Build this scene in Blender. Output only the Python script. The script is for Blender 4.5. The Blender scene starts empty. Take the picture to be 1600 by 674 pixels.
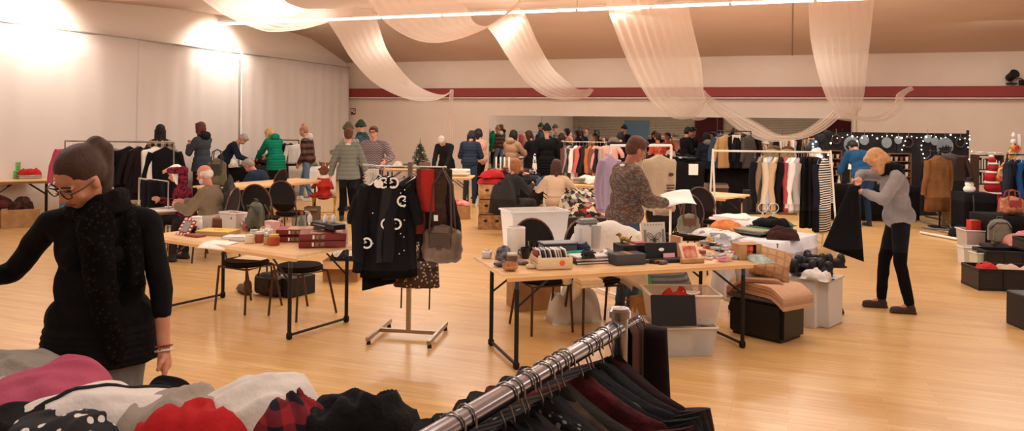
import bpy, bmesh, math, random
from mathutils import Vector, Matrix, noise, Euler
random.seed(7)
C = bpy.context.scene.collection
R = math.radians
TH = R(20); ROLL = 0.0125; FOC = 1200.0; CH = 1.85; HY = 192.5
F_ = Vector((-math.sin(TH), math.cos(TH), 0)); R0 = Vector((math.cos(TH), math.sin(TH), 0)); Z_ = Vector((0, 0, 1))
RT = R0*math.cos(ROLL)+Z_*math.sin(ROLL); UP = -R0*math.sin(ROLL)+Z_*math.cos(ROLL)
CAM = Vector((0, 0, CH))
def ray(px, py): return F_ + RT*((px-800)/FOC) - UP*((py-HY)/FOC)
def un(px, py, d): return CAM + ray(px, py)*d
def at(px, py, z=0.0):
    r = ray(px, py); return CAM + r*((z-CH)/r.z)
def dep(p): return (Vector(p)-CAM).dot(F_)
def vert(px, py, p):   # point at pixel column px,row py at the same depth as p
    return un(px, py, dep(p))
RS = 1.068; YB = 19.9*RS; XL = -12.55*RS; XR = 9.5; YF = -6.0
def rz_(z): return CH+(z-CH)*RS

# ---------------------------------------------------------------- materials
MC = {}
def col(c):
    if isinstance(c, str):
        c = c.lstrip('#'); v = [int(c[i:i+2], 16)/255 for i in (0, 2, 4)]
        return tuple((x/12.92 if x <= .04045 else ((x+.055)/1.055)**2.4) for x in v)+(1,)
    return tuple(c)+(1,)
def mat(c, rough=.7, metal=0, kind=None, c2=None, scale=8, bump=.0, alpha=1, emit=0, spec=.4, trans=0, c3=None, sheen=0, det=3):
    key = (c, rough, metal, kind, c2, scale, bump, alpha, emit, spec, trans, c3, sheen)
    if key in MC: return MC[key]
    m = bpy.data.materials.new('mat_%d' % len(MC)); m.use_nodes = True; MC[key] = m
    nt = m.node_tree; N = nt.nodes; L = nt.links; b = N['Principled BSDF']
    b.inputs['Base Color'].default_value = col(c); b.inputs['Roughness'].default_value = rough
    b.inputs['Metallic'].default_value = metal; b.inputs['Specular IOR Level'].default_value = spec
    b.inputs['Alpha'].default_value = alpha
    if trans: b.inputs['Transmission Weight'].default_value = trans
    if sheen: b.inputs['Sheen Weight'].default_value = sheen
    if emit: b.inputs['Emission Color'].default_value = col(c); b.inputs['Emission Strength'].default_value = emit
    tc = N.new('ShaderNodeTexCoord')
    def mix(fac, a, bb):
        x = N.new('ShaderNodeMix'); x.data_type = 'RGBA'
        if hasattr(fac, 'links'): L.new(fac, x.inputs[0])
        else: x.inputs[0].default_value = fac
        for s, v in ((6, a), (7, bb)):
            if hasattr(v, 'links'): L.new(v, x.inputs[s])
            else: x.inputs[s].default_value = v
        return x.outputs[2]
    def noi(sc, det=3, vec=None, rough=.55):
        x = N.new('ShaderNodeTexNoise'); x.inputs['Scale'].default_value = sc; x.inputs['Detail'].default_value = det
        x.inputs['Roughness'].default_value = rough
        L.new(vec or tc.outputs['Object'], x.inputs['Vector']); return x.outputs['Fac']
    def ramp(fac, a, bb, cst=False):
        x = N.new('ShaderNodeMapRange'); x.inputs[1].default_value = a; x.inputs[2].default_value = bb
        L.new(fac, x.inputs[0]); return x.outputs[0]
    def mapping(s):
        x = N.new('ShaderNodeMapping'); x.inputs['Scale'].default_value = s; L.new(tc.outputs['Object'], x.inputs[0]); return x.outputs[0]
    def wave(sc, axis, dist=0, vec=None, prof='SIN'):
        x = N.new('ShaderNodeTexWave'); x.bands_direction = axis; x.wave_profile = prof
        x.inputs['Scale'].default_value = sc; x.inputs['Distortion'].default_value = dist
        L.new(vec or tc.outputs['Object'], x.inputs['Vector']); return x.outputs['Fac']
    base = None
    if kind == 'mottle': base = mix(ramp(noi(scale), .38, .62), col(c), col(c2))
    elif kind == 'grain':
        base = mix(ramp(noi(1, 4, mapping((scale*.15, scale, scale))), .3, .7), col(c), col(c2))
    elif kind == 'stripe': base = mix(ramp(wave(scale, 'X'), .45, .55), col(c), col(c2))
    elif kind == 'zstripe': base = mix(ramp(wave(scale, 'Z'), .45, .55), col(c), col(c2))
    elif kind == 'plaid':
        a = mix(ramp(wave(scale, 'X'), .5, .6), col(c), col(c2))
        bz = mix(ramp(wave(scale, 'Z'), .5, .6), col(c3 or c), col(c2))
        base = mix(.5, a, bz)
    elif kind == 'grid':
        a = mix(ramp(wave(scale, 'X'), .8, .9), col(c), col(c2)); base = mix(ramp(wave(scale, 'Z'), .8, .9), a, col(c2))
    elif kind == 'zigzag':
        sx = N.new('ShaderNodeSeparateXYZ'); L.new(tc.outputs['Object'], sx.inputs[0])
        pp = N.new('ShaderNodeMath'); pp.operation = 'PINGPONG'; L.new(sx.outputs[0], pp.inputs[0]); pp.inputs[1].default_value = .035
        ad = N.new('ShaderNodeMath'); ad.operation = 'ADD'; L.new(sx.outputs[2], ad.inputs[0]); L.new(pp.outputs[0], ad.inputs[1])
        cb = N.new('ShaderNodeCombineXYZ'); L.new(ad.outputs[0], cb.inputs[2])
        base = mix(ramp(wave(scale, 'Z', 0, cb.outputs[0]), .4, .6), col(c), col(c2))
    elif kind == 'patch':   # multi coloured blocky knit
        v = N.new('ShaderNodeTexVoronoi'); v.inputs['Scale'].default_value = scale
        L.new(mapping((1, 1, 2.2)), v.inputs['Vector'])
        sp = N.new('ShaderNodeSeparateColor'); L.new(v.outputs['Color'], sp.inputs[0])
        a = mix(ramp(sp.outputs[0], .45, .55), col(c), col(c2)); base = mix(ramp(sp.outputs[1], .62, .68), a, col(c3))
    elif kind == 'dots':
        v = N.new('ShaderNodeTexVoronoi'); v.inputs['Scale'].default_value = scale
        L.new(tc.outputs['Object'], v.inputs['Vector']); base = mix(ramp(v.outputs['Distance'], .28, .32), col(c2), col(c))
    elif kind == 'multi':
        v = N.new('ShaderNodeTexVoronoi'); v.inputs['Scale'].default_value = scale
        L.new(tc.outputs['Object'], v.inputs['Vector'])
        hs = N.new('ShaderNodeSeparateColor'); L.new(v.outputs['Color'], hs.inputs[0])
        a = mix(ramp(hs.outputs[0], .3, .35), col(c), col(c2)); base = mix(ramp(hs.outputs[1], .6, .65), a, col(c3))
    if base is not None: L.new(base, b.inputs['Base Color'])
    if bump:
        bp = N.new('ShaderNodeBump'); bp.inputs['Strength'].default_value = bump; bp.inputs['Distance'].default_value = .02
        L.new(noi(scale*3, det), bp.inputs['Height']); L.new(bp.outputs[0], b.inputs['Normal'])
    return m
def cloth(c, **k):
    k.setdefault('rough', .9); k.setdefault('spec', .15); k.setdefault('bump', .5); k.setdefault('scale', 5)
    return mat(c, **k)
def lightf(c, f):  # scale hex colour
    c = c.lstrip('#'); return '#'+''.join('%02x' % max(0, min(255, int(int(c[i:i+2], 16)*f))) for i in (0, 2, 4))
BLACKM = mat('#141315', .55); STEEL = mat('#b9b4ae', .25, 1); DSTEEL = mat('#2b2a2b', .4, .6)
WHITEP = mat('#e9e2da', .4); PINE = mat('#e2bd8c', .5, kind='grain', c2='#d1a470', scale=30)
CARD = mat('#b58a5c', .85, kind='mottle', c2='#a67c50', scale=9); PAPER = mat('#f2efe8', .8)
SKIN = mat('#c98f72', .55, kind='mottle', c2='#bd8065', scale=12, spec=.3)
SKIND = mat('#a8694c', .5, kind='mottle', c2='#9a5f45', scale=12, spec=.3)

# ---------------------------------------------------------------- mesh collector
class MB:
    def __init__(s): s.bm = bmesh.new()
    def _t(s, vs, loc=(0,0,0), rot=None, M=None):
        m = Matrix.Translation(loc)
        if rot is not None: m = m @ Euler(rot).to_matrix().to_4x4()
        if M is not None: m = M @ m
        bmesh.ops.transform(s.bm, matrix=m, verts=vs); return s
    def box(s, c, size, rot=None, bev=0, M=None, seg=1):
        r = bmesh.ops.create_cube(s.bm, size=1); vs = r['verts']
        bmesh.ops.scale(s.bm, vec=size, verts=vs)
        if bev:
            es = list({e for v in vs for e in v.link_edges})
            r2 = bmesh.ops.bevel(s.bm, geom=es, offset=min(bev, min(size)*.45), segments=seg, affect='EDGES')
            vs = list({v for f in r2['faces'] for v in f.verts} | {v for v in vs if v.is_valid})
        return s._t(vs, c, rot, M)
    def cone(s, p0, p1, r0, r1=None, n=12, cap=True):
        p0 = Vector(p0); p1 = Vector(p1); r1 = r0 if r1 is None else r1; d = p1-p0
        if d.length < 1e-6: return s
        r = bmesh.ops.create_cone(s.bm, cap_ends=cap, segments=n, radius1=max(r0, 1e-4), radius2=max(r1, 1e-4), depth=d.length)
        q = d.to_track_quat('Z', 'Y').to_matrix().to_4x4()
        bmesh.ops.transform(s.bm, matrix=Matrix.Translation((p0+p1)/2) @ q, verts=r['verts']); return s
    def ell(s, c, rad, rot=None, sub=2, M=None):
        if not hasattr(rad, '__len__'): rad = (rad,)*3
        r = bmesh.ops.create_icosphere(s.bm, subdivisions=sub, radius=1)
        bmesh.ops.scale(s.bm, vec=rad, verts=r['verts']); return s._t(r['verts'], c, rot, M)
    def cap(s, p0, p1, r0, r1=None, sub=2):
        r1 = r0 if r1 is None else r1
        s.cone(p0, p1, r0, r1, 14); s.ell(p0, r0, sub=sub); s.ell(p1, r1, sub=sub); return s
    def tube(s, pts, r, n=8, closed=False, flat=1.0):
        pts = [Vector(p) for p in pts]; rings = []; N = len(pts)
        up = Vector((0, 0, 1)); prev = None
        for i, p in enumerate(pts):
            a = pts[(i-1) % N] if (closed or i > 0) else p; b = pts[(i+1) % N] if (closed or i < N-1) else p
            t = (b-a).normalized()
            if prev is None:
                u = t.cross(up)
                if u.length < 1e-3: u = t.cross(Vector((1, 0, 0)))
            else: u = prev - t*prev.dot(t)
            u.normalize(); prev = u; w = t.cross(u)
            rr = r[i] if hasattr(r, '__len__') else r
            rings.append([s.bm.verts.new(p+u*rr*math.cos(2*math.pi*k/n)+w*rr*flat*math.sin(2*math.pi*k/n)) for k in range(n)])
        for i in range(N-1+(1 if closed else 0)):
            A = rings[i]; B = rings[(i+1) % N]
            for k in range(n): s.bm.faces.new((A[k], A[(k+1) % n], B[(k+1) % n], B[k]))
        if not closed: s.bm.faces.new(rings[0][::-1]); s.bm.faces.new(rings[-1])
        return s
    def lathe(s, prof, c=(0, 0, 0), n=20, M=None):
        rings = []; vs = []
        for r, z in prof:
            ring = [s.bm.verts.new((max(r, 1e-4)*math.cos(2*math.pi*k/n), max(r, 1e-4)*math.sin(2*math.pi*k/n), z)) for k in range(n)]
            rings.append(ring); vs += ring
        for A, B in zip(rings, rings[1:]):
            for k in range(n): s.bm.faces.new((A[k], A[(k+1) % n], B[(k+1) % n], B[k]))
        s.bm.faces.new(rings[0][::-1]); s.bm.faces.new(rings[-1])
        return s._t(vs, c, None, M)
    def prism(s, poly, h, c=(0, 0, 0), rot=None, M=None):   # poly in XY extruded in Z
        a = [s.bm.verts.new((x, y, 0)) for x, y in poly]; b = [s.bm.verts.new((x, y, h)) for x, y in poly]
        s.bm.faces.new(a[::-1]); s.bm.faces.new(b); n = len(poly)
        for i in range(n): s.bm.faces.new((a[i], a[(i+1) % n], b[(i+1) % n], b[i]))
        return s._t(a+b, c, rot, M)
    def quad(s, a, b, c, d): s.bm.faces.new([s.bm.verts.new(v) for v in (a, b, c, d)]); return s
    def grid(s, fn, nu, nv, closeu=False):
        g = [[s.bm.verts.new(fn(i/(nu if closeu else nu-1), j/(nv-1))) for j in range(nv)] for i in range(nu)]
        for i in range(nu if closeu else nu-1):
            for j in range(nv-1):
                s.bm.faces.new((g[i][j], g[(i+1) % nu][j], g[(i+1) % nu][j+1], g[i][j+1]))
        return g
    def text(s, *a): pass
    def build(s, name, m, parent=None, smooth=True, ang=40, loc=None, rotz=None, solid=0):
        me = bpy.data.meshes.new(name)
        bmesh.ops.recalc_face_normals(s.bm, faces=s.bm.faces)
        if smooth:
            for f in s.bm.faces: f.smooth = True
            for e in s.bm.edges:
                if len(e.link_faces) == 2 and e.calc_face_angle(0) > R(ang): e.smooth = False
        s.bm.to_mesh(me); s.bm.free()
        o = bpy.data.objects.new(name, me); C.objects.link(o); me.materials.append(m)
        if parent is not None: o.parent = parent
        if loc is not None: o.location = loc
        if rotz is not None: o.rotation_euler.z = rotz
        if solid:
            md = o.modifiers.new('s', 'SOLIDIFY'); md.thickness = solid; md.offset = 0
        return o

USED = {}
def tag(o, label, cat, group=None, kind=None):
    o['label'] = label; o['category'] = cat
    if group: o['group'] = group
    if kind: o['kind'] = kind
    return o
def thing(name, label, cat, loc=(0, 0, 0), rotz=0.0, group=None):
    o = bpy.data.objects.new(name, None); C.objects.link(o); o.empty_display_size = .1
    o.location = loc; o.rotation_euler = (0, 0, rotz); return tag(o, label, cat, group)
def struct(o): o['kind'] = 'structure'; return o
def kids(o): return [x for x in bpy.data.objects if x.parent is o]
def dup(root, loc, rotz=None, label=None, group=None):
    r = root.copy(); C.objects.link(r); r.location = loc
    if rotz is not None: r.rotation_euler.z = rotz
    if label: r['label'] = label
    if group: r['group'] = group
    for ch in list(root.children):
        c = ch.copy(); C.objects.link(c); c.parent = r
        for g in list(ch.children):
            d = g.copy(); C.objects.link(d); d.parent = c
    return r
def frame_mesh(w, h, d, t):   # rectangular frame, in XZ, depth d
    return None

# ---- deferred voxel blobs -------------------------------------------------
BL = []
def blob(name, mb, vox, m, parent=None, sm=4, fold=0, fs=9, tagd=None, loc=None, rotz=None):
    o = mb.build(name, m, parent)
    if loc is not None: o.location = loc
    if rotz is not None: o.rotation_euler.z = rotz
    r = o.modifiers.new('r', 'REMESH'); r.mode = 'VOXEL'; r.voxel_size = vox
    if sm: s = o.modifiers.new('s', 'SMOOTH'); s.factor = .6; s.iterations = sm
    BL.append((o, fold, fs)); return o
def bake_blobs():
    dg = bpy.context.evaluated_depsgraph_get()
    for o, fold, fs in BL:
        me = bpy.data.meshes.new_from_object(o.evaluated_get(dg))
        o.modifiers.clear(); old = o.data; o.data = me
        if fold:
            nr = [v.normal.copy() for v in me.vertices]; off = Vector((hash(o.name) % 97, 3.1, 7.7))
            for v, n_ in zip(me.vertices, nr):
                p = v.co*fs; p = Vector((p.x, p.y, p.z*.55))+off
                f = 1-abs(noise.noise(p))*2
                v.co += n_*fold*(f-.6)
        me.polygons.foreach_set('use_smooth', [True]*len(me.polygons)); me.update()
def tapered(pts, n=12): pass
def rotx(a): return Matrix.Rotation(R(a), 3, 'X')
def roty(a): return Matrix.Rotation(R(a), 3, 'Y')
def rotzm(a): return Matrix.Rotation(R(a), 3, 'Z')
# ---------------------------------------------------------------- room
PROF = [(YB, rz_(3.61)), (18.1*RS, rz_(4.15)), (15.6*RS, rz_(4.33)), (13.2*RS, rz_(4.26)), (9.6*RS, rz_(4.0)), (YF, 4.0)]
def ceilz(y):
    for (a, za), (b, zb) in zip(PROF, PROF[1:]):
        if b <= y <= a: return za+(zb-za)*(a-y)/(a-b)
    return 3.8
# floor
def floor_mat():
    m = bpy.data.materials.new('strip_oak'); m.use_nodes = True; nt = m.node_tree; N = nt.nodes; L = nt.links; b = N['Principled BSDF']
    tc = N.new('ShaderNodeTexCoord'); br = N.new('ShaderNodeTexBrick'); L.new(tc.outputs['Object'], br.inputs['Vector'])
    br.offset = .37; br.inputs['Scale'].default_value = 1; br.inputs['Brick Width'].default_value = .95; br.inputs['Row Height'].default_value = .07
    br.inputs['Mortar Size'].default_value = .0012; br.inputs['Color1'].default_value = col('#dbb276'); br.inputs['Color2'].default_value = col('#cc9e61')
    br.inputs['Mortar'].default_value = col('#b08050'); br.inputs['Bias'].default_value = -.15
    mp = N.new('ShaderNodeMapping'); mp.inputs['Scale'].default_value = (1.2, 26, 1); L.new(tc.outputs['Object'], mp.inputs[0])
    n = N.new('ShaderNodeTexNoise'); n.inputs['Scale'].default_value = 2.2; n.inputs['Detail'].default_value = 5; L.new(mp.outputs[0], n.inputs['Vector'])
    mx = N.new('ShaderNodeMix'); mx.data_type = 'RGBA'; mx.blend_type = 'MULTIPLY'; mx.inputs[0].default_value = .38
    L.new(br.outputs['Color'], mx.inputs[6])
    cr = N.new('ShaderNodeValToRGB'); cr.color_ramp.elements[0].color = (.45, .38, .3, 1); cr.color_ramp.elements[0].position = .3; cr.color_ramp.elements[1].position = .65
    L.new(n.outputs['Fac'], cr.inputs[0]); L.new(cr.outputs[0], mx.inputs[7]); L.new(mx.outputs[2], b.inputs['Base Color'])
    b.inputs['Roughness'].default_value = .3; b.inputs['Specular IOR Level'].default_value = .5
    b.inputs['Coat Weight'].default_value = .12; b.inputs['Coat Roughness'].default_value = .12
    bp = N.new('ShaderNodeBump'); bp.inputs['Strength'].default_value = .12; bp.inputs['Distance'].default_value = .004
    L.new(br.outputs['Fac'], bp.inputs['Height']); bp.invert = True; L.new(bp.outputs[0], b.inputs['Normal'])
    return m
m = MB(); m.box(((XL+XR)/2, (YB+YF)/2, -.05), (XR-XL+.4, YB-YF+.4, .1)); struct(m.build('floor', floor_mat(), smooth=False))
WALLM = mat('#dccabb', .85, kind='mottle', c2='#d9c6b6', scale=1.5)
LWALL = mat('#e6dad0', .85)
m = MB(); m.box(((XL+XR)/2, YB+.1, 2.2), (XR-XL+.4, .2, 4.6)); struct(m.build('wall_back', WALLM))
m = MB(); m.box((XL-.1, (YB+YF)/2, 2.2), (.2, YB-YF, 4.6)); struct(m.build('wall_left', LWALL))
m = MB(); m.box((XR+.1, (YB+YF)/2, 2.2), (.2, YB-YF, 4.6)); struct(m.build('wall_right', WALLM))
# wall behind the camera: horizontal slatted blinds, dark red curtains, blue door (seen in the mirror)
m = MB(); m.box(((XL+XR)/2, YF-.1, 2.2), (XR-XL+.4, .2, 4.6))
struct(m.build('wall_front', mat('#cbbfae', .8, kind='zstripe', c2='#6d6457', scale=3.2)))
m = MB()
for (y0, z0), (y1, z1) in zip(PROF, PROF[1:]):
    m.quad((XL-.2, y0, z0), (XR+.2, y0, z0), (XR+.2, y1, z1), (XL-.2, y1, z1))
bmesh.ops.remove_doubles(m.bm, verts=m.bm.verts, dist=.001)
struct(m.build('ceiling', mat('#f0d6c6', .85, kind='mottle', c2='#ecd2c1', scale=.6), ang=80, solid=.04))
# ceiling seam batten
xs = un(1238, 80, 17).x
p = at(1238, 85, 3.62); xs = p.x
m = MB()
for (y0, z0), (y1, z1) in zip(PROF, PROF[1:3]): m.cone((xs, y0, z0-.025), (xs, y1, z1-.025), .014, n=6)
struct(m.build('trim_1', mat('#a48671', .8)))
# dark red beam on the back wall, broken like the photo by nothing
REDM = mat('#8a2f2a', .5, kind='grain', c2='#7d2926', scale=3)
m = MB(); m.box(((XL+XR)/2+.0, YB-.09, rz_(2.69)), (XR-XL-.02, .18, .26), bev=.01); struct(m.build('trim_2', REDM))
m = MB(); m.box(((XL+XR)/2+.0, YB-.11, rz_(2.545)), (XR-XL-.02, .05, .035), bev=.005); struct(m.build('trim_3', WHITEP))
for nm, c, s in (('baseboard_back', ((XL+XR)/2, YB-.01, .04), (XR-XL, .02, .08)), ('baseboard_right', (XR-.01, (YB+YF)/2, .04), (.02, YB-YF, .08)), ('baseboard_left', (XL+.01, (YB+YF)/2, .04), (.02, YB-YF, .08))):
    m = MB(); m.box(c, s); struct(m.build(nm, mat('#c9b8a8', .6)))
# mirror on back wall
xm0 = at(765, 250, 1.2).x
def xw(px, y=YB):   # world x on plane Y=y for pixel column px
    r = ray(px, HY); return CAM.x + r.x/r.y*y
xm0 = xw(765); xm1 = xw(1330)
mt = thing('wall_mirror', 'long frameless wall mirror along the back wall', 'mirror', (xm0, YB-.03, 0))
npan = 6; W = (xm1-xm0)/npan
for i in range(npan):
    m = MB(); m.box(((i+.5)*W, 0, 1.17), (W-.012, .02, 1.80)); m.build('mirror_panel', mat('#e9e6e2', .02, 1), mt, smooth=False)
m = MB(); m.box((npan*W/2, .018, 1.17), (npan*W, .012, 1.8)); m.build('backing_board', mat('#8c8580', .7), mt)
# front wall items (reflected)
DR = mat('#4a1219', .9, kind='stripe', c2='#3a0d14', scale=5)
def wavecurtain(name, p0, p1, z0, z1, amp, wl, mt_, label, cat, parent=None, nz=6, seed=0, solid=.004):
    p0 = Vector((p0[0], p0[1], 0)); p1 = Vector((p1[0], p1[1], 0)); d = p1-p0; Ln = d.length; d.normalize(); nrm = Vector((-d.y, d.x, 0))
    nu = max(12, int(Ln/wl*10)); m = MB()
    def fn(u, v):
        s = u*Ln
        w = noise.noise(Vector((s*.35, seed, 0)))
        a = amp*(.45+.9*abs(noise.noise(Vector((s*.8, seed+5, 0)))))
        ph = s/wl*2*math.pi+w*5+noise.noise(Vector((s*2, v*1.2, seed)))*1.2
        q = p0+d*s+nrm*(a*math.sin(ph)*(.55+.45*(1-v)) + .03*noise.noise(Vector((s, v*2, seed+9))))
        return (q.x, q.y, z0+(z1-z0)*v)
    m.grid(fn, nu, nz); o = m.build(name, mt_, parent, ang=180, solid=solid)
    if label: tag(o, label, cat)
    return o
def sheer(c, tr=.35, tl=.5):
    m = bpy.data.materials.new('sheer'); m.use_nodes = True; N = m.node_tree.nodes; L = m.node_tree.links
    b = N['Principled BSDF']; b.inputs['Base Color'].default_value = col(c); b.inputs['Roughness'].default_value = .8; b.inputs['Specular IOR Level'].default_value = .2
    t = N.new('ShaderNodeBsdfTranslucent'); t.inputs[0].default_value = col(c); tp = N.new('ShaderNodeBsdfTransparent')
    a = N.new('ShaderNodeMixShader'); a.inputs[0].default_value = tl; L.new(b.outputs[0], a.inputs[1]); L.new(t.outputs[0], a.inputs[2])
    c2 = N.new('ShaderNodeMixShader'); c2.inputs[0].default_value = tr; L.new(a.outputs[0], c2.inputs[1]); L.new(tp.outputs[0], c2.inputs[2])
    L.new(c2.outputs[0], N['Material Output'].inputs[0]); return m
xd = [(-6.2, -4.7), (1.2, 2.9)]
wavecurtain('curtain', (-5.6, YF+.15), (-3.9, YF+.15), .05, 2.9, .05, .22, DR, 'dark red curtain beside the slatted blinds, reflected in the mirror', 'curtain', seed=2)
wavecurtain('curtain', (1.9, YF+.15), (4.2, YF+.15), .05, 2.9, .05, .22, DR, 'dark red curtain reflected at the right end of the mirror', 'curtain', seed=3)
m = MB(); m.box((-9.2, YF+.03, 1.05), (1.6, .06, 2.1), bev=.01); d1 = struct(m.build('door_1', mat('#5d7f99', .5)))
m = MB(); m.cone((-8.6, YF+.06, 1.05), (-8.6, YF+.11, 1.05), .012); m.cone((-8.6, YF+.11, 1.05), (-8.72, YF+.11, 1.05), .011); m.build('door_handle', STEEL, d1)
# left wall white drapes
DRM = sheer('#efe6e0', .04, .3)
def yw(px):   # world y on left wall for pixel column
    r = ray(px, HY); return r.y/r.x*(XL+.25)
segs = [(-2.0, yw(-60)), (yw(-60), yw(213)), (yw(213), yw(372)), (yw(376), YB-.25)]
names = ['white floor length wall drape at the far left edge, nearest the table', 'white wall drape behind the table with green crates',
         'white wall drape behind the woman with long black hair and plaid shirt', 'white wall drape in the back left corner, behind the green coat']
for i, (a, b) in enumerate(segs):
    wavecurtain('wall_drape', (XL+.25+.02*(i % 2), a), (XL+.25+.02*(i % 2), b), .03, rz_(3.42), .014 if i < 2 else .022, .6 if i < 2 else .45, DRM, names[i], 'curtain', seed=i*3.3, nz=8)
m = MB(); m.cone((XL+.27, -2, rz_(3.43)), (XL+.27, YB-.2, rz_(3.43)), .015, n=8); m.build('curtain_rail', mat('#a49a92', .5)); tag(bpy.data.objects['curtain_rail'], 'thin grey rail carrying the white wall drapes', 'curtain rail')
m = MB(); m.cone((XL+.30, yw(374), .02), (XL+.30, yw(374), rz_(3.45)), .022, n=8); tag(m.build('drape_post', mat('#f4efe9', .5)), 'thin white upright post between two wall drapes', 'post')

# ridge light truss
pa = un(338, 26, 1); 
YT = 14.45*RS
tr = thing('ceiling_light_truss', 'white truss with bright tube lamps along the ceiling ridge', 'ceiling light', (0, YT, 0))
m = MB()
zt = rz_(4.07)
m.box(((xw(338, YT)+5)/2, 0, zt+.05), (5-xw(338, YT), .06, .05)); m.build('truss_beam', WHITEP, tr)
x0 = xw(338, YT); n = 12; st = (5-x0)/n
for i in range(n):
    m = MB(); m.cone((x0+i*st+.03, 0, zt), (x0+(i+1)*st-.03, 0, zt), .028, n=10); m.build('tube_lamp', mat('#fff1dc', .5, emit=9), tr)
for i in range(0, n+1, 2): m = MB(); m.cone((x0+i*st+.01, 0, zt+.07), (x0+i*st+.01, 0, rz_(4.3)), .008, n=6); m.build('suspension_rod', STEEL, tr)

# drapes hanging from the ceiling: stations = (left px,py ; right px,py ; depth)
SW = sheer('#f3e2d4', .38, .5)
def swag(label, st, nf=7, amp=.05, seed=0):
    m = MB(); n = len(st); P = []
    for (ax, ay, bx, by, d) in st:
        d *= RS
        if isinstance(d, tuple): P.append((un(ax, ay, d[0]), un(bx, by, d[1])))
        else: P.append((un(ax, ay, d), un(bx, by, d)))
    def cr(a, b, c, d, t): return .5*((2*b)+(-a+c)*t+(2*a-5*b+4*c-d)*t*t+(-a+3*b-3*c+d)*t**3)
    def pt(k, v):
        x = v*(n-1); i = min(int(x), n-2); t = x-i
        g = lambda j: P[max(0, min(n-1, j))][k]
        return cr(g(i-1), g(i), g(i+1), g(i+2), t)
    def fn(u, v):
        a = pt(0, v); b = pt(1, v); p = a.lerp(b, u)
        w = (b-a).length; am = min(amp, w*.22)
        ph = u*nf*2*math.pi+2.2*noise.noise(Vector((u*3, v*2.5, seed)))
        off = am*math.sin(ph)*(.5+.8*abs(noise.noise(Vector((u*4, v*1.5, seed+4)))))
        off *= .55; q = p - F_*(off) + Vector((0, 0, 1))*off*.35
        return q
    m.grid(fn, nf*11, n*9)
    return tag(m.build('ceiling_swag', SW, ang=180), label, 'drape')
swag('sheer white swag drooping below the truss at the upper left', [(262,-40,470,-60,12.2),(345,20,440,-8,13),(398,44,470,12,13.7),(428,50,505,14,13.9),(480,44,540,14,14.2),(540,26,556,10,14.6),(556,18,562,8,15)], 7, .05, 1)
swag('narrow sheer swag falling from the truss to the left tie on the red beam', [(512,34,560,14,14.8),(528,58,585,24,15.4),(552,96,606,80,16.4),(590,134,640,124,17.8),(640,156,668,142,19),(680,157,694,148,19.8),(703,146,708,139,20.3)], 6, .06, 2)
swag('thin sheer tail hanging straight down from the left tie on the red beam', [(703,140,709,140,20.4),(701,165,708,165,20.4),(699,200,709,200,20.4),(700,238,708,238,20.4)], 3, .03, 12)
swag('broad bright sheer swag across the upper middle below the truss', [(560,-34,730,-60,12.8),(580,8,712,-8,13.2),(610,42,730,14,13.8),(655,64,742,36,14),(700,65,765,40,14.1),(755,46,790,24,14.3),(798,18,812,0,14.6),(812,10,816,2,15)], 9, .06, 3)
swag('sheer swag falling from the middle of the truss to the red beam', [(762,44,806,6,14.9),(776,62,822,26,15.4),(796,94,840,66,16.2),(822,128,862,104,17.4),(852,150,882,124,18.4),(886,157,900,138,19.2),(917,152,914,140,19.7),(928,140,922,138,20)], 6, .06, 4)
swag('widest sheer drape, falling from the ceiling just left of the long looping swag', [(930,-50,1080,-50,13.6),(945,0,1074,-2,14.3),(966,60,1084,50,15.2),(990,115,1096,100,16.2),(1018,160,1100,146,17.2),(1052,185,1102,158,17.8),(1088,182,1103,150,18.2),(1104,154,1102,141,18.6)], 9, .07, 5)
swag('long thin sheer swag looping below the red beam to the right', [(1096,141,1101,141,18.6),(1104,160,1112,152,18.5),(1130,184,1142,172,18.2),(1160,208,1176,190,17.9),(1195,221,1214,211,17.6),(1245,219,1250,208,17.3),(1284,206,1278,192,17.1),(1312,184,1300,172,17)], 4, .05, 6)
swag('wide sheer drape falling from the ceiling on the right', [(1256,-50,1372,-50,13.4),(1262,0,1366,0,14),(1266,60,1360,60,14.9),(1278,112,1354,112,15.8),(1294,158,1350,150,16.6),(1312,180,1346,165,17),(1330,183,1345,172,17.1)], 7, .06, 7)
swag('short sheer swag rising to the right end tie on the wall', [(1316,172,1312,184,17.1),(1345,182,1350,190,17),(1378,178,1384,190,16.9),(1396,162,1408,172,16.8),(1402,146,1414,150,16.8),(1424,134,1428,140,16.9)], 4, .05, 8)
# spot lamps and black speaker/brackets on the beam
for i, (px, py) in enumerate(((632, 132), (1580, 127))):
    x = xw(px, YB-.15); s = thing('stage_spotlight', ['small black spotlight standing on the red beam near the left swag', 'black spotlight with clamp on the red beam at the far right'][i], 'spotlight', (x, YB-.14, rz_(2.815)+.01), R(20 if i else -30))
    k = .8+.5*i
    m = MB(); m.box((0, 0, .03*k), (.16*k, .1*k, .03*k), bev=.01); m.cone((0, 0, .03), (0, 0, .12*k), .015); m.build('bracket', BLACKM, s)
    m = MB(); m.lathe([(.045*k, -.1*k), (.07*k, -.08*k), (.075*k, .06*k), (.085*k, .1*k)], M=Matrix.Translation((0, 0, .17*k)) @ Euler((R(65), 0, 0)).to_matrix().to_4x4()); m.build('lamp_housing', BLACKM, s)
    if i:
        m = MB(); m.box((.28, 0, .07), (.2, .08, .12), bev=.02); m.tube([(.1, 0, .15), (.2, .02, .18), (.3, 0, .12)], .01); m.build('clamp', BLACKM, s)
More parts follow.
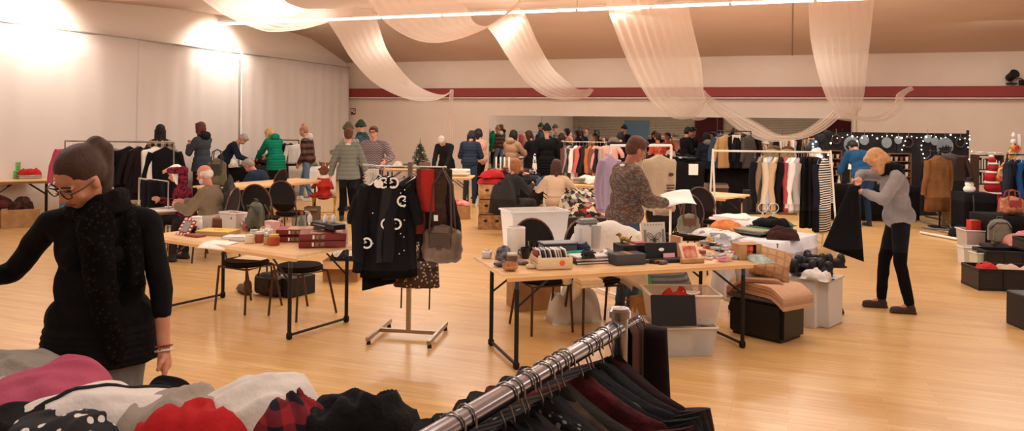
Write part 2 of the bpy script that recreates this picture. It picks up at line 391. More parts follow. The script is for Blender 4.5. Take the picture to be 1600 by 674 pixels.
# small emergency sign
m = MB(); m.box((0, 0, 0), (.17, .02, .2), bev=.004)
sg = thing('fire_sign', 'small red square sign on the back wall near the left corner', 'sign', (xw(552), YB-.012, rz_(2.14)))
m.build('sign_plate', mat('#7d3a2e', .5), sg)
m = MB(); m.box((-.035, -.012, .03), (.04, .004, .09)); m.box((.04, -.012, -.02), (.05, .004, .05)); m.box((.04, -.012, .055), (.03, .004, .04)); m.build('sign_symbol', PAPER, sg)
# right part of wall: light vertical panel
m = MB(); m.box((xw(1335), YB-.03, 1.5), (.05, .06, 2.0)); struct(m.build('trim_4', mat('#d2c4b5', .7)))

# ---------------------------------------------------------------- lights
def area(loc, size, pw, c=(1, .82, .62), rot=(0, 0, 0), sy=None, spread=None):
    l = bpy.data.lights.new('area', 'AREA'); l.energy = pw; l.color = c; l.size = size; l.shape = 'DISK'
    if sy: l.shape = 'RECTANGLE'; l.size_y = sy
    if spread: l.spread = R(spread)
    o = bpy.data.objects.new('light', l); o.location = loc; o.rotation_euler = rot; C.objects.link(o); return o
WARM = (1, .95, .88)
for x in (-9.5, -5, -.5, 4.5):
    for y in (-2, 3.0, 8.0, 12.2, 18.6):
        area((x, y, ceilz(y)-.12), 2.2, 50, WARM)
area((-2.5, 15.4, 4.1), 13, 230, (1, .93, .84), sy=.15)
area((-2.5, 10, .6), 14, 380, (1, .88, .8), rot=(R(180), 0, 0), sy=12)   # added upward fill lamp, imitates bounce off the pale floor
for px, yy, pw in ((30, yw(60), 150), (345, yw(345), 130)):
    l = bpy.data.lights.new('spot', 'SPOT'); l.energy = pw*1.1; l.color = (1, .93, .84); l.spot_size = R(130); l.spot_blend = .6; l.shadow_soft_size = .08
    o = bpy.data.objects.new('wall_wash', l); o.location = (XL+.85, yy, rz_(3.8)); C.objects.link(o)
    o.rotation_euler = (Vector((XL, yy, rz_(3.2)))-Vector(o.location)).to_track_quat('-Z', 'Y').to_euler()
w = bpy.data.worlds.new('w'); bpy.context.scene.world = w; w.use_nodes = True
w.node_tree.nodes['Background'].inputs[0].default_value = (1, .9, .82, 1); w.node_tree.nodes['Background'].inputs[1].default_value = .25
sc = bpy.context.scene
sc.view_settings.view_transform = 'Standard'; sc.view_settings.look = 'None'; sc.view_settings.exposure = .26
cd = bpy.data.cameras.new('cam'); cam = bpy.data.objects.new('camera', cd); C.objects.link(cam); sc.camera = cam
cd.sensor_width = 36; cd.lens = 27; cd.shift_y = -(337-HY)/1600; cd.clip_end = 200; cd.clip_start = .05
M = Matrix((RT, UP, -F_)).transposed().to_4x4(); M.translation = CAM; cam.matrix_world = M
# ---------------------------------------------------------------- people
def ik(a, t, l1, l2, pole):
    a = Vector(a); t = Vector(t); d = t-a; L = min(d.length, (l1+l2)*.995)
    t = a+d.normalized()*L; x = (l1*l1-l2*l2+L*L)/(2*L); h = math.sqrt(max(l1*l1-x*x, 0)); n = d.normalized()
    p = Vector(pole); p = (p-n*p.dot(n)).normalized(); return a+n*x+p*h, t
def fingers(mb, w, d, palm, k, curl=25, grip=False, side=1):
    """palm at w, pointing along d, palm facing vector palm; five fingers."""
    d = Vector(d).normalized(); pn = Vector(palm); pn = (pn-d*pn.dot(d)).normalized(); s = d.cross(pn)*side
    mb.cap(w, w+d*.05*k, .024*k, .03*k)
    mb.ell(w+d*.06*k, (.036*k, .036*k, .024*k)) if False else None
    for i, (o, ln, r) in enumerate(((-.03, .068, .0085), (-.01, .078, .009), (.011, .073, .0088), (.03, .058, .0078))):
        base = w+d*.085*k+s*o*k; mb.cap(w+d*.02*k+s*o*.6*k, base, .014*k, .0115*k)
        c1 = R(curl*(1.0 if not grip else 2.6)); q = base; dd = d.copy()
        for j, f in enumerate((.45, .32, .23)):
            ax = s; dd = (Matrix.Rotation(-side*c1*(.8 if j == 0 else .9)*(1), 3, ax) @ dd)
            if dd.dot(pn) < -.2 and j == 0: dd = (Matrix.Rotation(side*c1*1.6, 3, ax) @ d)
            e = q+dd*ln*f*k; mb.cap(q, e, r*k*(1-.12*j), r*k*(.9-.12*j), sub=1); q = e
    t0 = w+d*.02*k-s*.028*k; t1 = t0+(d*.5-s*.75+pn*.35).normalized()*.04*k; t2 = t1+(d*.85-s*.1+pn*.4).normalized()*.032*k
    mb.cap(t0, t1, .013*k, .011*k, sub=1); mb.cap(t1, t2, .011*k, .009*k, sub=1)
TOPD = dict(bulk=1.0)
def person(label, loc, facing, H=1.7, lean=0, side=0, hp=0, hy=0, hr=0, lh=(-.25, .1, .85), rh=(.25, .1, .85), lpole=(-.6, -.8, -.3), rpole=(.6, -.8, -.3),
           feet=((-.11, 0), (.11, .02)), sit=None, top='#333333', topm=None, bulk=1.0, hem=None, flare=1.0, trou='#1a1a1c', trm=None, hair='short', hairc='#3a2a20',
           skin=None, shoes='#222022', sleeve=1.0, cuff=None, collar=None, hood=None, glasses=None, scarf=None, near=False, vox=None, puff=0, female=True, group=None,
           twist=0, grip=(False, False), handd=(None, None), fold=.006, beard=None, extra=None, wide=1.0, hidehand=(False, False), kneepole=(0, 1, 0)):
    k = H/1.70; skin = skin or SKIN; vox = vox or (.0075 if near else .0115)
    rt = thing('person', label, 'person', loc, TH+R(facing), group)
    V = Vector; S = lambda p: V(p)*k
    pz = .93 if sit is None else sit/k
    pel = S((0, 0, pz)); Rm = rotzm(twist) @ rotx(-lean) @ roty(side)
    def B(x, y, z): return pel+Rm @ (V((x, y, z))*k)
    sw = (.165 if female else .185)*wide
    chest = B(0, 0, .34); neck = B(0, .0, .50); sh = {-1: B(-sw, 0, .428), 1: B(sw, 0, .428)}
    Rh = Rm @ rotzm(hy) @ rotx(-hp) @ roty(hr)
    hc = neck+Rh @ (V((0, .025, .165))*k)
    def Hd(x, y, z): return hc+Rh @ (V((x, y, z))*k)
    hq = Rh.to_euler()
    hands = {-1: lh, 1: rh}; poles = {-1: lpole, 1: rpole}
    el = {}; wr = {}
    for s in (-1, 1): el[s], wr[s] = ik(sh[s], S(hands[s]), .285*k, .255*k, poles[s])
    hip = {s: pel+rotzm(twist) @ (V((s*.088, 0, -.02))*k) for s in (-1, 1)}
    kn = {}; an = {}
    for s, f in zip((-1, 1), feet):
        kn[s], an[s] = ik(hip[s], S((f[0], f[1], .085 if len(f) < 3 else f[2])), .42*k, .415*k, kneepole)
    # body
    b = MB()
    b.cap(neck-Rm @ V((0, 0, .06*k)), Hd(0, -.02, -.05), .052*k, .05*k)
    b.ell(Hd(0, -.012, .035), S((.073, .093, .085)), hq, 3); b.ell(Hd(0, .012, -.035), S((.062, .076, .075)), hq, 3); b.ell(Hd(0, .045, -.082), S((.036, .034, .026)), hq)
    b.cap(Hd(0, .082, .0), Hd(0, .105, -.03), .008*k, .0145*k, sub=1)
    b.ell(Hd(0, .098, -.0345), S((.019, .011, .009)), hq)
    b.ell(Hd(0, .078, -.06), S((.024, .011, .0065)), hq); b.ell(Hd(0, .077, -.07), S((.02, .01, .0065)), hq)
    for s in (-1, 1):
        b.ell(Hd(s*.074, -.008, -.012), S((.010, .02, .031)), hq)
        b.ell(Hd(s*.031, .072, .02), S((.022, .014, .007)), hq)
        b.ell(Hd(s*.04, .058, -.03), S((.022, .02, .018)), hq)
    b.ell(chest, S((sw*.82, .085, .15)), Rm.to_euler(), 3); b.ell(B(0, 0, .12), S((.11, .08, .15)), Rm.to_euler()); b.ell(pel, S((.13, .095, .11)), Rm.to_euler())
    b.cap(B(-.1, 0, .42), B(.1, 0, .42), .05*k)
    for s in (-1, 1):
        b.cap(chest, sh[s], .055*k, .04*k); b.cap(sh[s], el[s], .04*k, .035*k); b.cap(el[s], wr[s], .036*k, .024*k)
        if not hidehand[0 if s < 0 else 1]:
            i = 0 if s < 0 else 1
            d = V(handd[i]) if handd[i] else (wr[s]-el[s])
            fingers(b, wr[s], d, V((-s, .25, 0)) if not grip[i] else V((-s*.4, .1, -.8)), k*1.0, 20, grip[i], side=1)
        b.cap(pel, hip[s], .08*k, .07*k); b.cap(hip[s], kn[s], .07*k, .048*k); b.cap(kn[s], an[s], .047*k, .032*k)
        b.cap(an[s], an[s]+S((0, .12, -.05)), .03*k, .022*k)
    blob('body', b, vox, skin, rt, 3)
    # eyes
    if near or glasses or not hair in ('back',):
        e = MB(); 
        for s in (-1, 1):
            b2 = MB(); b2.ell(Hd(s*.031, .0805, .009), S((.0125, .006, .0045)), hq); b2.build('eye', mat('#2a1c16', .3), rt)
            b2 = MB(); b2.tube([Hd(s*.014, .090, .031), Hd(s*.03, .090, .037), Hd(s*.048, .077, .030)], .0035*k, 5); b2.build('eyebrow', mat(lightf(hairc, .7), .9), rt)
        e.bm.free()
        b2 = MB(); b2.tube([Hd(-.023, .0815, -.064), Hd(-.008, .09, -.0625), Hd(.008, .09, -.0625), Hd(.023, .0815, -.064)], .0042*k, 6); b2.build('lips', mat('#8e4a40', .5), rt)
    # trousers
    tm = trm or cloth(trou); t = MB()
    t.ell(pel+Rm @ V((0, -.012*k, -.0)), S((.162*wide, .122, .105)), Rm.to_euler(), 3)
    for s in (-1, 1):
        t.cap(hip[s], kn[s], .092*k*wide, .062*k, sub=2); t.cap(kn[s], an[s]+(kn[s]-an[s])*.06, .062*k, .05*k)
    blob('trousers', t, vox*1.1, tm, rt, 3, fold*.8, 11)
    for s in (-1, 1):
        h = MB(); a = an[s]; f = a+S((0, .15, -.052)); f.z = max(f.z, .03*k)
        h.cap(V((a.x, a.y-.02*k, max(a.z-.045*k, .035*k))), f, .04*k, .033*k); h.cap(a, V((a.x, a.y-.01, a.z-.04*k)), .045*k, .042*k)
        h.box((a.x, a.y+.06*k, max(a.z-.075*k, .012)), (.078*k, .25*k, .02), bev=.008)
        blob('shoe', h, vox, mat(shoes, .6), rt, 2)
    # top
    bk = bulk; m_ = topm or cloth(top); g = MB(); e_ = Rm.to_euler()
    g.ell(B(0, .0, .33), S((sw*.98*bk**.5, .118*bk, .17)), e_, 3); bm_ = max(bk, 1.1); g.ell(B(0, 0, .16), S((.148*wide*bm_**.5, .115*bm_, .18)), e_, 3); g.ell(B(0, -.006, .03), S((.178*wide*bm_**.5, .138*bm_, .14)), e_, 3)
    g.cap(B(-sw*.45, -.005, .465), B(sw*.45, -.005, .465), .055*k)
    if female: 
        for s in (-1, 1): g.ell(B(s*.07, .075, .30), S((.065, .06, .065)), e_)
    for s in (-1, 1):
        g.cap(chest, sh[s], .09*k, .06*k*bk); g.cap(B(s*.03, 0, .475), sh[s], .05*k, .058*k*bk); 
        w_ = el[s].lerp(wr[s], .93) if sleeve >= 1 else el[s].lerp(wr[s], .93*sleeve)
        g.cap(sh[s], el[s], .060*k*bk, .051*k*bk); g.cap(el[s], w_, .053*k*bk, .041*k*bk)
    if hem is not None:
        if sit is None:
            top_ = B(0, 0, 0); hz = V((top_.x*.8, top_.y*.8, hem*k)); M4 = None
            nseg = 6
            for i in range(nseg):
                f0 = i/nseg; f1 = (i+1)/nseg; a = top_.lerp(hz, f0); c = top_.lerp(hz, f1); bh = max(bk, 1.12); w1 = (.182+.02*f1*flare)*k*wide*bh**.5
                g.ell((a+c)/2, (w1, .145*k*bh*(1+.08*f1*flare), (top_-hz).length/nseg*1.1), None, 3)
    if puff:
        pass
    tp = blob('jacket' if bk > 1.08 else 'sweater', g, vox*1.1, m_, rt, 3, fold if not puff else fold*.5, 10)
    if puff:
        tp['puff'] = puff
    # collar, hood, scarf
    if collar:
        c_ = MB(); c_.tube([neck+Rm @ (V((.068*math.cos(a), .06*math.sin(a)+.005, -.015+.0*math.sin(a)))*k) for a in [i*math.pi/6 for i in range(12)]], .02*k, 8, True)
        blob('collar', c_, .009, cloth(collar), rt, 2)
    if hood:
        c_ = MB(); c_.ell(neck+Rm @ (V((0, -.085, .02))*k), S((.11, .075, .085)), e_, 3); c_.tube([neck+Rm @ (V((.09*math.cos(a), .085*math.sin(a)-.015, .01-.03*math.sin(a)))*k) for a in [i*math.pi/6 for i in range(12)]], .033*k, 8, True)
        blob('hood', c_, .011, cloth(hood), rt, 3, .004)
    if scarf:
        c_ = MB()
        for j in range(2): c_.tube([neck+Rm @ (V(((.082+.012*j)*math.cos(a), (.078+.01*j)*math.sin(a)+.012, .028-.045*j+.01*math.cos(a*2+j)))*k) for a in [i*math.pi/8 for i in range(16)]], .036*k, 8, True)
        blob('scarf', c_, .011, cloth(scarf, bump=.9), rt, 2, .008, 22)
    if beard:
        c_ = MB(); c_.ell(Hd(0, .045, -.085), S((.05, .046, .04)), hq); c_.ell(Hd(0, .03, -.06), S((.064, .05, .04)), hq); blob('beard', c_, .009, cloth(beard), rt, 2)
    # hair
    hm = mat(hairc, .6, kind='grain', c2=lightf(hairc, 1.22), scale=45, bump=.25, spec=.3); h = MB()
    if hair in ('beanie', 'cap'):
        h.ell(Hd(0, -.018, .055), S((.093, .107, .085)), hq, 3); h.ell(Hd(0, -.03, .11), S((.06, .07, .06)), hq)
        h.tube([Hd(.094*math.cos(a), .104*math.sin(a)-.018, .035+.02*math.sin(a)) for a in [i*math.pi/8 for i in range(16)]], .017*k, 8, True)
    else:
        if hair == 'bald':
            h.ell(Hd(0, -.045, .0), S((.083, .07, .07)), hq, 3)
            for s in (-1, 1): h.ell(Hd(s*.068, -.01, .01), S((.018, .045, .04)), hq)
        elif hair in ('pony', 'bun'):
            h.ell(Hd(0, -.024, .05), S((.081, .098, .084)), hq, 3); h.ell(Hd(0, -.045, .01), S((.074, .075, .075)), hq, 3)
        else:
            h.ell(Hd(0, -.024, .045), S((.087, .098, .088)), hq, 3); h.ell(Hd(0, -.045, .0), S((.081, .075, .085)), hq, 3)
            h.ell(Hd(0, .04, .09), S((.062, .05, .032)), hq)
            for s in (-1, 1): h.ell(Hd(s*.066, .0, .045), S((.018, .055, .042)), hq)
        dn = Rh.inverted() @ V((0, 0, -1)) 
        if hair in ('bob', 'long', 'longer'):
            L_ = {'bob': .13, 'long': .25, 'longer': .36}[hair]
            for s in (-1, 0, 1):
                p0 = Hd(s*.062, -.035-.02*(s == 0), .0); p1 = p0+V((0, 0, -L_*k))+Rm @ V((s*.012, -.02 if hair != 'bob' else 0, 0)); h.cap(p0, p1, .045*k, .035*k)
                if s and hair == 'bob': h.cap(Hd(s*.078, .015, .03), Hd(s*.08, .015, -.03)+V((0, 0, -.045*k)), .02*k, .022*k)
            h.ell(Hd(0, -.05, -.03), S((.088, .06, .08)), hq)
        if hair == 'bun': h.ell(Hd(0, -.045, .145), S((.038, .038, .036)), hq)
        if hair == 'pony':
            h.ell(Hd(0, -.10, .07), S((.026, .026, .026)), hq)
            pts = [Hd(0, -.10, .075), Hd(0, -.130, .075), Hd(0, -.150, .03)]; 
            q = pts[-1]; pts += [q+V((0, 0, -.1*k))-Rm @ V((0, .0, 0)), q+V((0, 0, -.2*k))+Rm @ V((0, .01, 0)), q+V((0, 0, -.30*k))+Rm @ V((0, .03, 0))]
            for a, c, r0, r1 in zip(pts, pts[1:], (.03, .036, .04, .04, .032), (.036, .04, .04, .032, .012)): h.cap(a, c, r0*k, r1*k)
    blob('beanie' if hair == 'beanie' else 'hair', h, .009 if near else .011, hm if hair not in ('beanie',) else cloth(hairc), rt, 2, .0016 if near else .003, 30)
    if glasses:
        gl = MB()
        for s in (-1, 1):
            gl.tube([Hd(s*.034+.027*math.cos(a), .103-.006*abs(math.cos(a)), .010+.02*math.sin(a)) for a in [i*math.pi/8 for i in range(16)]], .0028*k, 6, True)
            gl.tube([Hd(s*.061, .098, .014), Hd(s*.078, .05, .012), Hd(s*.078, -.005, .008)], .0026*k, 6)
        gl.tube([Hd(-.009, .106, .012), Hd(0, .109, .015), Hd(.009, .106, .012)], .0026*k, 6)
        gl.build('glasses', mat(glasses, .3), rt)
    return dict(root=rt, k=k, Hd=Hd, B=B, el=el, wr=wr, sh=sh, kn=kn, an=an, neck=neck, Rm=Rm, Rh=Rh, S=S)
# ---------------------------------------------------------------- furniture
def folding_table(label, cx, cy, rz, L, D, h=.73, group=None, topm=None, legs=True, braces=True, cat='table'):
    t = thing('folding_table', label, cat, (cx, cy, 0), rz, group)
    m = MB(); m.box((0, 0, h-.014), (L, D, .028), bev=.006); m.build('tabletop', topm or PINE, t)
    m = MB()
    m.box((0, D/2-.06, h-.045), (L-.12, .03, .04)); m.box((0, -D/2+.06, h-.045), (L-.12, .03, .04)); m.build('apron_rail', mat('#c99d68', .6), t)
    for sx in (-1, 1):
        x = sx*(L/2-.14)
        for sy in (-1, 1):
            m = MB(); m.cone((x, sy*(D/2-.07), .03), (x, sy*(D/2-.07), h-.03), .017, n=10); l = m.build('leg', BLACKM, t)
            f = MB(); f.box((x, sy*(D/2-.07), .03), (.045, .05, .06), bev=.012); f.build('rubber_foot', mat('#0d0d0d', .8), l)
        m = MB(); m.cone((x, -D/2+.07, .035), (x, D/2-.07, .035), .012, n=8); m.build('foot_bar', BLACKM, t)
        if braces:
            for sy in (-1, 1):
                m = MB(); m.cone((x, sy*(D/2-.09), h*.62), (x-sx*.32, sy*(D/2-.12), h-.035), .009, n=8); m.build('brace', BLACKM, t)
    return t
def T4(px0, py0, px1, py1, z=.73):   # near edge endpoints -> (mid, angle, length)
    a = at(px0, py0, z); b = at(px1, py1, z); d = b-a; return a, b, math.atan2(d.y, d.x), d.length
def near_edge_table(label, e, D, z=.73, **k):
    a, b, ang, L = T4(*e, z); n = Vector((-math.sin(ang), math.cos(ang), 0)); c = (a+b)/2+n*D/2
    t = folding_table(label, c.x, c.y, ang, L, D, z, **k); t['L'] = L; return t
def L2W(t, x, y, z): return Matrix.Rotation(t.rotation_euler.z, 3, 'Z') @ Vector((x, y, z))+Vector(t.location)
CHF = mat('#231d1b', .9, kind='dots', c2='#191413', scale=60, bump=.3, spec=.1); CHS = mat('#5a4238', .35, .7)
def chair(label, loc, rz, group=None, frame=CHS, back=True):
    """seat front toward local +Y, back at -Y"""
    t = thing('stacking_chair', label, 'chair', loc, rz, group)
    m = MB(); m.prism([(.2*math.cos(a)*(1.1 if abs(math.cos(a)) > .7 else 1.02), .2*math.sin(a)*1.08) for a in [i*math.pi/14 for i in range(28)]], .05, (0, 0, .43)); 
    bmesh.ops.bevel(m.bm, geom=[e for e in m.bm.edges if len(e.link_faces) == 2 and e.calc_face_angle(0) > .8], offset=.016, segments=2, affect='EDGES'); m.build('seat', CHF, t)
    if not back:
        t.name = 'padded_stool'; t['category'] = 'stool'
    Mb = Matrix.Translation((0, -.235, .72)) @ Euler((R(12), 0, 0)).to_matrix().to_4x4()
    if back: m = MB(); m.ell((0, 0, 0), (.205, .028, .235), sub=3, M=Mb); m.build('backrest', CHF, t, ang=80)
    if back: m = MB(); m.tube([Mb @ Vector((.213*math.cos(a), 0, .243*math.sin(a))) for a in [i*math.pi/14 for i in range(28)]], .0115, 8, True); m.build('back_rim', frame, t)
    for s in (-1, 1):
        m = MB(); m.tube([(s*.2, .2, 0), (s*.185, .17, .42)], .0115); m.build('leg', frame, t)
        m = MB(); m.tube([(s*.21, -.27, 0), (s*.19, -.17, .42), (s*.2, -.19, .5), (s*.19, -.225, .66)][:None if back else 2], .0115); m.build('leg', frame, t)
    m = MB(); m.tube([(-.185, .17, .42), (-.185, -.17, .42), (.185, -.17, .42), (.185, .17, .42)], .0105, 8, True); m.build('seat_frame', frame, t)
    return t
def crate_holes(): pass
def carton(label, loc, rz, size, m_=None, open_=False, cat='box', name='cardboard_box', holes=False, group=None, lidc=None):
    w, d, h = size; t = thing(name, label, cat, loc, rz, group); m_ = m_ or CARD; m = MB(); th = .006
    if open_:
        m.box((0, 0, th/2), (w, d, th)); m.box((0, d/2, h/2), (w, th, h)); m.box((0, -d/2, h/2), (w, th, h)); m.box((w/2, 0, h/2), (th, d, h)); m.box((-w/2, 0, h/2), (th, d, h))
        m.build('box_body', m_, t)
        for s in (-1, 1):
            f = MB(); f.box((0, 0, 0), (w*.96, d*.42, .004), M=Matrix.Translation((0, s*(d/2+d*.17), h+.04*s*0-.04)) @ Euler((-s*R(28), 0, 0)).to_matrix().to_4x4()); f.build('flap', m_, t)
    else:
        m.box((0, 0, h/2), size, bev=.004); m.build('box_body', m_, t)
        f = MB(); f.box((0, 0, h+.001), (.05, d*1.0, .002)); f.build('tape_strip', mat('#9c7748', .4), t)
    if holes:
        f = MB()
        for s in (-1, 1):
            f.prism([(.035*math.cos(a)+s*w*.22, .02*math.sin(a)) for a in [i*math.pi/6 for i in range(12)]], .004, (0, -d/2-.002, h*.6), rot=(R(90), 0, 0))
        f.build('hand_holes', mat('#2a1e14', .9), t)
    return t
def clearbox(label, loc, rz, size, cat='storage box', m_=None, name='plastic_storage_box', lid=False, group=None, rim=True):
    w, d, h = size; m_ = m_ or mat('#e6e0da', .3, alpha=.42, spec=.5)
    t = thing(name, label, cat, loc, rz, group); k = .88; m = MB(); th = .004
    def rect(f, z): return [Vector((sx*w/2*f, sy*d/2*f, z)) for sx, sy in ((-1,-1),(1,-1),(1,1),(-1,1))]
    A = [m.bm.verts.new(v) for v in rect(k, 0)]; B = [m.bm.verts.new(v) for v in rect(1, h)]; B2 = [m.bm.verts.new(v) for v in rect(.975, h)]; A2 = [m.bm.verts.new(v) for v in rect(k*.975, th)]
    for i in range(4):
        j = (i+1) % 4
        m.bm.faces.new((A[i], A[j], B[j], B[i])); m.bm.faces.new((B[i], B[j], B2[j], B2[i])); m.bm.faces.new((B2[i], B2[j], A2[j], A2[i]))
    m.bm.faces.new(A[::-1]); m.bm.faces.new(A2)
    m.build('box_body', m_, t, smooth=False)
    if rim:
        m = MB(); rr = rect(1.03, h-.008); r2 = rect(1.03, h)
        for i in range(4):
            a = rr[i]; b = rr[(i+1) % 4]; c = (a+b)/2; dd = b-a
            m.box(c, (abs(dd.x)+.014 if abs(dd.x) > .01 else .014, abs(dd.y)+.014 if abs(dd.y) > .01 else .014, .016), bev=.004)
        m.build('rim', mat('#eee8e2', .35, alpha=.85), t)
    if lid:
        m = MB(); m.box((0, 0, h+.012), (w*1.05, d*1.05, .02), bev=.008); m.build('lid', mat('#2c2c30', .5), t)
    return t
def fold_stack(label, loc, rz, w, d, cols, name='folded_clothing', cat='clothing', th=.022, seed=1, group=None):
    """folded garment: layered soft slab with rounded front fold"""
    t = thing(name, label, cat, loc, rz, group); rnd = random.Random(seed); z = 0
    for i, c in enumerate(cols):
        ww = w*rnd.uniform(.88, 1.05); dd = d*rnd.uniform(.88, 1.03); m = MB(); ox = rnd.uniform(-.03, .03); oy = rnd.uniform(-.02, .02)
        def fn(u, v):
            a = 2*math.pi*v; sx = (u-.5)*ww
            cy = math.cos(a); sy = math.sin(a)
            x = sx; y = oy+dd/2*max(-1, min(1, cy*1.25)); zz = z+th/2+th*.5*max(-1, min(1, sy*1.6))+.008*noise.noise(Vector((sx*9, y*9, i+seed*3.1)))*(1 if sy > 0 else .2)
            e = 1-.25*abs(u-.5)**6*64*.3; return (x+ox, y*e, max(zz, z*.98))
        g = m.grid(fn, 10, 25); 
        for k_ in (0, 9): 
            try: m.bm.faces.new(g[k_][:-1])
            except Exception: pass
        m.build('folded_layer' if len(cols) > 1 else 'fabric', cloth(c), t, ang=60); z += th*.96
    return t
def heap(label, loc, rz, size, m_, seed=0, name='crumpled_garment', cat='clothing', rough=1.0, group=None, parts=None, n=34):
    w, d, h = size; mb = MB(); sd = Vector((seed*3.7, seed*1.3, seed*.7)); rnd = random.Random(seed); an = rnd.uniform(0, 3.14); ca, sa = math.cos(an), math.sin(an); big = max(w, d)
    def fn(u, v):
        x = (u-.5)*2; y = (v-.5)*2; th = math.atan2(y, x)
        lim = 1+.14*noise.noise(Vector((math.cos(th)*1.3, math.sin(th)*1.3, seed)))
        r = (abs(x)**2.6+abs(y)**2.6)**(1/2.6); e = max(0, 1-(r/1.0)**3)
        X = x*w/2; Y = y*d/2; a_ = X*ca+Y*sa; b_ = -X*sa+Y*ca
        wv = .05*noise.noise(Vector((a_*6, b_*6, seed)))
        n1 = noise.noise(Vector(((a_+wv)*2.6/(big+.25), (b_+wv)*7.5/(big+.25), seed*1.7))); n2 = noise.noise(Vector(((a_+b_)*5+seed, (a_-b_)*2.4, seed*.9)))
        f = math.exp(-(n1*4.5)**2); f2 = math.exp(-(n2*5)**2)
        lo = noise.noise(Vector((X*2.4+seed, Y*2.4, 2)))
        z = h*(e**.5)*(.64+.24*f*rough+.12*f2*rough+.25*lo)
        kx = lim
        return (X*kx, Y*kx, max(z, .005*(e > 0)))
    mb.grid(fn, n, n)
    o = mb.build(name, m_, None, ang=180, solid=.006, loc=loc, rotz=rz); tag(o, label, cat, group); return o
def hanger_mesh(m, w=.40, z=0):   # hook top at z=0
    m.tube([(0, 0, -.085), (0, 0, -.04), (.018, 0, -.022), (.016, 0, .004), (0, 0, .012), (-.016, 0, .004), (-.02, 0, -.012)], .0022, 6)
    m.tube([(-w/2, 0, -.17), (0, 0, -.085), (w/2, 0, -.17)], .004, 6)
def garment(label, loc, rz, w=.42, L=.7, kind='coat', m_=None, depth=.09, sleeve=.55, seed=0, name=None, cat='clothing', group=None, hanger=True, spread=.12, collar=None, hc='#b9b4ae', flare=1.1, armw=.055):
    """hangs from loc (rail top); width along local X"""
    name = name or {'coat': 'hanging_coat', 'shirt': 'hanging_shirt', 'vest': 'hanging_vest', 'trousers': 'hanging_trousers', 'dress': 'hanging_dress', 'skirt': 'hanging_skirt', 'scarf': 'hanging_scarf'}[kind]
    t = thing(name, label, cat, loc, rz, group); m_ = m_ or cloth('#222'); sd = seed*2.31
    if hanger:
        m = MB(); hanger_mesh(m, w*.86); m.build('hanger', mat(hc, .3, .8), t)
    z0 = -.075 if hanger else -.01; m = MB()
    if kind in ('coat', 'shirt', 'vest', 'dress'):
        def fn(u, v):
            a = 2*math.pi*u; z = -L*v
            if v < .16: f = v/.16; hw = .05+(w/2-.05)*min(1, f*1.35)**.62
            else: hw = w/2*(1-.06*math.sin((v-.16)*3)) * (1+(flare-1)*(v-.16))
            dp = depth/2*(.55+.45*min(1, v*5))*(1+(flare-1)*v)
            cr = .16*noise.noise(Vector((math.cos(a)*2.2, math.sin(a)*1.5, v*1.2+sd))) + .07*math.sin(a*9+sd+2*noise.noise(Vector((v*3, sd, 0))))*min(1, v*2)
            return (hw*math.cos(a)*(1+cr*.3), dp*math.sin(a)*(1+cr*1.6), z0+z-(.03*abs(math.cos(a)) if v < .05 else 0)+.012*noise.noise(Vector((a, sd, 9)))*(v > .9))
        g = m.grid(fn, 44, 22, True)
        m.bm.faces.new([g[i][0] for i in range(44)]); m.bm.faces.new([g[i][-1] for i in range(44)][::-1])
        o = m.build('body_fabric', m_, t, ang=180)
        if kind != 'vest':
            for s in (-1, 1):
                a = Vector((s*(w/2-.02), 0, z0-L*.07-.03)); pts = []; n = 9
                for i in range(n):
                    f = i/(n-1); pts.append(a+Vector((s*(spread*math.sin(f*1.5)), .02*math.sin(f*5+sd), -sleeve*f)))
                q = MB(); q.tube(pts, [armw*(1.05-.28*i/(n-1))*(1+.07*math.sin(i*2.1+sd)) for i in range(n)], 14); q.build('sleeve', m_, t, ang=70)
        if collar:
            q = MB(); q.tube([(.06*math.cos(b), .035*math.sin(b), z0-.005-.02*math.sin(b)) for b in [i*math.pi/6 for i in range(12)]], .02, 8, True); q.build('collar', cloth(collar), t)
    elif kind in ('trousers', 'skirt', 'scarf'):
        w2 = w
        def fn(u, v):
            a = 2*math.pi*u; z = -L*v
            hw = w2/2*(1+(flare-1)*v); dp = depth/2
            cr = .12*math.sin(a*(5 if kind != 'skirt' else 11)+sd)+.15*noise.noise(Vector((math.cos(a)*2, math.sin(a)*2, v*1.5+sd)))
            return (hw*math.cos(a)*(1+cr*.25), dp*math.sin(a)*(1+cr), z0+z)
        g = m.grid(fn, 36, 16, True); m.bm.faces.new([g[i][0] for i in range(36)]); m.bm.faces.new([g[i][-1] for i in range(36)][::-1])
        m.build('body_fabric', m_, t, ang=180)
    return t
def book(label, loc, rz, size, c, group=None, cat='book', name='book', pages=True):
    w, d, h = size; t = thing(name, label, cat, loc, rz, group); m = MB()
    m.box((0, 0, .0015), (w, d, .003)); m.box((0, 0, h-.0015), (w, d, .003)); m.box((-w/2+.0015, 0, h/2), (.003, d, h)); m.build('cover', mat(c, .5), t)
    m = MB(); m.box((.002, 0, h/2), (w-.008, d-.006, h-.006)); m.build('pages', PAPER, t); return t
def bottle(label, loc, h, r, c, capc='#c8322c', name='bottle', cat='bottle', alpha=1.0, group=None, lab=None):
    t = thing(name, label, cat, loc, 0, group); m = MB()
    m.lathe([(r*.9, 0), (r, h*.04), (r, h*.58), (r*.45, h*.78), (r*.33, h*.86), (r*.33, h*.93)], n=16); m.build('bottle_body', mat(c, .25, alpha=alpha), t)
    m = MB(); m.lathe([(r*.4, h*.92), (r*.4, h)], n=14); m.build('cap', mat(capc, .4), t)
    if lab:
        m = MB(); m.lathe([(r*1.01, h*.2), (r*1.01, h*.5)], n=16); m.build('paper_label', mat(lab, .7), t)
    return t
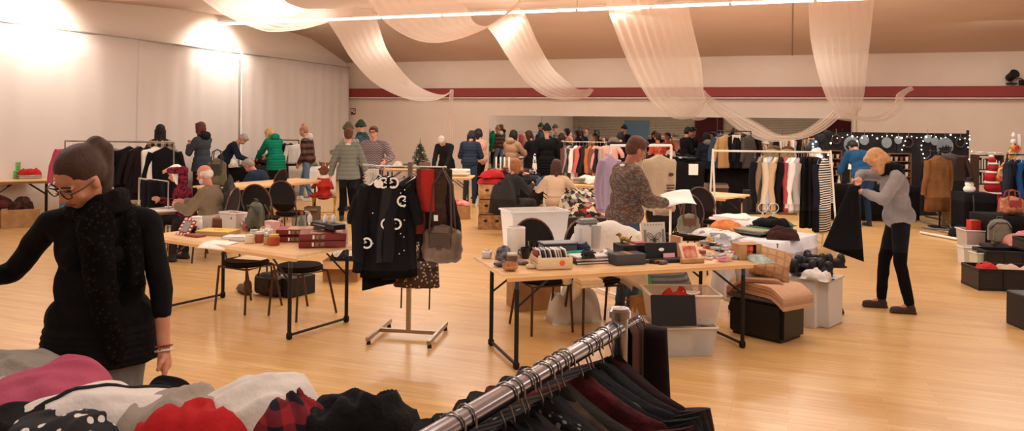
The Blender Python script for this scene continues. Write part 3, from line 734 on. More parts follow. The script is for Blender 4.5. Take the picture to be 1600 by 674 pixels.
def jar(label, loc, h, r, c, lidc, name='jar', cat='jar', group=None, alpha=1):
    t = thing(name, label, cat, loc, 0, group); m = MB(); m.lathe([(r*.9, 0), (r, h*.06), (r, h*.74), (r*.82, h*.82)], n=18); m.build('jar_body', mat(c, .3, alpha=alpha), t)
    m = MB(); m.lathe([(r*.88, h*.8), (r*.88, h), (r*.8, h*1.01)], n=18); m.build('lid', mat(lidc, .35), t); return t
def cup(label, loc, h, r, c, name='cup', cat='cup', handle=True, group=None, alpha=1):
    t = thing(name, label, cat, loc, random.Random(h*99+r).uniform(0, 6), group); m = MB()
    m.lathe([(r*.75, 0), (r, h), (r*.93, h), (r*.7, h*.08)], n=18); m.build('cup_body', mat(c, .25, alpha=alpha), t)
    if handle: m = MB(); m.tube([(r*.9, 0, h*.8), (r*1.5, 0, h*.75), (r*1.55, 0, h*.4), (r*.85, 0, h*.25)], r*.1, 6); m.build('handle', mat(c, .25), t)
    return t
def bag(label, loc, rz, w, h, d, c, handle=.16, name='handbag', cat='bag', trim=None, flap=True, group=None, vox=.008, strap=None):
    t = thing(name, label, cat, loc, rz, group); m = MB(); m.ell((0, 0, h*.36), (w*.5, d*.5, h*.38)); m.ell((0, 0, h*.62), (w*.44, d*.36, h*.36))
    m.box((0, 0, h*.45), (w*.86, d*.7, h*.8), bev=.03)
    cm = mat(c, .5, kind='mottle', c2=lightf(c, .75), scale=6, bump=.5); blob('bag_body', m, vox, cm, t, 3, .006, 11)
    tm = mat(trim or lightf(c, .6), .5)
    if flap: m = MB(); m.box((0, -d*.42, h*.60), (w*.5, .02, h*.38), bev=.009); m.box((0, -d*.42-.012, h*.42), (w*.12, .008, .03), bev=.003); m.build('flap', tm, t)
    for s in (-1, 1):
        m = MB(); m.tube([(-w*.26, s*d*.3, h*.75), (-w*.2, s*d*.2, h+handle*.7), (0, s*d*.1, h+handle), (w*.2, s*d*.2, h+handle*.7), (w*.26, s*d*.3, h*.75)], .009, 8); m.build('handle', tm, t)
    return t
def backpack(label, loc, rz, w, h, d, c, trim='#3a3a38', group=None):
    t = thing('backpack', label, 'backpack', loc, rz, group); cm = cloth(c, kind='mottle', c2=lightf(c, .8)); m = MB()
    m.box((0, 0, h*.45), (w*.9, d*.8, h*.85), bev=.05, seg=2); m.ell((0, 0, h*.72), (w*.44, d*.4, h*.28)); blob('pack_body', m, .01, cm, t, 3, .005)
    m = MB(); m.box((0, -d*.42, h*.3), (w*.62, d*.22, h*.4), bev=.03, seg=2); m.build('front_pocket', cm, t)
    m = MB(); m.tube([(-w*.42, -d*.2, h*.6), (-w*.2, -d*.42, h*.86), (w*.2, -d*.42, h*.86), (w*.42, -d*.2, h*.6)], .008); m.build('zip', mat(trim, .6), t)
    m = MB(); m.tube([(-.04, 0, h*.97), (-.03, 0, h*1.07), (.03, 0, h*1.07), (.04, 0, h*.97)], .009); m.build('handle', mat(trim, .6), t)
    for s in (-1, 1): m = MB(); m.tube([(s*w*.25, d*.35, h*.9), (s*w*.3, d*.62, h*.6), (s*w*.28, d*.4, h*.1)], .018, 8, flat=.4); m.build('strap', mat(trim, .7), t)
    return t
def shoe(label, loc, rz, c='#181617', k=1.0, group=None, name='shoe'):
    t = thing(name, label, 'shoe', loc, rz, group); m = MB()
    m.cap((0, -.07*k, .05*k), (0, .09*k, .035*k), .042*k, .036*k); m.cap((0, -.08*k, .06*k), (0, -.075*k, .10*k), .038*k, .035*k); m.box((0, .01*k, .022*k), (.075*k, .24*k, .03*k), bev=.012)
    blob('upper', m, .009, mat(c, .45), t, 2)
    m = MB(); m.prism([(.041*k*math.cos(a), .13*k*math.sin(a)) for a in [i*math.pi/8 for i in range(16)]], .014*k); m.build('sole', mat('#3a3532', .8), t); return t
def rail_rack(label, p0, p1, h, rz=None, m_=None, r=.012, name='clothes_rack', feet=.22, kind='U', group=None):
    """simple rack: two posts, top rail, foot bars. p0,p1 floor points"""
    p0 = Vector((p0[0], p0[1], 0)); p1 = Vector((p1[0], p1[1], 0)); c = (p0+p1)/2; d = p1-p0; L = d.length
    t = thing(name, label, 'clothes rack', c, math.atan2(d.y, d.x), group); m_ = m_ or STEEL
    m = MB(); m.cone((-L/2, 0, h), (L/2, 0, h), r, n=10); m.build('rail', m_, t)
    for s in (-1, 1):
        if kind == 'A':
            for q in (-1, 1):
                m = MB(); m.cone((s*L/2, q*feet, 0), (s*L/2, 0, h+.03), r, n=8); m.build('post', m_, t)
        else:
            m = MB(); m.cone((s*L/2, 0, .02), (s*L/2, 0, h), r, n=10); m.build('post', m_, t)
            m = MB(); m.cone((s*L/2, -feet, .03), (s*L/2, feet, .03), r, n=10); m.build('foot', m_, t)
    m = MB(); m.cone((-L/2, 0, .12), (L/2, 0, .12), r*.8, n=8); m.build('lower_rail', m_, t)
    return t
def on_rail(rk, h, specs, jitter=8, r=.012, seed=0):
    """specs: list of (u -1..1, dict). garments perpendicular to the rail"""
    rnd = random.Random(seed); L = None
    for c in rk.children:
        if c.name.startswith('rail'): L = max(v.co.x for v in c.data.vertices)
    for u, kw in specs:
        kw = dict(kw); rot = kw.pop('rot', 90); p = L2W(rk, L*u, 0, h+r*.2)
        garment(kw.pop('label'), p, rk.rotation_euler.z+R(rot+rnd.uniform(-jitter, jitter)), seed=rnd.uniform(0, 50), **kw)
def pl(px, y): return at(px, y, 0)
# foreground woman
fw = un(158, 400, 3.3); fw.z = 0
W1 = person('woman in black with dark ponytail and glasses reaching over clothes in the left foreground', fw, 192, H=1.76, lean=3, hp=34, hy=-34, hr=-8,
       lh=(-.27, .10, .83), rh=(.50, .14, 1.13), rpole=(.4, -.7, -.8), lpole=(-.5, -.8, 0), top='#121113', trou='#77787d', hair='pony', hairc='#3a251c', glasses='#2a1412', near=True, sleeve=.42,
       scarf='#0a0a0b', bulk=.90, hem=.78, flare=1, vox=.007, fold=.005, shoes='#2a2625', wide=1.12)
rt = W1['root']; k = W1['k']
for dz in (0, .018):
    m = MB(); w_ = W1['wr'][-1]; e_ = W1['el'][-1]; ax = (w_-e_).normalized(); u = ax.cross(Vector((0, 1, 0))).normalized(); v = ax.cross(u); c = w_-ax*(.005+dz)
    m.tube([c+u*.034*math.cos(a)+v*.03*math.sin(a) for a in [i*math.pi/8 for i in range(16)]], .0045, 6, True); o = m.build('bracelet', mat('#a3423a' if dz else '#d8d2c8', .3, kind='dots', c2='#1a1a1a', scale=90), rt)
m = MB()
m.cap(W1['B'](-.02, .115, .46), W1['B'](-.05, .155, .20), .075, .06); m.cap(W1['B'](-.05, .15, .20), W1['B'](-.09, .12, -.1), .06, .05)
m.cap(W1['B'](-.12, .05, .44), W1['B'](-.15, .09, .2), .05, .05)
blob('scarf_end', m, .01, mat('#0c0b0c', .95, kind='dots', c2='#241a17', scale=50, spec=.1), rt, 3, .012, 16)
P = person
P('woman with very long black hair in a brown and cream plaid shirt', pl(249, 332), 15, H=1.72, topm=cloth('#33271f', kind='plaid', c2='#b8a48c', c3='#1f1815', scale=2.6), hair='longer', hairc='#17110f', lh=(-.2, .3, 1.1), rh=(.2, .32, 1.1), trou='#191719')
P('woman with auburn bob in a dark grey hooded jacket holding up a garment', pl(315, 328), 70, H=1.78, hair='bob', hairc='#4a241c', top='#373d44', hood='#1b1b1f', bulk=1.2, lh=(-.08, .26, 1.25), rh=(.1, .28, 1.28), hp=12, hem=.75)
P('woman with short grey hair and navy sweater leaning over the white box by the wall', pl(348, 316), -75, H=1.68, lean=32, hp=25, hairc='#8d8178', top='#1b2232', collar='#8a8480', lh=(-.1, .55, .95), rh=(.1, .55, .95))
P('blonde woman in a long emerald green puffer coat bending over the table', pl(431, 316), 55, H=1.72, lean=14, hp=30, hair='bob', hairc='#a8845a', topm=cloth('#0c7d5e', kind='zstripe', c2='#0a6b50', scale=5), hood='#0b7357', bulk=1.35, hem=.72, lh=(-.12, .5, .98), rh=(.14, .5, 1.0))
P('young woman with hair bun, grey hood, brown checked vest and blue jeans', pl(480, 314), 82, H=1.72, lean=3, hp=18, hair='bun', hairc='#8d5f41', topm=cloth('#4a2f28', kind='plaid', c2='#2a1d1c', c3='#6d5048', scale=2.2), hood='#b9b2aa', bulk=1.3, trou='#5c7389', lh=(-.2, .12, .86), rh=(.22, .12, .86), feet=((-.1, -.12), (.1, .2)), shoes='#d8d0c8')
P('woman with short auburn hair seen from behind in a sage grey quilted jacket', pl(543, 345), 8, H=1.70, hair='short', hairc='#4a2419', topm=cloth('#6f7066', kind='zstripe', c2='#66675d', scale=4.2), collar='#d9cfc2', bulk=1.32, hem=.78, lh=(-.32, .06, .85), rh=(.33, .1, .86), trou='#141315')
P('stocky person with glasses in a zigzag patterned sweater facing the grey jacket', pl(583, 336), 172, H=1.74, hairc='#3b2820', glasses='#3a2020', topm=cloth('#8c7d7c', kind='zigzag', c2='#544548', scale=7), bulk=1.35, wide=1.25, trou='#3a2d28', lh=(-.32, .28, 1.05), rh=(.3, .18, .9), hp=6)
P('person in a dark green beanie and scarf behind the zigzag sweater', pl(565, 321), 75, H=1.83, hair='beanie', hairc='#23372c', top='#30404a', scarf='#27403f', bulk=1.2, hp=10, female=False)
P('person in a khaki beanie and checked shirt at the back left corner', pl(545, 329), 60, H=1.78, hair='beanie', hairc='#4b4a3a', topm=cloth('#55504a', kind='plaid', c2='#8d867c', scale=2.5), bulk=1.1, hp=10, female=False, lh=(-.3, .2, 1.15))
P('person with short silver hair in a black cardigan bending over the back table', pl(697, 316), 165, H=1.66, lean=22, hp=40, hairc='#a0988f', top='#191719', bulk=1.2, lh=(-.15, .5, .82), rh=(.15, .5, .82), hem=.8)
P('woman in a short navy puffer jacket and jeans with her back turned', pl(733, 318), -12, H=1.68, lean=6, hp=25, hair='bob', hairc='#1b1517', topm=cloth('#2c3645', kind='zstripe', c2='#222b38', scale=4.5), bulk=1.35, trou='#2f4056', lh=(-.12, .3, 1.05), rh=(.14, .32, 1.05), shoes='#1c1c1e')
P('dark haired woman in a pale pink jacket half hidden behind the navy puffer jacket', pl(750, 311), 60, H=1.70, hair='bob', hairc='#1d1413', top='#d3a08c', bulk=1.2, lh=(-.1, .3, 1.15), rh=(.1, .32, 1.2), hp=20)
# people by the mirror
P('person in a hooded tan coat with black hair by the mirror', pl(799, 315), -35, H=1.68, hair='bob', hairc='#120f10', top='#a98568', hood='#a98568', bulk=1.3, hem=.7, lh=(-.1, .35, 1.2), rh=(.12, .35, 1.2), hp=15)
P('woman with brown hair in a dark coat facing the tan coat', pl(829, 305), 60, H=1.66, hair='bob', hairc='#301b17', top='#151416', bulk=1.3, hem=.7, hp=20, lh=(-.1, .35, 1.15), rh=(.12, .3, 1.2))
P('tall person in a long black coat and dark beanie before the mirror', pl(853, 319), 10, H=1.80, hair='beanie', hairc='#17201c', top='#0f0f11', collar='#8a8a88', bulk=1.4, hem=.6, female=False)
P('stooping dark haired person in black beside the colourful clothes rail', pl(882, 305), 30, H=1.62, lean=10, hair='bob', hairc='#2a1a16', top='#141214', bulk=1.25, hem=.7, hp=20)
P('broad person dressed in black behind the man in the patterned sweater', pl(968, 313), -10, H=1.68, hair='bob', hairc='#141214', top='#131214', bulk=1.45, wide=1.3, lean=12, hp=15, hem=.7)
P('person in an orange quilted jacket near the dark red curtain reflection', pl(1027, 305), 20, H=1.62, hairc='#3a241c', top='#c9523a', bulk=1.3, hem=.85)
P('tall slim person in black standing sideways in front of the blinds reflection', pl(1070, 305), -75, H=1.80, hairc='#1c1513', top='#141519', bulk=1.1, hem=.6, hp=20, lh=(-.1, .3, 1.1), rh=(.1, .3, 1.1), female=False)
P('person in a dark jacket with grey fur hood and black hair near the clothes piles', pl(1103, 308), 5, H=1.66, hair='bob', hairc='#100e0f', top='#1c2027', hood='#77726b', bulk=1.35, hem=.75)
# seated people
OM = P('old man with grey beard and balding head seated in an olive brown jacket', pl(330, 408), 88, H=1.72, sit=.47, lean=4, hp=12, hair='bald', hairc='#b3a89c', beard='#c9c2b8', top='#6f604d', bulk=1.32, trou='#2c2826', feet=((-.12, .46), (.12, .40)), lh=(-.12, .40, .72), rh=(.15, .42, .74), female=False, skin=mat('#c07c62', .55), fold=.012)
P('white haired woman in a red and black top drinking from a dark mug', pl(290, 394), 112, H=1.64, sit=.47, lean=8, hp=12, hair='bob', hairc='#e3d6c4', topm=cloth('#1a1315', kind='mottle', c2='#8a2036', scale=26), bulk=1.15, trou='#1d1c20', feet=((-.12, .44), (.12, .40)), lh=(-.05, .23, 1.18), rh=(.15, .35, .75), grip=(True, False))
P('crouching man in a navy jacket with grey hair behind the long pine table', pl(417, 343), 75, H=1.74, sit=.45, lean=30, hp=18, hairc='#7f756c', top='#202d3d', bulk=1.3, trou='#22262e', feet=((-.14, .45), (.14, .40)), lh=(-.1, .55, .62), rh=(.15, .5, .55), female=False)
P('seated woman with light brown hair on the left chair, dark coat behind her', pl(797, 360), -60, H=1.66, sit=.47, lean=6, hp=8, hair='bob', hairc='#80502f', top='#2b2927', bulk=1.25, trou='#403e40', feet=((-.12, .50), (.14, .46)), lh=(-.1, .32, .98), rh=(.16, .35, .8))
P('seated woman with straight dark brown hair and cream sweater on the round backed chair', pl(868, 362), -6, H=1.66, sit=.47, hp=8, hair='long', hairc='#3a211a', top='#c8ac91', bulk=1.15, trou='#2a2426', feet=((-.14, .42), (.16, .42)), lh=(-.2, .35, .75), rh=(.22, .35, .75))
# man reading
MR = P('man with glasses in a patterned grey and rust knit sweater reading a white paper', pl(975, 492), -76, H=1.74, lean=2, hp=24, hairc='#4a2d20', glasses='#8a7a70', topm=cloth('#55504d', kind='patch', c2='#70493e', c3='#7d7466', scale=46), bulk=1.28, wide=1.12, collar='#dfe3ee', trou='#3f546c',
   lh=(-.04, .34, 1.06), rh=(.10, .36, 1.07), grip=(True, True), near=True, female=False, vox=.009, fold=.01, shoes='#2d2522', lpole=(-.6, -.6, -.8), rpole=(.6, -.6, -.8), skin=mat('#bd7c60', .5, kind='mottle', c2='#a9684f', scale=14))
# blonde woman
BW = P('blonde woman in a grey sweater and black scarf holding up black trousers', pl(1402, 486), 76, H=1.70, lean=7, hp=44, hair='bob', hairc='#a87c56', topm=cloth('#8a8280', kind='mottle', c2='#7b7372', scale=6), scarf='#0e0d0e', bulk=1.12, trou='#0f0e10',
   lh=(-.07, .33, 1.19), rh=(.07, .36, 1.32), lpole=(-.9, -.2, -.5), rpole=(.9, -.1, .1), grip=(True, True), near=True, vox=.009, shoes='#3b2a20', feet=((-.1, -.09), (.1, .13)))
m = MB()
# draped tail of the sweater
# booth person
P('person in a blue sweater leaning over the dark Christmas stall counter', pl(1350, 354), 8, H=1.74, lean=28, hp=30, hairc='#1a1416', top='#1d4568', bulk=1.25, wide=1.25, trou='#24364d', hem=None, lh=(-.2, .5, .95), rh=(.2, .5, .95))
# ================================================================ front right table (T1)
T1 = near_edge_table('long pine folding table with black legs in the front right, heaped with bric-a-brac', (785, 430, 1192, 408), .78)
z1 = .732
T2 = near_edge_table('pine folding table on black legs at front left with jigsaw boxes and jars', (232, 367, 462, 400), .82)
def on(px, py, z):
    p = at(px, py, z); t = T1 if px > 600 else (T2 if px > 200 else None)
    if t is None: return p
    D = .78 if px > 600 else .82; L = t['L']; q = Matrix.Rotation(-t.rotation_euler.z, 3, 'Z') @ (p-Vector(t.location))
    q.x = max(-L/2+.07, min(L/2-.07, q.x)); q.y = max(-D/2+.05, min(D/2-.07, q.y)); r = L2W(t, q.x, q.y, 0); r.z = z; return r
def A(deg): return TH+R(deg)
ang1 = T1.rotation_euler.z
# chairs behind T1 (seats pushed under, backs visible beyond)
chair('black round backed chair pushed under the front right table behind the clear box', at(841, 520), ang1+R(180+4)).location = at(848, 514)
chair('black chair with a white jacket over its back at the front right table', at(930, 510), ang1+R(180-2)).location = at(930, 514)
# clear empty box standing at table rear (on the chairs / table)
cq = un(834, 400, 7.75); cq.z = 0
carton('tall cardboard box on the floor carrying the large clear box', cq, ang1, (.46, .34, .58))
clearbox('large empty clear plastic box standing behind the left chair of the front right table', cq+Vector((0, 0, .583)), ang1, (.60, .38, .40), m_=mat('#ece6e0', .3, alpha=.62, spec=.5))
cyl = MB(); cyl.lathe([(.075, 0), (.078, .02), (.078, .245), (.07, .25), (.068, .03)], n=28); o = cyl.build('pillar_vase', mat('#e8e0d4', .4), None, loc=on(804, 400, z1)); tag(o, 'tall cream cylinder vase standing in front of the clear plastic box', 'vase')
# silver gift boxes / ornaments, shells
def gift(px, py, label, c, s=.07):
    t = thing('gift_box', label, 'box', on(px, py, z1), A(random.uniform(-30, 30))); m = MB(); m.box((0, 0, s*.32), (s, s, s*.64), bev=.003); m.build('box_body', mat(c, .3, .6), t)
    m = MB(); m.box((0, 0, s*.7), (s*1.08, s*1.08, s*.2), bev=.004); m.build('lid', mat(lightf(c, 1.1), .3, .6), t)
    m = MB()
    for a in range(2): m.tube([(0, 0, s*.82), (s*.3*(1-2*a), .01, s*1.1), (s*.35*(1-2*a), 0, s*.85), (0, 0, s*.82)], .004, 6)
    m.build('bow', mat('#d8d4d0', .3, .5), t)
gift(759, 402, 'small silver box with bow at the left end of the front right table', '#c9c4c2')
gift(772, 396, 'second silver box just behind the leftmost silver box', '#bdb6b2', .065); gift(779, 405, 'brownish silver box beside the dark agate disc', '#a89a92', .06)
m = MB(); m.lathe([(.055, -.012), (.062, 0), (.055, .012)], n=24, M=Matrix.Rotation(R(80), 4, 'X')); t = thing('agate_slice', 'dark grey round agate slice standing upright between the silver boxes', 'ornament', on(787, 408, z1)+Vector((0, 0, .065)), A(0)); m.build('slice', mat('#3f3d48', .3, kind='mottle', c2='#8d8a94', scale=30), t)
m = MB(); m.box((0, 0, -.058), (.09, .05, .012), bev=.004); m.build('stand', mat('#55504c', .5), t)
m = MB()
n = 26
m.ell((0, 0, .028), (.062, .055, .03), sub=3)
for i in range(90):
    a = i*2.399; r_ = math.sqrt(i/90)*.055; h_ = .03*math.sqrt(max(0, 1-(r_/.062)**2))+.026; m.cone((r_*math.cos(a), r_*math.sin(a), h_), (r_*1.18*math.cos(a), r_*1.18*math.sin(a), h_+.012), .004, .0015, 5)
tag(m.build('sea_urchin', mat('#c58f62', .7, kind='mottle', c2='#a96f48', scale=40), None, loc=on(797, 423, z1)), 'round orange brown spiky sea urchin shell at the front edge', 'shell')
m = MB(); m.ell((0, 0, .016), (.042, .03, .018)); 
for i in range(7): m.cone((0, 0, .016), (.04*math.cos(i*.9), .03*math.sin(i*.9), .02+.008*(i % 2)), .01, .003, 6)
tag(m.build('seashell', mat('#d9bf9c', .6), None, loc=on(829, 420, z1)), 'small pale knobbly seashell right of the sea urchin', 'shell')
m = MB(); m.ell((0, 0, .02), (.055, .04, .02)); m.ell((.03, .01, .03), (.03, .025, .02)); tag(m.build('dark_stone', mat('#5b524e', .4, kind='mottle', c2='#3a3331', scale=20), None, loc=on(781, 417, z1)), 'dark polished stone between the agate slice and the sea urchin', 'stone')
m = MB(); m.ell((0, 0, .018), (.05, .032, .018)); m.ell((-.03, .01, .02), (.03, .03, .02)); tag(m.build('grey_shell', mat('#8d7f78', .5, kind='mottle', c2='#5d514c', scale=25), None, loc=on(817, 414, z1)), 'grey flat shell behind the small pale seashell', 'shell')
jar('short jar with pale lid behind the sea urchin', on(800, 410, z1), .075, .048, '#6d5648', '#d9d0c2')
cup('black glossy mug behind the shells next to the cream cylinder', on(821, 404, z1), .09, .04, '#17161a'); cup('second black mug behind the first, with its handle to the left', on(827, 397, z1+.0), .12, .042, '#1c1b1f')
# grey long case behind wooden crate
t = thing('grey_case', 'long dark grey plastic case lying behind the crate of discs', 'case', on(858, 392, z1), ang1+R(-3)); m = MB(); m.box((0, 0, .05), (.30, .16, .10), bev=.012, seg=2); m.build('case_body', mat('#4a4d57', .45), t); m = MB(); m.box((0, 0, .104), (.31, .17, .012), bev=.005); m.build('lid', mat('#6d717c', .4), t)
# wooden crate with CDs
cr = thing('wooden_crate', 'small pale wooden crate with an orange fruit emblem, full of discs', 'crate', on(862, 418, z1), ang1+R(-6)); PW = mat('#e0c7a4', .6, kind='grain', c2='#d0b086', scale=25)
for nm, c, s_ in (('front_board', (0, -.10, .05), (.27, .008, .085)), ('rear_board', (0, .14, .05), (.27, .008, .085)), ('base_board', (0, .02, .006), (.27, .24, .008))):
    m = MB(); m.box(c, s_); m.build(nm, PW, cr)
for s in (-1, 1):
    for zz in (.028, .07): m = MB(); m.box((s*.135, .02, zz), (.008, .24, .034)); m.build('side_slat', PW, cr)
for sx in (-1, 1):
    for sy in (-.09, .13): m = MB(); m.box((sx*.122, sy, .055), (.018, .014, .105)); m.build('corner_post', PW, cr)
m = MB(); m.lathe([(.022, 0), (.022, .002)], c=(.055, -.104, .05), n=18, M=None); 
bmesh.ops.rotate(m.bm, verts=m.bm.verts, cent=(.055, -.104, .05), matrix=Matrix.Rotation(R(90), 3, 'X')); m.build('fruit_emblem', mat('#e0582c', .6), cr)
cc = ['#8d2f28', '#d8d2c8', '#2a3038', '#a8b4c4', '#5b2a26', '#e8e2da', '#3a2320', '#efeae2', '#d8c8b8', '#c4b8b0', '#6d1f20', '#f0ece6']
for i in range(12):
    t = thing('disc_case', ['disc case with %s spine in the wooden crate, %s' % (n_, p_) for n_, p_ in (('dark red', 'at its left end'), ('off white', 'second from the left'), ('navy', 'third from the left'), ('pale blue', 'fourth from the left'), ('maroon', 'left of the middle'), ('cream', 'just left of the middle'), ('dark brown', 'at the middle'), ('white', 'just right of the middle'), ('beige', 'right of the middle'), ('greyish', 'third from the right'), ('wine red', 'second from the right'), ('pure white', 'at its right end'))][i], 'disc case', L2W(cr, -.115+i*.0205, .03, .012), cr.rotation_euler.z+R(90))
    m = MB(); m.box((0, 0, .07), (.14, .010, .125), rot=(R(-14), 0, 0)); m.build('case_body', mat(cc[i], .35), t); m = MB(); m.box((0, -.0065, .07), (.115, .001, .11), rot=(R(-14), 0, 0)); m.build('cover_insert', mat(cc[(i*5+3) % 12], .5), t)
# cloth & cables
def coil(label, loc, c, r=.06, n=5, name='cable_coil', th=.006, cat='cable'):
    m = MB(); rnd = random.Random(len(label))
    for i in range(n):
        a0 = rnd.uniform(0, 6); rr = r*rnd.uniform(.7, 1.1); cx = rnd.uniform(-.012, .012)
        m.tube([(cx+rr*math.cos(a+a0), rr*.7*math.sin(a+a0), .012+i*th*1.4+.006*math.sin(a*2+i)) for a in [k_*math.pi/10 for k_ in range(20)]], th, 6, True)
    return tag(m.build(name, mat(c, .6), None, loc=loc), label, cat)
coil('coil of thick navy blue rope behind the crate of discs', on(903, 394, z1), '#24365c', .065, 7, 'rope_coil', .009, 'rope')
m = MB(); m.tube([(-.09, 0, .022), (0, .004, .024), (.09, .01, .022)], .021, 12); tag(m.build('green_roll', mat('#1f9c8a', .5), None, loc=on(896, 400, z1), rotz=ang1), 'turquoise roll lying in front of the navy rope coil', 'roll')
coil('tangle of black cable lying on the flat cases in the middle', on(918, 405, z1+.05), '#121214', .05, 7)
for i, (px, py, w, d, h, c, lb) in enumerate(((922, 410, .33, .22, .02, '#1e1c20', 'flat black case at the bottom of the stack under the black cable'), (920, 409, .30, .20, .022, '#6b2a28', 'flat dark red case in the stack under the black cable'), (918, 408, .28, .18, .012, '#d8d2d0', 'flat pale grey case on the dark red case'))):
    book(lb, on(px, 409, z1)+Vector((0, 0, (0, .021, .044)[i])), ang1+R((0, -3, 4)[i]), (w, d, h), c, name='flat_case', cat='case')
heap('pile of white papers and leads right of the black cable', on(953, 401, z1), ang1, (.20, .15, .07), mat('#d8d4d4', .7, kind='multi', c2='#8f8b92', c3='#eeeae8', scale=30), 5, 'paper_pile', 'papers')
# kitchen scale / white appliance
t = thing('food_processor', 'white and grey kitchen appliance with clear bowl on the front right table', 'appliance', on(917, 396, z1)+F_*.08, ang1+R(5)); m = MB(); m.box((-.035, 0, .12), (.12, .13, .24), bev=.02, seg=2); m.build('appliance_body', mat('#e4e0de', .35), t)
m = MB(); m.box((.01, 0, .262), (.19, .12, .05), bev=.02, seg=2); m.build('grey_head', mat('#8b8988', .35), t)
m = MB(); m.lathe([(.045, .03), (.06, .22), (.056, .22), (.042, .04)], (.08, -.01, 0), n=20); m.build('clear_bowl', mat('#cfcac8', .15, alpha=.5), t)
# white jacket over chair back
m = MB()
def jk(u, v):
    a = (u-.5)*2; x = a*.31*(1+.2*v); top = 1.01-.10*a*a-.03*abs(a)
    sgn = 1 if v < .5 else -1; f = abs(v-.5)*2
    return (x+.012*noise.noise(Vector((u*8, v*8, 1))), (.05*sgn*(min(1, f*3))+.02*noise.noise(Vector((u*5, v*6, 4)))) -.2+ sgn*.05*f, top-.48*f**1.3*(1+.15*abs(a))+.02*noise.noise(Vector((u*6, v*6, 2))))
m.grid(jk, 26, 26); jt = tag(m.build('white_jacket', cloth('#e6e0d6'), None, ang=180, solid=.012, loc=at(932, 506, 0)-Vector((0, 0, .03)), rotz=ang1), 'white jacket hung over the back of a chair behind the appliance', 'jacket')
q = MB(); q.tube([(-.27, -.2, .88), (-.36, -.2, .72), (-.40, -.2, .58), (-.38, -.2, .46)], [.06, .058, .05, .045], 12); blob('sleeve', q, .01, cloth('#e6e0d6'), jt, 2, .006); q = MB(); q.tube([(.27, -.2, .88), (.36, -.2, .72), (.38, -.2, .56)], [.06, .058, .05], 12); blob('sleeve', q, .01, cloth('#e6e0d6'), jt, 2, .006)
# black boxes, figurine, flat black box
carton('square black gift box with faint lettering under the gold figurine', on(985, 405, z1)+F_*.05, ang1, (.22, .18, .12), mat('#1c191b', .4), name='black_box')
carton('low dark grey box with paler lid in front of the black gift box', on(979, 412, z1), ang1+R(2), (.27, .15, .085), mat('#3b3a3c', .5), name='black_box')
t = thing('gold_figurine', 'small gold and black animal figurine on the square black gift box', 'figurine', on(978, 404, z1)+F_*.06+Vector((0, 0, .122)), A(60)); m = MB(); m.cap((0, -.03, .03), (0, .03, .035), .022, .02); m.cap((0, .03, .035), (0, .05, .065), .014, .018); m.cap((0, .05, .065), (0, .078, .06), .013, .008)
for sx in (-1, 1):
    for sy in (-.03, .03): m.cap((sx*.012, sy, .02), (sx*.014, sy, 0), .008, .007, sub=1)
blob('figurine_body', m, .004, mat('#c4a468', .35, .4, kind='mottle', c2='#3a2a1c', scale=25), t, 1); m = MB(); m.cap((0, -.045, .04), (0, -.06, .06), .006, .004); m.build('tail', mat('#2a1d14', .5), t)
book('bright pink flat folder on the square black gift box', on(1000, 404, z1)+F_*.06+Vector((0, 0, .122)), ang1, (.12, .09, .008), '#d86a80', name='pink_folder', cat='folder')
# butterfly canvas
t = thing('butterfly_picture', 'pale canvas picture of a butterfly on a striped ground, leaning upright', 'picture', on(1026, 404, z1)+F_*.08, ang1+R(2)); Mx = Euler((R(-8), 0, 0)).to_matrix().to_4x4()
m = MB(); m.box((0, 0, .145), (.22, .02, .29), M=Mx); m.build('canvas', mat('#cfc8bd', .8), t)
def flat(mb, pts, y=-.0115): 
    f = [mb.bm.verts.new(Mx @ Vector((x, y, z))) for x, z in pts]; mb.bm.faces.new(f)
m = MB()
for s in (-1, 1):
    m.tube([Mx @ Vector((s*x, -.012, z)) for x, z in ((.004, .15), (.03, .195), (.062, .205), (.066, .175), (.04, .148), (.005, .142))], .0022, 5, True)
    m.tube([Mx @ Vector((s*x, -.012, z)) for x, z in ((.005, .14), (.04, .142), (.052, .115), (.035, .09), (.012, .10))], .0022, 5, True)
    m.tube([Mx @ Vector((s*x, -.012, z)) for x, z in ((.006, .145), (.03, .165), (.056, .19))], .0018, 5); m.tube([Mx @ Vector((s*x, -.012, z)) for x, z in ((.006, .14), (.03, .12), (.042, .11))], .0018, 5)
    m.tube([Mx @ Vector((s*x, -.012, z)) for x, z in ((.002, .16), (.012, .185))], .0012, 5)
m.tube([Mx @ Vector((0, -.012, z)) for z in (.10, .13, .16)], [.003, .005, .004], 6); m.build('butterfly', mat('#3a3532', .7), t)
m = MB()
for s in (-1, 1): flat(m, [(s*.075, .12), (s*.1, .12), (s*.1, .23), (s*.075, .23)])
for i in range(7): flat(m, [(-.09+i*.027, .262), (-.09+i*.027+.012, .262), (-.09+i*.027+.012, .275), (-.09+i*.027, .275)])
m.build('grey_pattern', mat('#8b8680', .8), t)
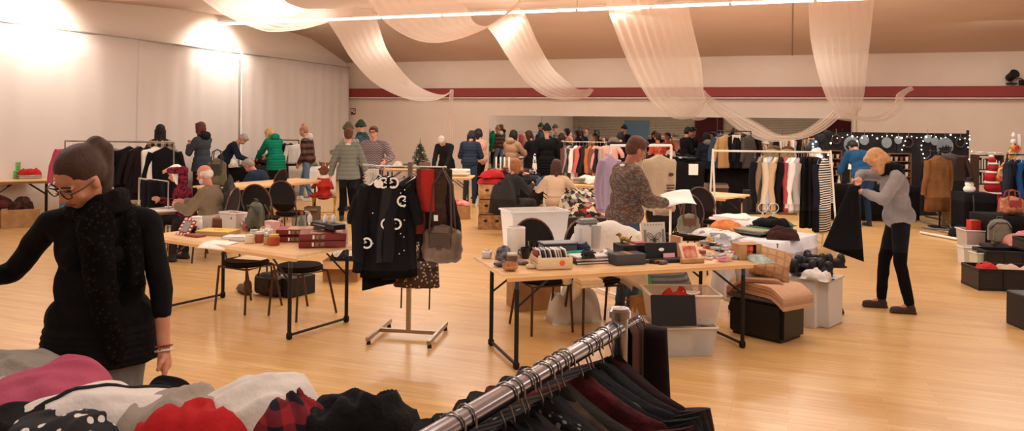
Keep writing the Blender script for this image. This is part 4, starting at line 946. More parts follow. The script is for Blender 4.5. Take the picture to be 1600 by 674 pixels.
# black open case with pink tag
t = thing('black_case', 'open flat black case with a white oval emblem, leaning upright', 'case', on(1036, 409, z1), ang1+R(-3)); m = MB(); m.box((0, .035, .075), (.29, .018, .15), rot=(R(-12), 0, 0), bev=.006); m.build('lid', mat('#0e0e10', .4), t)
m = MB(); m.box((0, -.02, .016), (.29, .1, .032), bev=.006); m.build('case_body', mat('#151417', .4), t)
m = MB(); m.ell((-.005, .022, .095), (.026, .003, .014), rot=(R(-12), 0, 0)); m.build('oval_emblem', PAPER, t); m = MB(); m.box((.05, -.005, .05), (.10, .012, .035), rot=(R(-15), 0, 0)); m.build('pink_tag', mat('#e8a6b6', .6), t)
for i, (px, c, lb) in enumerate(((1012, '#4c4a50', 'small grey metal tin left of the open black case'), (1028, '#7b3f3a', 'small reddish tin in front of the open black case'), (1036, '#5b5759', 'small steel tin at the front of the open black case'))):
    carton(lb, on(px, 411+i, z1), ang1+R(20*i-20), (.075, .04, .025), mat(c, .35, .5), name='small_tin', cat='tin')
# books and cards, many small things
book('upright cookery book with orange cover right of the butterfly picture', on(1059, 402, z1)+F_*.05, ang1+R(8), (.03, .13, .17), '#c98a62')
t = thing('picture_frame', 'reclining card with a red bordered portrait on the table', 'picture', on(1079, 408, z1), ang1+R(-6)); m = MB(); m.box((0, .02, .07), (.16, .012, .16), rot=(R(-35), 0, 0)); m.build('card', mat('#e8ccb0', .6), t); m = MB(); m.box((0, .012, .067), (.12, .004, .12), rot=(R(-35), 0, 0)); m.build('portrait', mat('#c04a38', .6, kind='mottle', c2='#e0b090', scale=14), t)
carton('low tan cardboard tray in front of the red bordered portrait', on(1080, 410, z1)-F_*.03, ang1-.05, (.20, .05, .035), name='cardboard_tray', cat='tray')
rnd = random.Random(4); cols = [('white', '#e8e2da'), ('black', '#26242a'), ('pink', '#d89aa4'), ('grey', '#9a9490'), ('cream', '#dcc8a8'), ('red', '#a8433a'), ('teal', '#5d8a88'), ('brown', '#6b4a38'), ('silver', '#b8b4b4'), ('pale blue', '#a9b9c6')]
for i in range(40):
    u = rnd.random(); v = rnd.random(); px = 1092+u*68; zz = z1+(.0 if i < 20 else .03)+rnd.uniform(0, .004)
    p = on(px, 408-v*22, z1); p.z = zz; cn, c = cols[i % 10]; w_, d_, h_ = rnd.uniform(.05, .10), rnd.uniform(.035, .06), rnd.uniform(.012, .03)
    t = thing('trinket_box', '%s small packet in the heap of trinkets on the right end of the table' % cn, 'packet', p, rnd.uniform(0, 3), 'heap of %s trinket packets' % cn)
    m = MB(); m.box((0, 0, h_/2), (w_, d_, h_), bev=.003); m.build('packet_body', mat(c, .5), t); m = MB(); m.box((0, 0, h_+.0008), (w_*.6, d_*.6, .0016)); m.build('printed_label', mat(cols[(i*3+1) % 10][1], .5), t)
coil('pink wristband curled at the front of the trinket heap', on(1128, 409, z1), '#d98a9c', .04, 3, 'wristband', .008, 'wristband')
t = thing('display_carton', 'cardboard display box with red and orange jars showing in its window', 'box', on(1166, 404, z1), ang1+R(-4)); m = MB(); w, d, h = .20, .13, .125
m.box((-.07, -d/2, h/2), (.07, .005, h)); m.box((.08, -d/2, h/2), (.05, .005, h)); m.box((0, d/2, h/2), (w, .005, h)); m.box((-w/2, 0, h/2), (.005, d, h)); m.box((w/2, 0, h/2), (.005, d, h)); m.box((0, 0, h), (w+.005, d+.005, .005)); m.box((0, 0, .003), (w, d, .005)); m.build('carton_body', CARD, t)
for i in range(4):
    o = tag(MB().lathe([(.02, 0), (.024, .01), (.024, .04), (.018, .05)], n=12).build('ornament_ball', mat(('#c8402c', '#d8642c')[i % 2], .3), None, loc=L2W(t, -.015+.036*(i % 2)+.0, -.03, .008+.055*(i//2))), 'shiny red orange ball inside the display box', 'ornament', 'balls in the display box')
# under / around T1
cl = heap('pale patterned scarf hanging off the right end of the front right table', on(1168, 407, z1)+R0*.08, ang1, (.16, .28, .05), cloth('#b9c3bc', kind='mottle', c2='#8fa6a0', scale=20), 9, 'scarf', 'scarf')
bag_ = book('two cream books stacked on the chair seat under the table', at(920, 447, .485), ang1+R(3), (.22, .15, .03), '#e8d9b8', name='book'); 
book('upper cream book lying on another on the chair seat under the table', at(920, 447, .485)+Vector((0, 0, .031)), ang1-.05, (.20, .14, .028), '#efe3c8'); bag_['label'] = 'lower cream book on the chair seat under the front right table'
# boxes under right end
clearbox('lower clear storage box with odds and ends on the floor below the table', at(1060, 548), ang1+R(-14), (.52, .38, .24), rim=True)
b1 = clearbox('upper clear box holding red fabric, stacked below the front right table', at(1062, 546)+Vector((0, 0, .25)), ang1+R(-16), (.56, .40, .24))
bp_ = Vector(b1.location)
m = MB(); m.box((0, 0, 0), (.36, .012, .24), rot=(R(-14), 0, 0), bev=.01); tag(m.build('black_tray', mat('#171316', .45), None, loc=L2W(b1, -.12, -.245, .13), rotz=b1.rotation_euler.z), 'black rectangular tray leaning on the upper clear box', 'tray')
heap('red crumpled cloth inside the upper clear box', bp_+Vector((-.02, .03, .05)), .3, (.3, .24, .22), cloth('#a8332c'), 12, 'red_cloth', 'cloth'); 
coil('white cable coiled over the red cloth in the clear box', bp_+Vector((.09, .02, .2)), '#e8e0d8', .06, 2, th=.008)
heap('pinkish fabric at the right side of the upper clear box', bp_+Vector((.15, .02, .04)), .9, (.2, .22, .17), cloth('#c8706a'), 13, 'pink_cloth', 'cloth')
carton('small white package inside the lower clear box', at(1060, 548)+Vector((.02, -.02, .01)), ang1, (.16, .12, .14), mat('#d8d4d0', .6)); carton('pale blue package inside the lower clear box at its right', at(1060, 548)+Vector((.17, .05, .01)), ang1+.3, (.1, .08, .12), mat('#7d9ab4', .6))
carton('open cardboard box behind the clear storage boxes under the table', at(1025, 520), ang1+R(20), (.36, .30, .32), open_=True)
heap('grey folded blanket pile behind the boxes under the front right table', at(1038, 470), ang1, (.62, .45, .55), cloth('#7c7a78', kind='zstripe', c2='#5d5a58', scale=6), 14, 'blanket_pile', 'blankets', rough=.5)
heap('green plastic bag on the floor behind the reading man', at(1000, 478), ang1, (.26, .2, .42), mat('#3f8a4a', .4), 15, 'green_bag', 'bag')
heap('white plastic bag on the floor under the middle of the table', at(896, 500), ang1, (.5, .3, .34), mat('#d6cdbf', .5), 16, 'white_bag', 'bag', rough=1.3); heap('crumpled pale bag beside the left clear box corner', at(1003, 520), 0, (.22, .22, .3), mat('#cfc4b6', .5), 17, 'pale_bag', 'bag')

# ================================================================ left front table (T2)
a2 = T2.rotation_euler.z; z2 = .732
chair('black padded seat under the front left table with a white sheet on it', at(384, 482), a2+R(184), back=False)
chair('black padded seat pushed under the right end of the front left table', at(468, 492), a2+R(176), back=False)
m = MB(); m.box((0, 0, 0), (.30, .21, .003)); tag(m.build('paper_sheet', PAPER, None, loc=at(396, 403, .485), rotz=a2+.3), 'white paper sheet lying on a chair seat under the front left table', 'paper')
m = MB(); m.grid(lambda u, v: ((u-.5)*.30, (v-.5)*.21, -.0+.0015*math.sin(u*4)-(.06*max(0, .45-v)**1.4*2)), 8, 10); tag(m.build('paper_sheet', PAPER, None, loc=on(332, 381, z2+.004), rotz=a2+.2, solid=.001), 'white sheet of paper overhanging the front edge of the left table', 'paper')
# picture frame red/white checks
t = thing('photo_frame', 'photo frame with a red and white checked border at the left end', 'picture frame', on(284, 368, z2), a2+R(8)); m = MB(); fw_, fh = .15, .19; Mx2 = Euler((R(-38), 0, 0)).to_matrix().to_4x4()
for i in range(10):
    for (x, z) in ((-fw_/2+.0125, .01+i*fh/10), (fw_/2-.0125, .01+i*fh/10)): m.box((x, 0, z), (.025, .012, fh/10*.98), M=Mx2) if i % 2 else None
for i in range(8):
    for z in (.012, fh-.012): m.box((-fw_/2+i*fw_/7, 0, z), (fw_/7*.98, .012, .025), M=Mx2) if i % 2 else None
m.build('border_checks', mat('#e8ddd0', .5), t); m = MB(); m.box((0, .003, fh/2), (fw_+.01, .01, fh+.01), M=Mx2); m.build('frame', mat('#a02a28', .5), t); m = MB(); m.box((0, -.004, fh/2), (fw_*.55, .004, fh*.6), M=Mx2); m.build('photo', mat('#8f8b88', .4), t)
# glasses (drinking) at the back left
for i in range(9):
    px = 283+(i % 5)*11; py = 357-(i//5)*9
    cup('clear drinking glass among the glasses at the back left of the left table', on(px, py, z2), .13, .035, '#e6dfd8', name='drinking_glass', cat='glass', handle=False, alpha=.28, group='drinking glasses on the left table')
jar('white ceramic teapot shaped jar with round lid beside the checked frame', on(307, 362, z2), .15, .055, '#dcdad6', '#efece8'); cup('black cup standing before the white jar', on(302, 366, z2), .075, .033, '#141416')
carton('flat reddish brown box under the black cup', on(306, 369, z2)-F_*.02, a2, (.2, .1, .02), mat('#8a4a38', .5), name='flat_box')
t = thing('wooden_box', 'red brown wooden box behind the yellow book', 'box', on(333, 352, z2), a2+R(5)); m = MB(); m.box((0, 0, .04), (.24, .16, .08), bev=.004); m.build('box_body', mat('#7d4430', .5, kind='grain', c2='#5d3022', scale=20), t); m = MB(); m.box((0, 0, .09), (.245, .165, .022), bev=.004); m.build('lid', mat('#8f5038', .5), t)
t = thing('board_game_box', 'flat yellow box with a small square emblem on the front left table', 'box', on(341, 366, z2), a2+R(22)); m = MB(); m.box((0, 0, .018), (.34, .24, .036), bev=.002); m.build('box_base', mat('#b89a70', .6), t); m = MB(); m.box((0, 0, .037), (.345, .245, .008), bev=.002); m.build('lid', mat('#e0b84a', .5), t)
m = MB(); [m.box((x, y, .0415), (w_, h_, .001)) for x, y, w_, h_ in ((0, .03, .07, .005), (0, -.03, .07, .005), (-.033, 0, .005, .06), (.033, 0, .005, .06))]; m.build('square_emblem', mat('#6d5a34', .6), t)
book('white paperback right of the yellow box on the front left table', on(369, 372, z2), a2+R(30), (.22, .16, .02), '#e4e0da'); book('grey catalogue half under the white paperback', on(378, 376, z2)-R0*.02, a2+R(12), (.16, .10, .014), '#a9a49e')
clearbox('off white plastic case behind the pink purses', on(373, 356, z2), a2, (.26, .14, .17), m_=mat('#ddd8d0', .4), lid=False)
for i, (px, py, lb, c) in enumerate(((396, 353, 'upper dusty pink purse with a round white clasp', '#c9776c'), (386, 360, 'lower dusty pink purse lying under the other', '#bb6a60'))):
    t = thing('pink_purse', lb, 'purse', on(px, py, z2)+Vector((0, 0, .0 if i else .07)), a2+R(-25)); m = MB(); m.box((0, 0, .045), (.17, .05, .11), rot=(R(-28), 0, 0), bev=.018, seg=2); m.build('purse_body', mat(c, .5), t); m = MB(); m.box((0, -.03, .062), (.172, .012, .06), rot=(R(-28), 0, 0), bev=.004); m.build('flap', mat(lightf(c, .92), .5), t); m = MB(); m.ell((0, -.05, .07), (.016, .006, .016)); m.build('clasp', PAPER, t)
backpack('grey green backpack standing behind the pink purses on the left table', on(425, 358, z2), a2+R(-20), .30, .30, .16, '#6e6d60')
t = thing('pink_tin', 'pale pink box with white flowers beside the grey backpack', 'box', on(424, 368, z2)+F_*.02, a2+R(-4)); m = MB(); m.box((0, 0, .07), (.14, .08, .14), bev=.006); m.build('box_body', mat('#d8a8a4', .5), t); m = MB(); m.box((0, -.042, .07), (.08, .003, .07)); m.build('printed_flowers', mat('#f0dcd8', .6, kind='dots', c2='#d8a8a4', scale=60), t)
bottle('tall dark navy bottle with silver labels behind the pale pink box', on(458, 352, z2), .20, .042, '#1a2130', '#b9bcc2', lab='#8fa0b8')
bottle('dark pink bottle with ribbon next to the pale pink box', on(438, 366, z2), .15, .034, '#b8585c', '#c8c4c0')
for i, (px, py, h_, c, l_, lb) in enumerate(((397, 374, .09, '#cfc6b8', '#bab4ac', 'clear jar with pale contents and dull lid, leftmost of the three'), (406, 379, .10, '#9a4a38', '#d8d4d0', 'jar with a red label and white lid, middle of the three'), (390, 380, .075, '#e0cdb0', '#d9c9ac', 'low cream candle jar at the front edge of the left table'))): jar(lb, on(px, py, z2), h_, .042, c, l_)
jar('round red and gold candle jar left of the jigsaw boxes', on(428, 383, z2), .095, .05, '#b04a34', '#c9a040'); jar('small gold jar beside the red and gold candle jar', on(418, 382, z2), .085, .035, '#c09c58', '#8f8a80')
for i in range(12):
    a = i*.52; 
m = MB()
for i in range(26): a = i*2.4; m.cone((0, 0, 0), (.07*math.cos(a)*(i/26), .07*math.sin(a)*(i/26), .09+.02*math.sin(i)), .006, .012, 5)
tag(m.build('white_feather_flower', mat('#f0ebe6', .8), None, loc=on(416, 376, z2)+Vector((0, 0, .0))), 'bunch of white feathery flowers between the jars', 'flowers')
# jigsaw boxes: two stacks of two
for i in range(2):
    for j in range(2):
        w_, d_, h_ = (.40, .27, .058) if i == 0 else (.40, .27, .05)
        base = on(505, 384, z2) if i == 0 else on(467, 377, z2)+F_*.06
        lb = [['bottom dark red jigsaw box at the right end of the table', 'dark red jigsaw box with tan picture lying on the other, right stack'], ['lower dark red jigsaw box of the stack behind', 'upper dark red jigsaw box of the stack behind']][i][j]
        t = thing('jigsaw_box', lb, 'box', base+Vector((0, 0, j*.064)), a2+R(42-i*6+j*2)); m = MB(); m.box((0, 0, h_/2), (w_, d_, h_), bev=.002); m.build('box_base', mat('#6d1f1e', .45), t)
        m = MB(); m.box((0, 0, h_*.62), (w_+.004, d_+.004, h_*.8), bev=.002); m.build('lid', mat('#7d2724', .45), t)
        m = MB(); m.box((.03, 0, h_*1.03), (w_*.7, d_*.86, .001)); m.build('lid_picture', mat('#c09470', .5, kind='mottle', c2='#8f5a40', scale=9), t)
        m = MB(); m.box((-w_*.05, -d_/2-.003, h_*.55), (w_*.2, .001, h_*.6)); m.build('side_picture', mat('#9a8268', .5, kind='mottle', c2='#5a4434', scale=30), t); m = MB(); m.box((-w_*.20, -d_/2-.003, h_*.55), (w_*.04, .001, h_*.6)); m.build('side_stripe', PAPER, t)
        m = MB()
        for q_ in range(4): m.box((-w_/2-.003, d_*(.3-.12*q_), h_*.55), (.001, d_*.08, h_*.22))
        m.build('spine_lettering', mat('#c4b0a4', .5), t)
t = thing('long_black_box', 'long narrow black box lying on top of the dark red jigsaw boxes', 'box', on(500, 373, z2)+Vector((0, 0, .126))-F_*.1, a2+R(28+0)); t.location = un(512, 352, dep(on(505, 384, z2))+.02); t.rotation_euler.z = a2-R(14)
m = MB(); m.box((0, 0, .0), (.40, .12, .045), bev=.003); m.build('box_body', mat('#16151a', .45), t); m = MB(); m.box((-.05, -.0605, 0), (.2, .001, .012)); m.build('side_lettering', mat('#8f8c94', .5), t)
zb = t.location.z+.023-.0
for i, (px, c, cc_, lb) in enumerate(((484, '#d8d4ce', '#c83028', 'small white bottle with red cap on the long black box'), (508, '#e8e2dc', '#c83028', 'white and red gnome like bottle at the middle of the black box'), (521, '#e8e6e2', '#b82824', 'white bottle with dark red cap on the right of the black box'))): bottle(lb, vert(px, 346+i, t.location)+Vector((0, 0, 0)), .09, .022, c, cc_)
for b_ in [o for o in bpy.data.objects if o.name.startswith('bottle') and o.parent is None][-3:]: b_.location.z = zb
bottle('green glass bottle with red stopper behind the long black box', on(486, 368, z2), .24, .032, '#6d7a66', '#c02c28', alpha=.85); bottle('clear bottle with pale top right behind the black box', on(538, 380, z2), .19, .035, '#cfcac0', '#e8e0d4', alpha=.6)
coil('red ribbon wreath with white ornaments behind the long black box', on(514, 364, z2+.12)+F_*.05, '#b02c30', .05, 5, 'ribbon_wreath', .01, 'wreath'); coil('dark wicker ring behind the red ribbon wreath', on(498, 362, z2+.14)+F_*.12, '#3d2a22', .08, 2, 'wicker_ring', .008, 'wreath')
heap('crumpled white tissue papers between the navy bottle and jigsaw boxes', on(452, 362, z2), .2, (.2, .14, .08), mat('#e6e2dc', .8), 31, 'tissue_paper', 'paper')
# below T2
heap('black holdall with white marks on the cardboard box under the table', at(537, 436)+Vector((0, 0, .16)), a2, (.36, .24, .2), cloth('#1c1a1c', kind='multi', c2='#d8d2c8', c3='#1c1a1c', scale=9), 41, 'black_holdall', 'bag')
carton('open cardboard box on the floor behind the right legs of the left table', at(537, 436), a2+R(30), (.40, .34, .24), open_=True)
t = bag('dark leather bag lying on the floor beneath the front left table', at(420, 462), a2, .40, .26, .2, '#2a2220', handle=.08)
shoe('worn brown ankle boot on the floor beneath the front left table', at(382, 458), a2+R(70), '#5b463a', 1.2); carton('dark storage crate on the floor under the front left table', at(450, 458), a2, (.45, .35, .2), mat('#1c1a1c', .6), name='dark_crate', cat='crate')

# ================================================================ round back chairs and long pale table (T3)
T3 = near_edge_table('long pale pine table behind the old man with two round backed chairs', (345, 294, 505, 281), .7)
chair('left round backed black chair facing the long pale table', at(413, 392), TH+R(-8)).location = at(412, 392)
chair('right round backed black chair facing the long pale table', at(453, 384), TH+R(-12)).location = at(453, 380)
chair('chair the old man sits on, with a dark jacket over its back', at(334, 408), TH+R(88)); chair('chair the white haired woman sits on', at(292, 394), TH+R(112)); chair('chair below the crouching man in navy', at(419, 345), TH+R(75))
heap('dark grey jacket draped over the back of the old man chair', un(356, 345, 10.3)*1.0, TH+R(88), (.44, .2, .62), cloth('#3a3836'), 51, 'draped_jacket', 'jacket')
t = thing('mug', 'dark mug held at the mouth of the white haired woman', 'cup', un(283, 274, dep(at(287, 394))-.12), 0); m = MB(); m.lathe([(.035, -.05), (.042, .05), (.038, .05), (.03, -.04)], n=16); m.build('cup_body', mat('#151316', .3), t); m = MB(); m.tube([(.04, 0, .03), (.065, 0, .02), (.062, 0, -.02), (.037, 0, -.03)], .005, 6); m.build('handle', mat('#151316', .3), t)
# low table before old man w. glasses
# ================================================================ far left table (T4)
T4_ = near_edge_table('pine folding table by the left wall with green crates and red bag', (-26, 284, 88, 281), .5); z4 = .735
a4 = T4_.rotation_euler.z
def slatcrate(label, loc, rz, size, c, name='crate'):
    w, d, h = size; t = thing(name, label, 'crate', loc, rz); m_ = mat(c, .5)
    for s in (-1, 1):
        m = MB()
        for i in range(3): m.box((0, s*d/2, h*(.14+.33*i)), (w, .008, h*.2))
        m.build('side_panel', m_, t); m = MB()
        for i in range(3): m.box((s*w/2, 0, h*(.14+.33*i)), (.008, d, h*.2))
        m.build('end_panel', m_, t)
        for q in (-1, 1): m = MB(); m.box((s*w/2, q*d/2, h/2), (.022, .022, h)); m.build('corner_post', m_, t)
    m = MB(); m.box((0, 0, .008), (w, d, .012)); m.build('base', m_, t); return t
slatcrate('bright green plastic crate at the front of the far left table', on(16, 279, z4), a4, (.30, .26, .16), '#58b848', 'green_crate'); slatcrate('taller bright green crate stacked on the other green crate', on(17, 279, z4)+Vector((0, 0, .165)), a4+.05, (.26, .22, .14), '#62c452', 'green_crate')
heap('red crumpled bag lying on a silver tray on the far left table', on(46, 273, z4+.07), a4, (.36, .24, .14), cloth('#b02824'), 61, 'red_bag', 'bag')
t = thing('silver_tray', 'silver foil trays under the red bag on the far left table', 'tray', on(47, 279, z4), a4); m = MB(); m.box((0, 0, .03), (.36, .24, .06), bev=.012, seg=2); m.build('tray_body', mat('#b9aea8', .35, .6), t); m = MB(); m.box((0, 0, .062), (.38, .26, .008), bev=.003); m.build('rim', mat('#cfc6c0', .3, .6), t)
for px, py, lb, sz in ((-2, 353, 'plain cardboard box at the far left edge on the floor', (.5, .4, .28)), (32, 354, 'plain cardboard box on the floor below the far left table', (.55, .4, .3))): carton(lb, at(px, py), a4, sz)
heap('dark brown bundle of clothes on the box at the far left edge', at(-2, 353)+Vector((0, 0, .285)), a4, (.42, .34, .24), cloth('#2a1a18', kind='mottle', c2='#5d2a24', scale=8), 62, 'clothes_bundle', 'clothing'); heap('brown furry bundle on the cardboard box below the far left table', at(32, 354)+Vector((0, 0, .305)), a4, (.36, .3, .2), cloth('#4a3228', kind='mottle', c2='#2a1a16', scale=12), 63, 'furry_bundle', 'clothing')
heap('pale sacks on the floor right of the boxes at the far left', at(92, 352), a4, (.4, .3, .22), cloth('#b9a68c'), 64, 'pale_sack', 'sack')
z11 = .735
def o11(px, py, z=z11): return at(px, py, z+.012)
# ================================================================ centre T-stand (R1)
b0 = at(638, 527); ra = TH+R(-9)
st = thing('clothes_stand', 'chrome single pole clothes stand with H shaped base in the centre', 'clothes stand', b0, ra)
BR = mat('#a99a86', .3, .9); hT = 1.46
m = MB(); m.box((0, 0, .78), (.035, .035, 1.45)); m.build('pole', BR, st)
m = MB(); m.cone((-.30, 0, hT), (.32, 0, hT), .012, n=10); m.build('top_bar', STEEL, st)
m = MB(); m.box((0, 0, .05), (.52, .03, .03)); m.build('cross_bar', BR, st)
for s in (-1, 1):
    m = MB(); m.box((s*.26, 0, .05), (.03, .62, .035), bev=.004); l = m.build('base_bar', BR, st)
    for q in (-1, 1): f = MB(); f.cone((s*.26, q*.27, 0), (s*.26, q*.27, .035), .02, .012, 10); f.build('levelling_foot', DSTEEL, l)
def onT(x, y=0, z=0): return L2W(st, x, y, hT+z)
blk = cloth('#141315'); blk2 = cloth('#151315', rough=.6, spec=.25)
garment('black dress with white looped chain print hanging at the left front of the stand', onT(-.16, -.17), ra+R(10), w=.36, L=.84, kind='dress', m_=cloth('#100f11'), depth=.10, sleeve=.3, seed=3, flare=1.25)
g1 = [o for o in bpy.data.objects if o.name.startswith('hanging_dress')][-1]
def loopC(cx, cz, s=.042, flip=1):
    m = MB(); m.tube([(cx+flip*s*math.cos(a), -.075-.015*(cz < -.4), cz+s*math.sin(a)) for a in [R(50+i*26) for i in range(11)]], .0085, 6)
    m.tube([(cx+flip*s*.62, -.078, cz+s*.55), (cx+flip*s*.1, -.08, cz+s*.1), (cx+flip*s*.7, -.078, cz-s*.05)], .0065, 6); m.build('printed_letter', mat('#e4ded6', .6), g1)
for cx, cz, f in ((-.01, -.12, 1), (.07, -.12, -1), (.15, -.27, 1), (.02, -.46, 1), (.10, -.46, -1), (-.14, -.62, -1)): loopC(cx, cz, .04, f)
m = MB(); m.ell((-.05, -.07, -.13), (.04, .01, .035)); m.build('white_patch', mat('#e4ded6', .6), g1)
for i in range(22): m = MB(); m.ell((-.1+.27*abs(math.sin(i*.7)), -.078, -.12-.028*i), .006, sub=1); m.build('printed_dot', mat('#e4ded6', .6), g1)
garment('slim black quilted jacket at the far left of the stand', onT(-.26, .0), ra+R(70), w=.44, L=.95, kind='coat', m_=blk, depth=.10, seed=8, sleeve=.6)
garment('long black coat hanging left of the stand pole', onT(-.20, .03), ra+R(60), w=.46, L=.92, kind='coat', m_=cloth('#0f0e10'), depth=.14, seed=9, sleeve=.7)
garment('glossy black leather jacket with bright seam in the middle of the stand', onT(-.03, 0), ra+R(58), w=.48, L=.86, kind='coat', m_=blk2, depth=.13, seed=10, sleeve=.62, spread=.05)
garment('second black jacket right behind the leather one on the stand', onT(.04, .02), ra+R(62), w=.46, L=.84, kind='coat', m_=cloth('#19151a'), depth=.12, seed=11, sleeve=.6)
garment('black blouse right of the leather jacket on the stand', onT(.11, .0), ra+R(8), w=.40, L=.72, kind='shirt', m_=cloth('#1a1416'), depth=.09, sleeve=.45, seed=12)
garment('bright red scarf hanging between the black blouse and the brown scarf', onT(.17, -.06), ra, w=.12, L=.36, kind='scarf', m_=cloth('#a32a22'), depth=.05, hanger=False, seed=18)
garment('second dull red scarf behind the bright red one on the stand', onT(.11, -.05), ra+R(10), w=.08, L=.55, kind='scarf', m_=cloth('#6d2420'), depth=.05, hanger=False, seed=19)
garment('brown lace skirt hanging lowest under the black jackets', onT(.06, .03, -.62), ra+R(4), w=.36, L=.40, kind='skirt', m_=mat('#4a352a', .8, kind='dots', c2='#c8b8a4', scale=38, bump=.4), depth=.16, seed=13, hanger=False)
m = MB()
for x in (-.06, .19): m.tube([onT(x, .02, -.95), onT(x-.01, .02, -1.10), onT(x-.02, .0, -1.22)], .011, 6, flat=.3)
o = m.build('skirt_ribbons', mat('#2f2420', .8), None); bpy.data.objects.remove(o)
for x, lb in ((-.06, 'left dark ribbon dangling below the lace skirt'), (.19, 'right dark ribbon dangling below the lace skirt')):
    m = MB(); m.tube([(0, 0, 0), (-.01, 0, -.3), (-.015, 0, -.56)], .012, 6, flat=.4); tag(m.build('ribbon', mat('#2f2420', .8), None, loc=onT(x, .02, -.66)), lb, 'ribbon')
garment('dark brown scarf hanging over the right end of the stand bar', onT(.26, -.03), ra+R(6), w=.13, L=.62, kind='scarf', m_=cloth('#4a372e', kind='grain', c2='#33241e', scale=30), depth=.06, hanger=False, seed=14)
garment('second dark brown scarf right beside the first on the stand bar', onT(.315, .02), ra+R(-6), w=.10, L=.66, kind='scarf', m_=cloth('#33241e'), depth=.05, hanger=False, seed=15)
t = bag('brown leather shoulder bag with outer flap hanging from the stand', onT(.31, -.09, -.80), ra+R(-4), .38, .34, .17, '#6b5442', handle=.46, trim='#3f2c22')
m = MB(); m.box((0, 0, 0), (.035, .004, .05)); tag(m.build('price_tag', PAPER, None, loc=onT(.25, -.075, -.42), rotz=ra), 'small white price tag hanging on the brown scarf', 'tag')
garment('shaggy white fur collar dangling at the left behind the stand', onT(-.42, .25, -.03), ra, w=.10, L=.32, kind='scarf', m_=mat('#e2d8ca', .95, bump=1.0, scale=14), depth=.09, seed=16, hanger=False); 
fc = [o for o in bpy.data.objects if o.name.startswith('hanging_scarf')][-1]
rnd = random.Random(3); m = MB()
for i in range(150):
    a = rnd.uniform(0, 6.28); z = -rnd.uniform(.02, .34); m.cone((.04*math.cos(a), .04*math.sin(a), z), (.085*math.cos(a)+rnd.uniform(-.02, .02), .08*math.sin(a), z-rnd.uniform(.0, .05)), .009, .001, 4)
m.build('fur_tufts', mat('#e8dfd2', .95), fc)
bar = thing('hook_rail', 'thin steel rail with the white fur collar at the left of the stand', 'rail', onT(-.28, .02), ra); m = MB(); m.cone((0, .0, 0), (-.26, .25, 0), .009, n=8); m.build('rail', STEEL, bar); m = MB(); m.cone((-.26, .25, -.02), (-.26, .25, .02), .014, n=8); m.build('end_cap', STEEL, bar)

# ================================================================ foreground steel rail (R2)
pA = un(640, 700, 1.30); pB = un(966, 512, 2.02); pB.z = pA.z = 1.31
pA = at(650, 700, 1.31); pB = at(968, 512, 1.31)
dv = (pB-pA); LL = dv.length; rz2 = math.atan2(dv.y, dv.x)
fr = thing('clothes_rack', 'thick chrome clothes rail running into the right foreground, full of hangers', 'clothes rack', (pA.x, pA.y, 0), rz2)
CHR = mat('#9c9ca4', .2, 1)
m = MB(); m.cone((-.3, 0, 1.31), (LL, 0, 1.31), .021, n=24); m.build('rail', CHR, fr)
m = MB(); m.cone((LL, 0, .05), (LL, 0, 1.345), .023, n=24); m.build('post', CHR, fr); m = MB(); m.lathe([(.022, 0), (.03, .003), (.03, .02), (.024, .027), (0, .028)], (LL, 0, 1.335), n=24); m.build('end_cap', CHR, fr)
m = MB(); m.cone((LL, 0, 1.30), (LL+.14, .0, 1.30), .009, n=12); m.ell((LL+.14, 0, 1.30), .013); m.build('side_arm', CHR, fr)
m = MB(); m.cone((LL, -.3, .04), (LL, .3, .04), .022, n=14); m.build('foot', CHR, fr); m = MB(); m.cone((-.3, 0, .05), (-.3, 0, 1.31), .022, n=14); m.build('post', CHR, fr); m = MB(); m.cone((-.3, -.3, .04), (-.3, .3, .04), .022, n=14); m.build('foot', CHR, fr)
us = [.12, .17, .33, .37, .42, .44, .51, .555, .60, .63, .74, .79, .81, .88, .95]
pos = ['nearest the camera', 'second from the camera', 'third from the camera', 'fourth from the camera', 'fifth from the camera', 'sixth from the camera', 'seventh from the camera', 'at the middle of the rail', 'just past the middle', 'tenth from the camera', 'eleventh from the camera', 'fourth from the far post', 'third from the far post', 'second from the far post', 'nearest the far post']
HM = mat('#8d8680', .25, .9)
gc = [('black wool', '#121113'), ('black cotton', '#171518'), ('plain black', '#0f0e10'), ('black fleece', '#151417'), ('black knitted', '#111012'), ('very dark brown', '#1f1714'), ('black dotted', '#131214'), ('black shiny', '#18161a'), ('brown patterned', '#1d1611'), ('olive green', '#1f1c15'), ('dark red and black', '#241012'), ('soft black', '#131214'), ('dark navy', '#0f1016'), ('charcoal grey', '#141317'), ('dark wine red', '#200d10')]
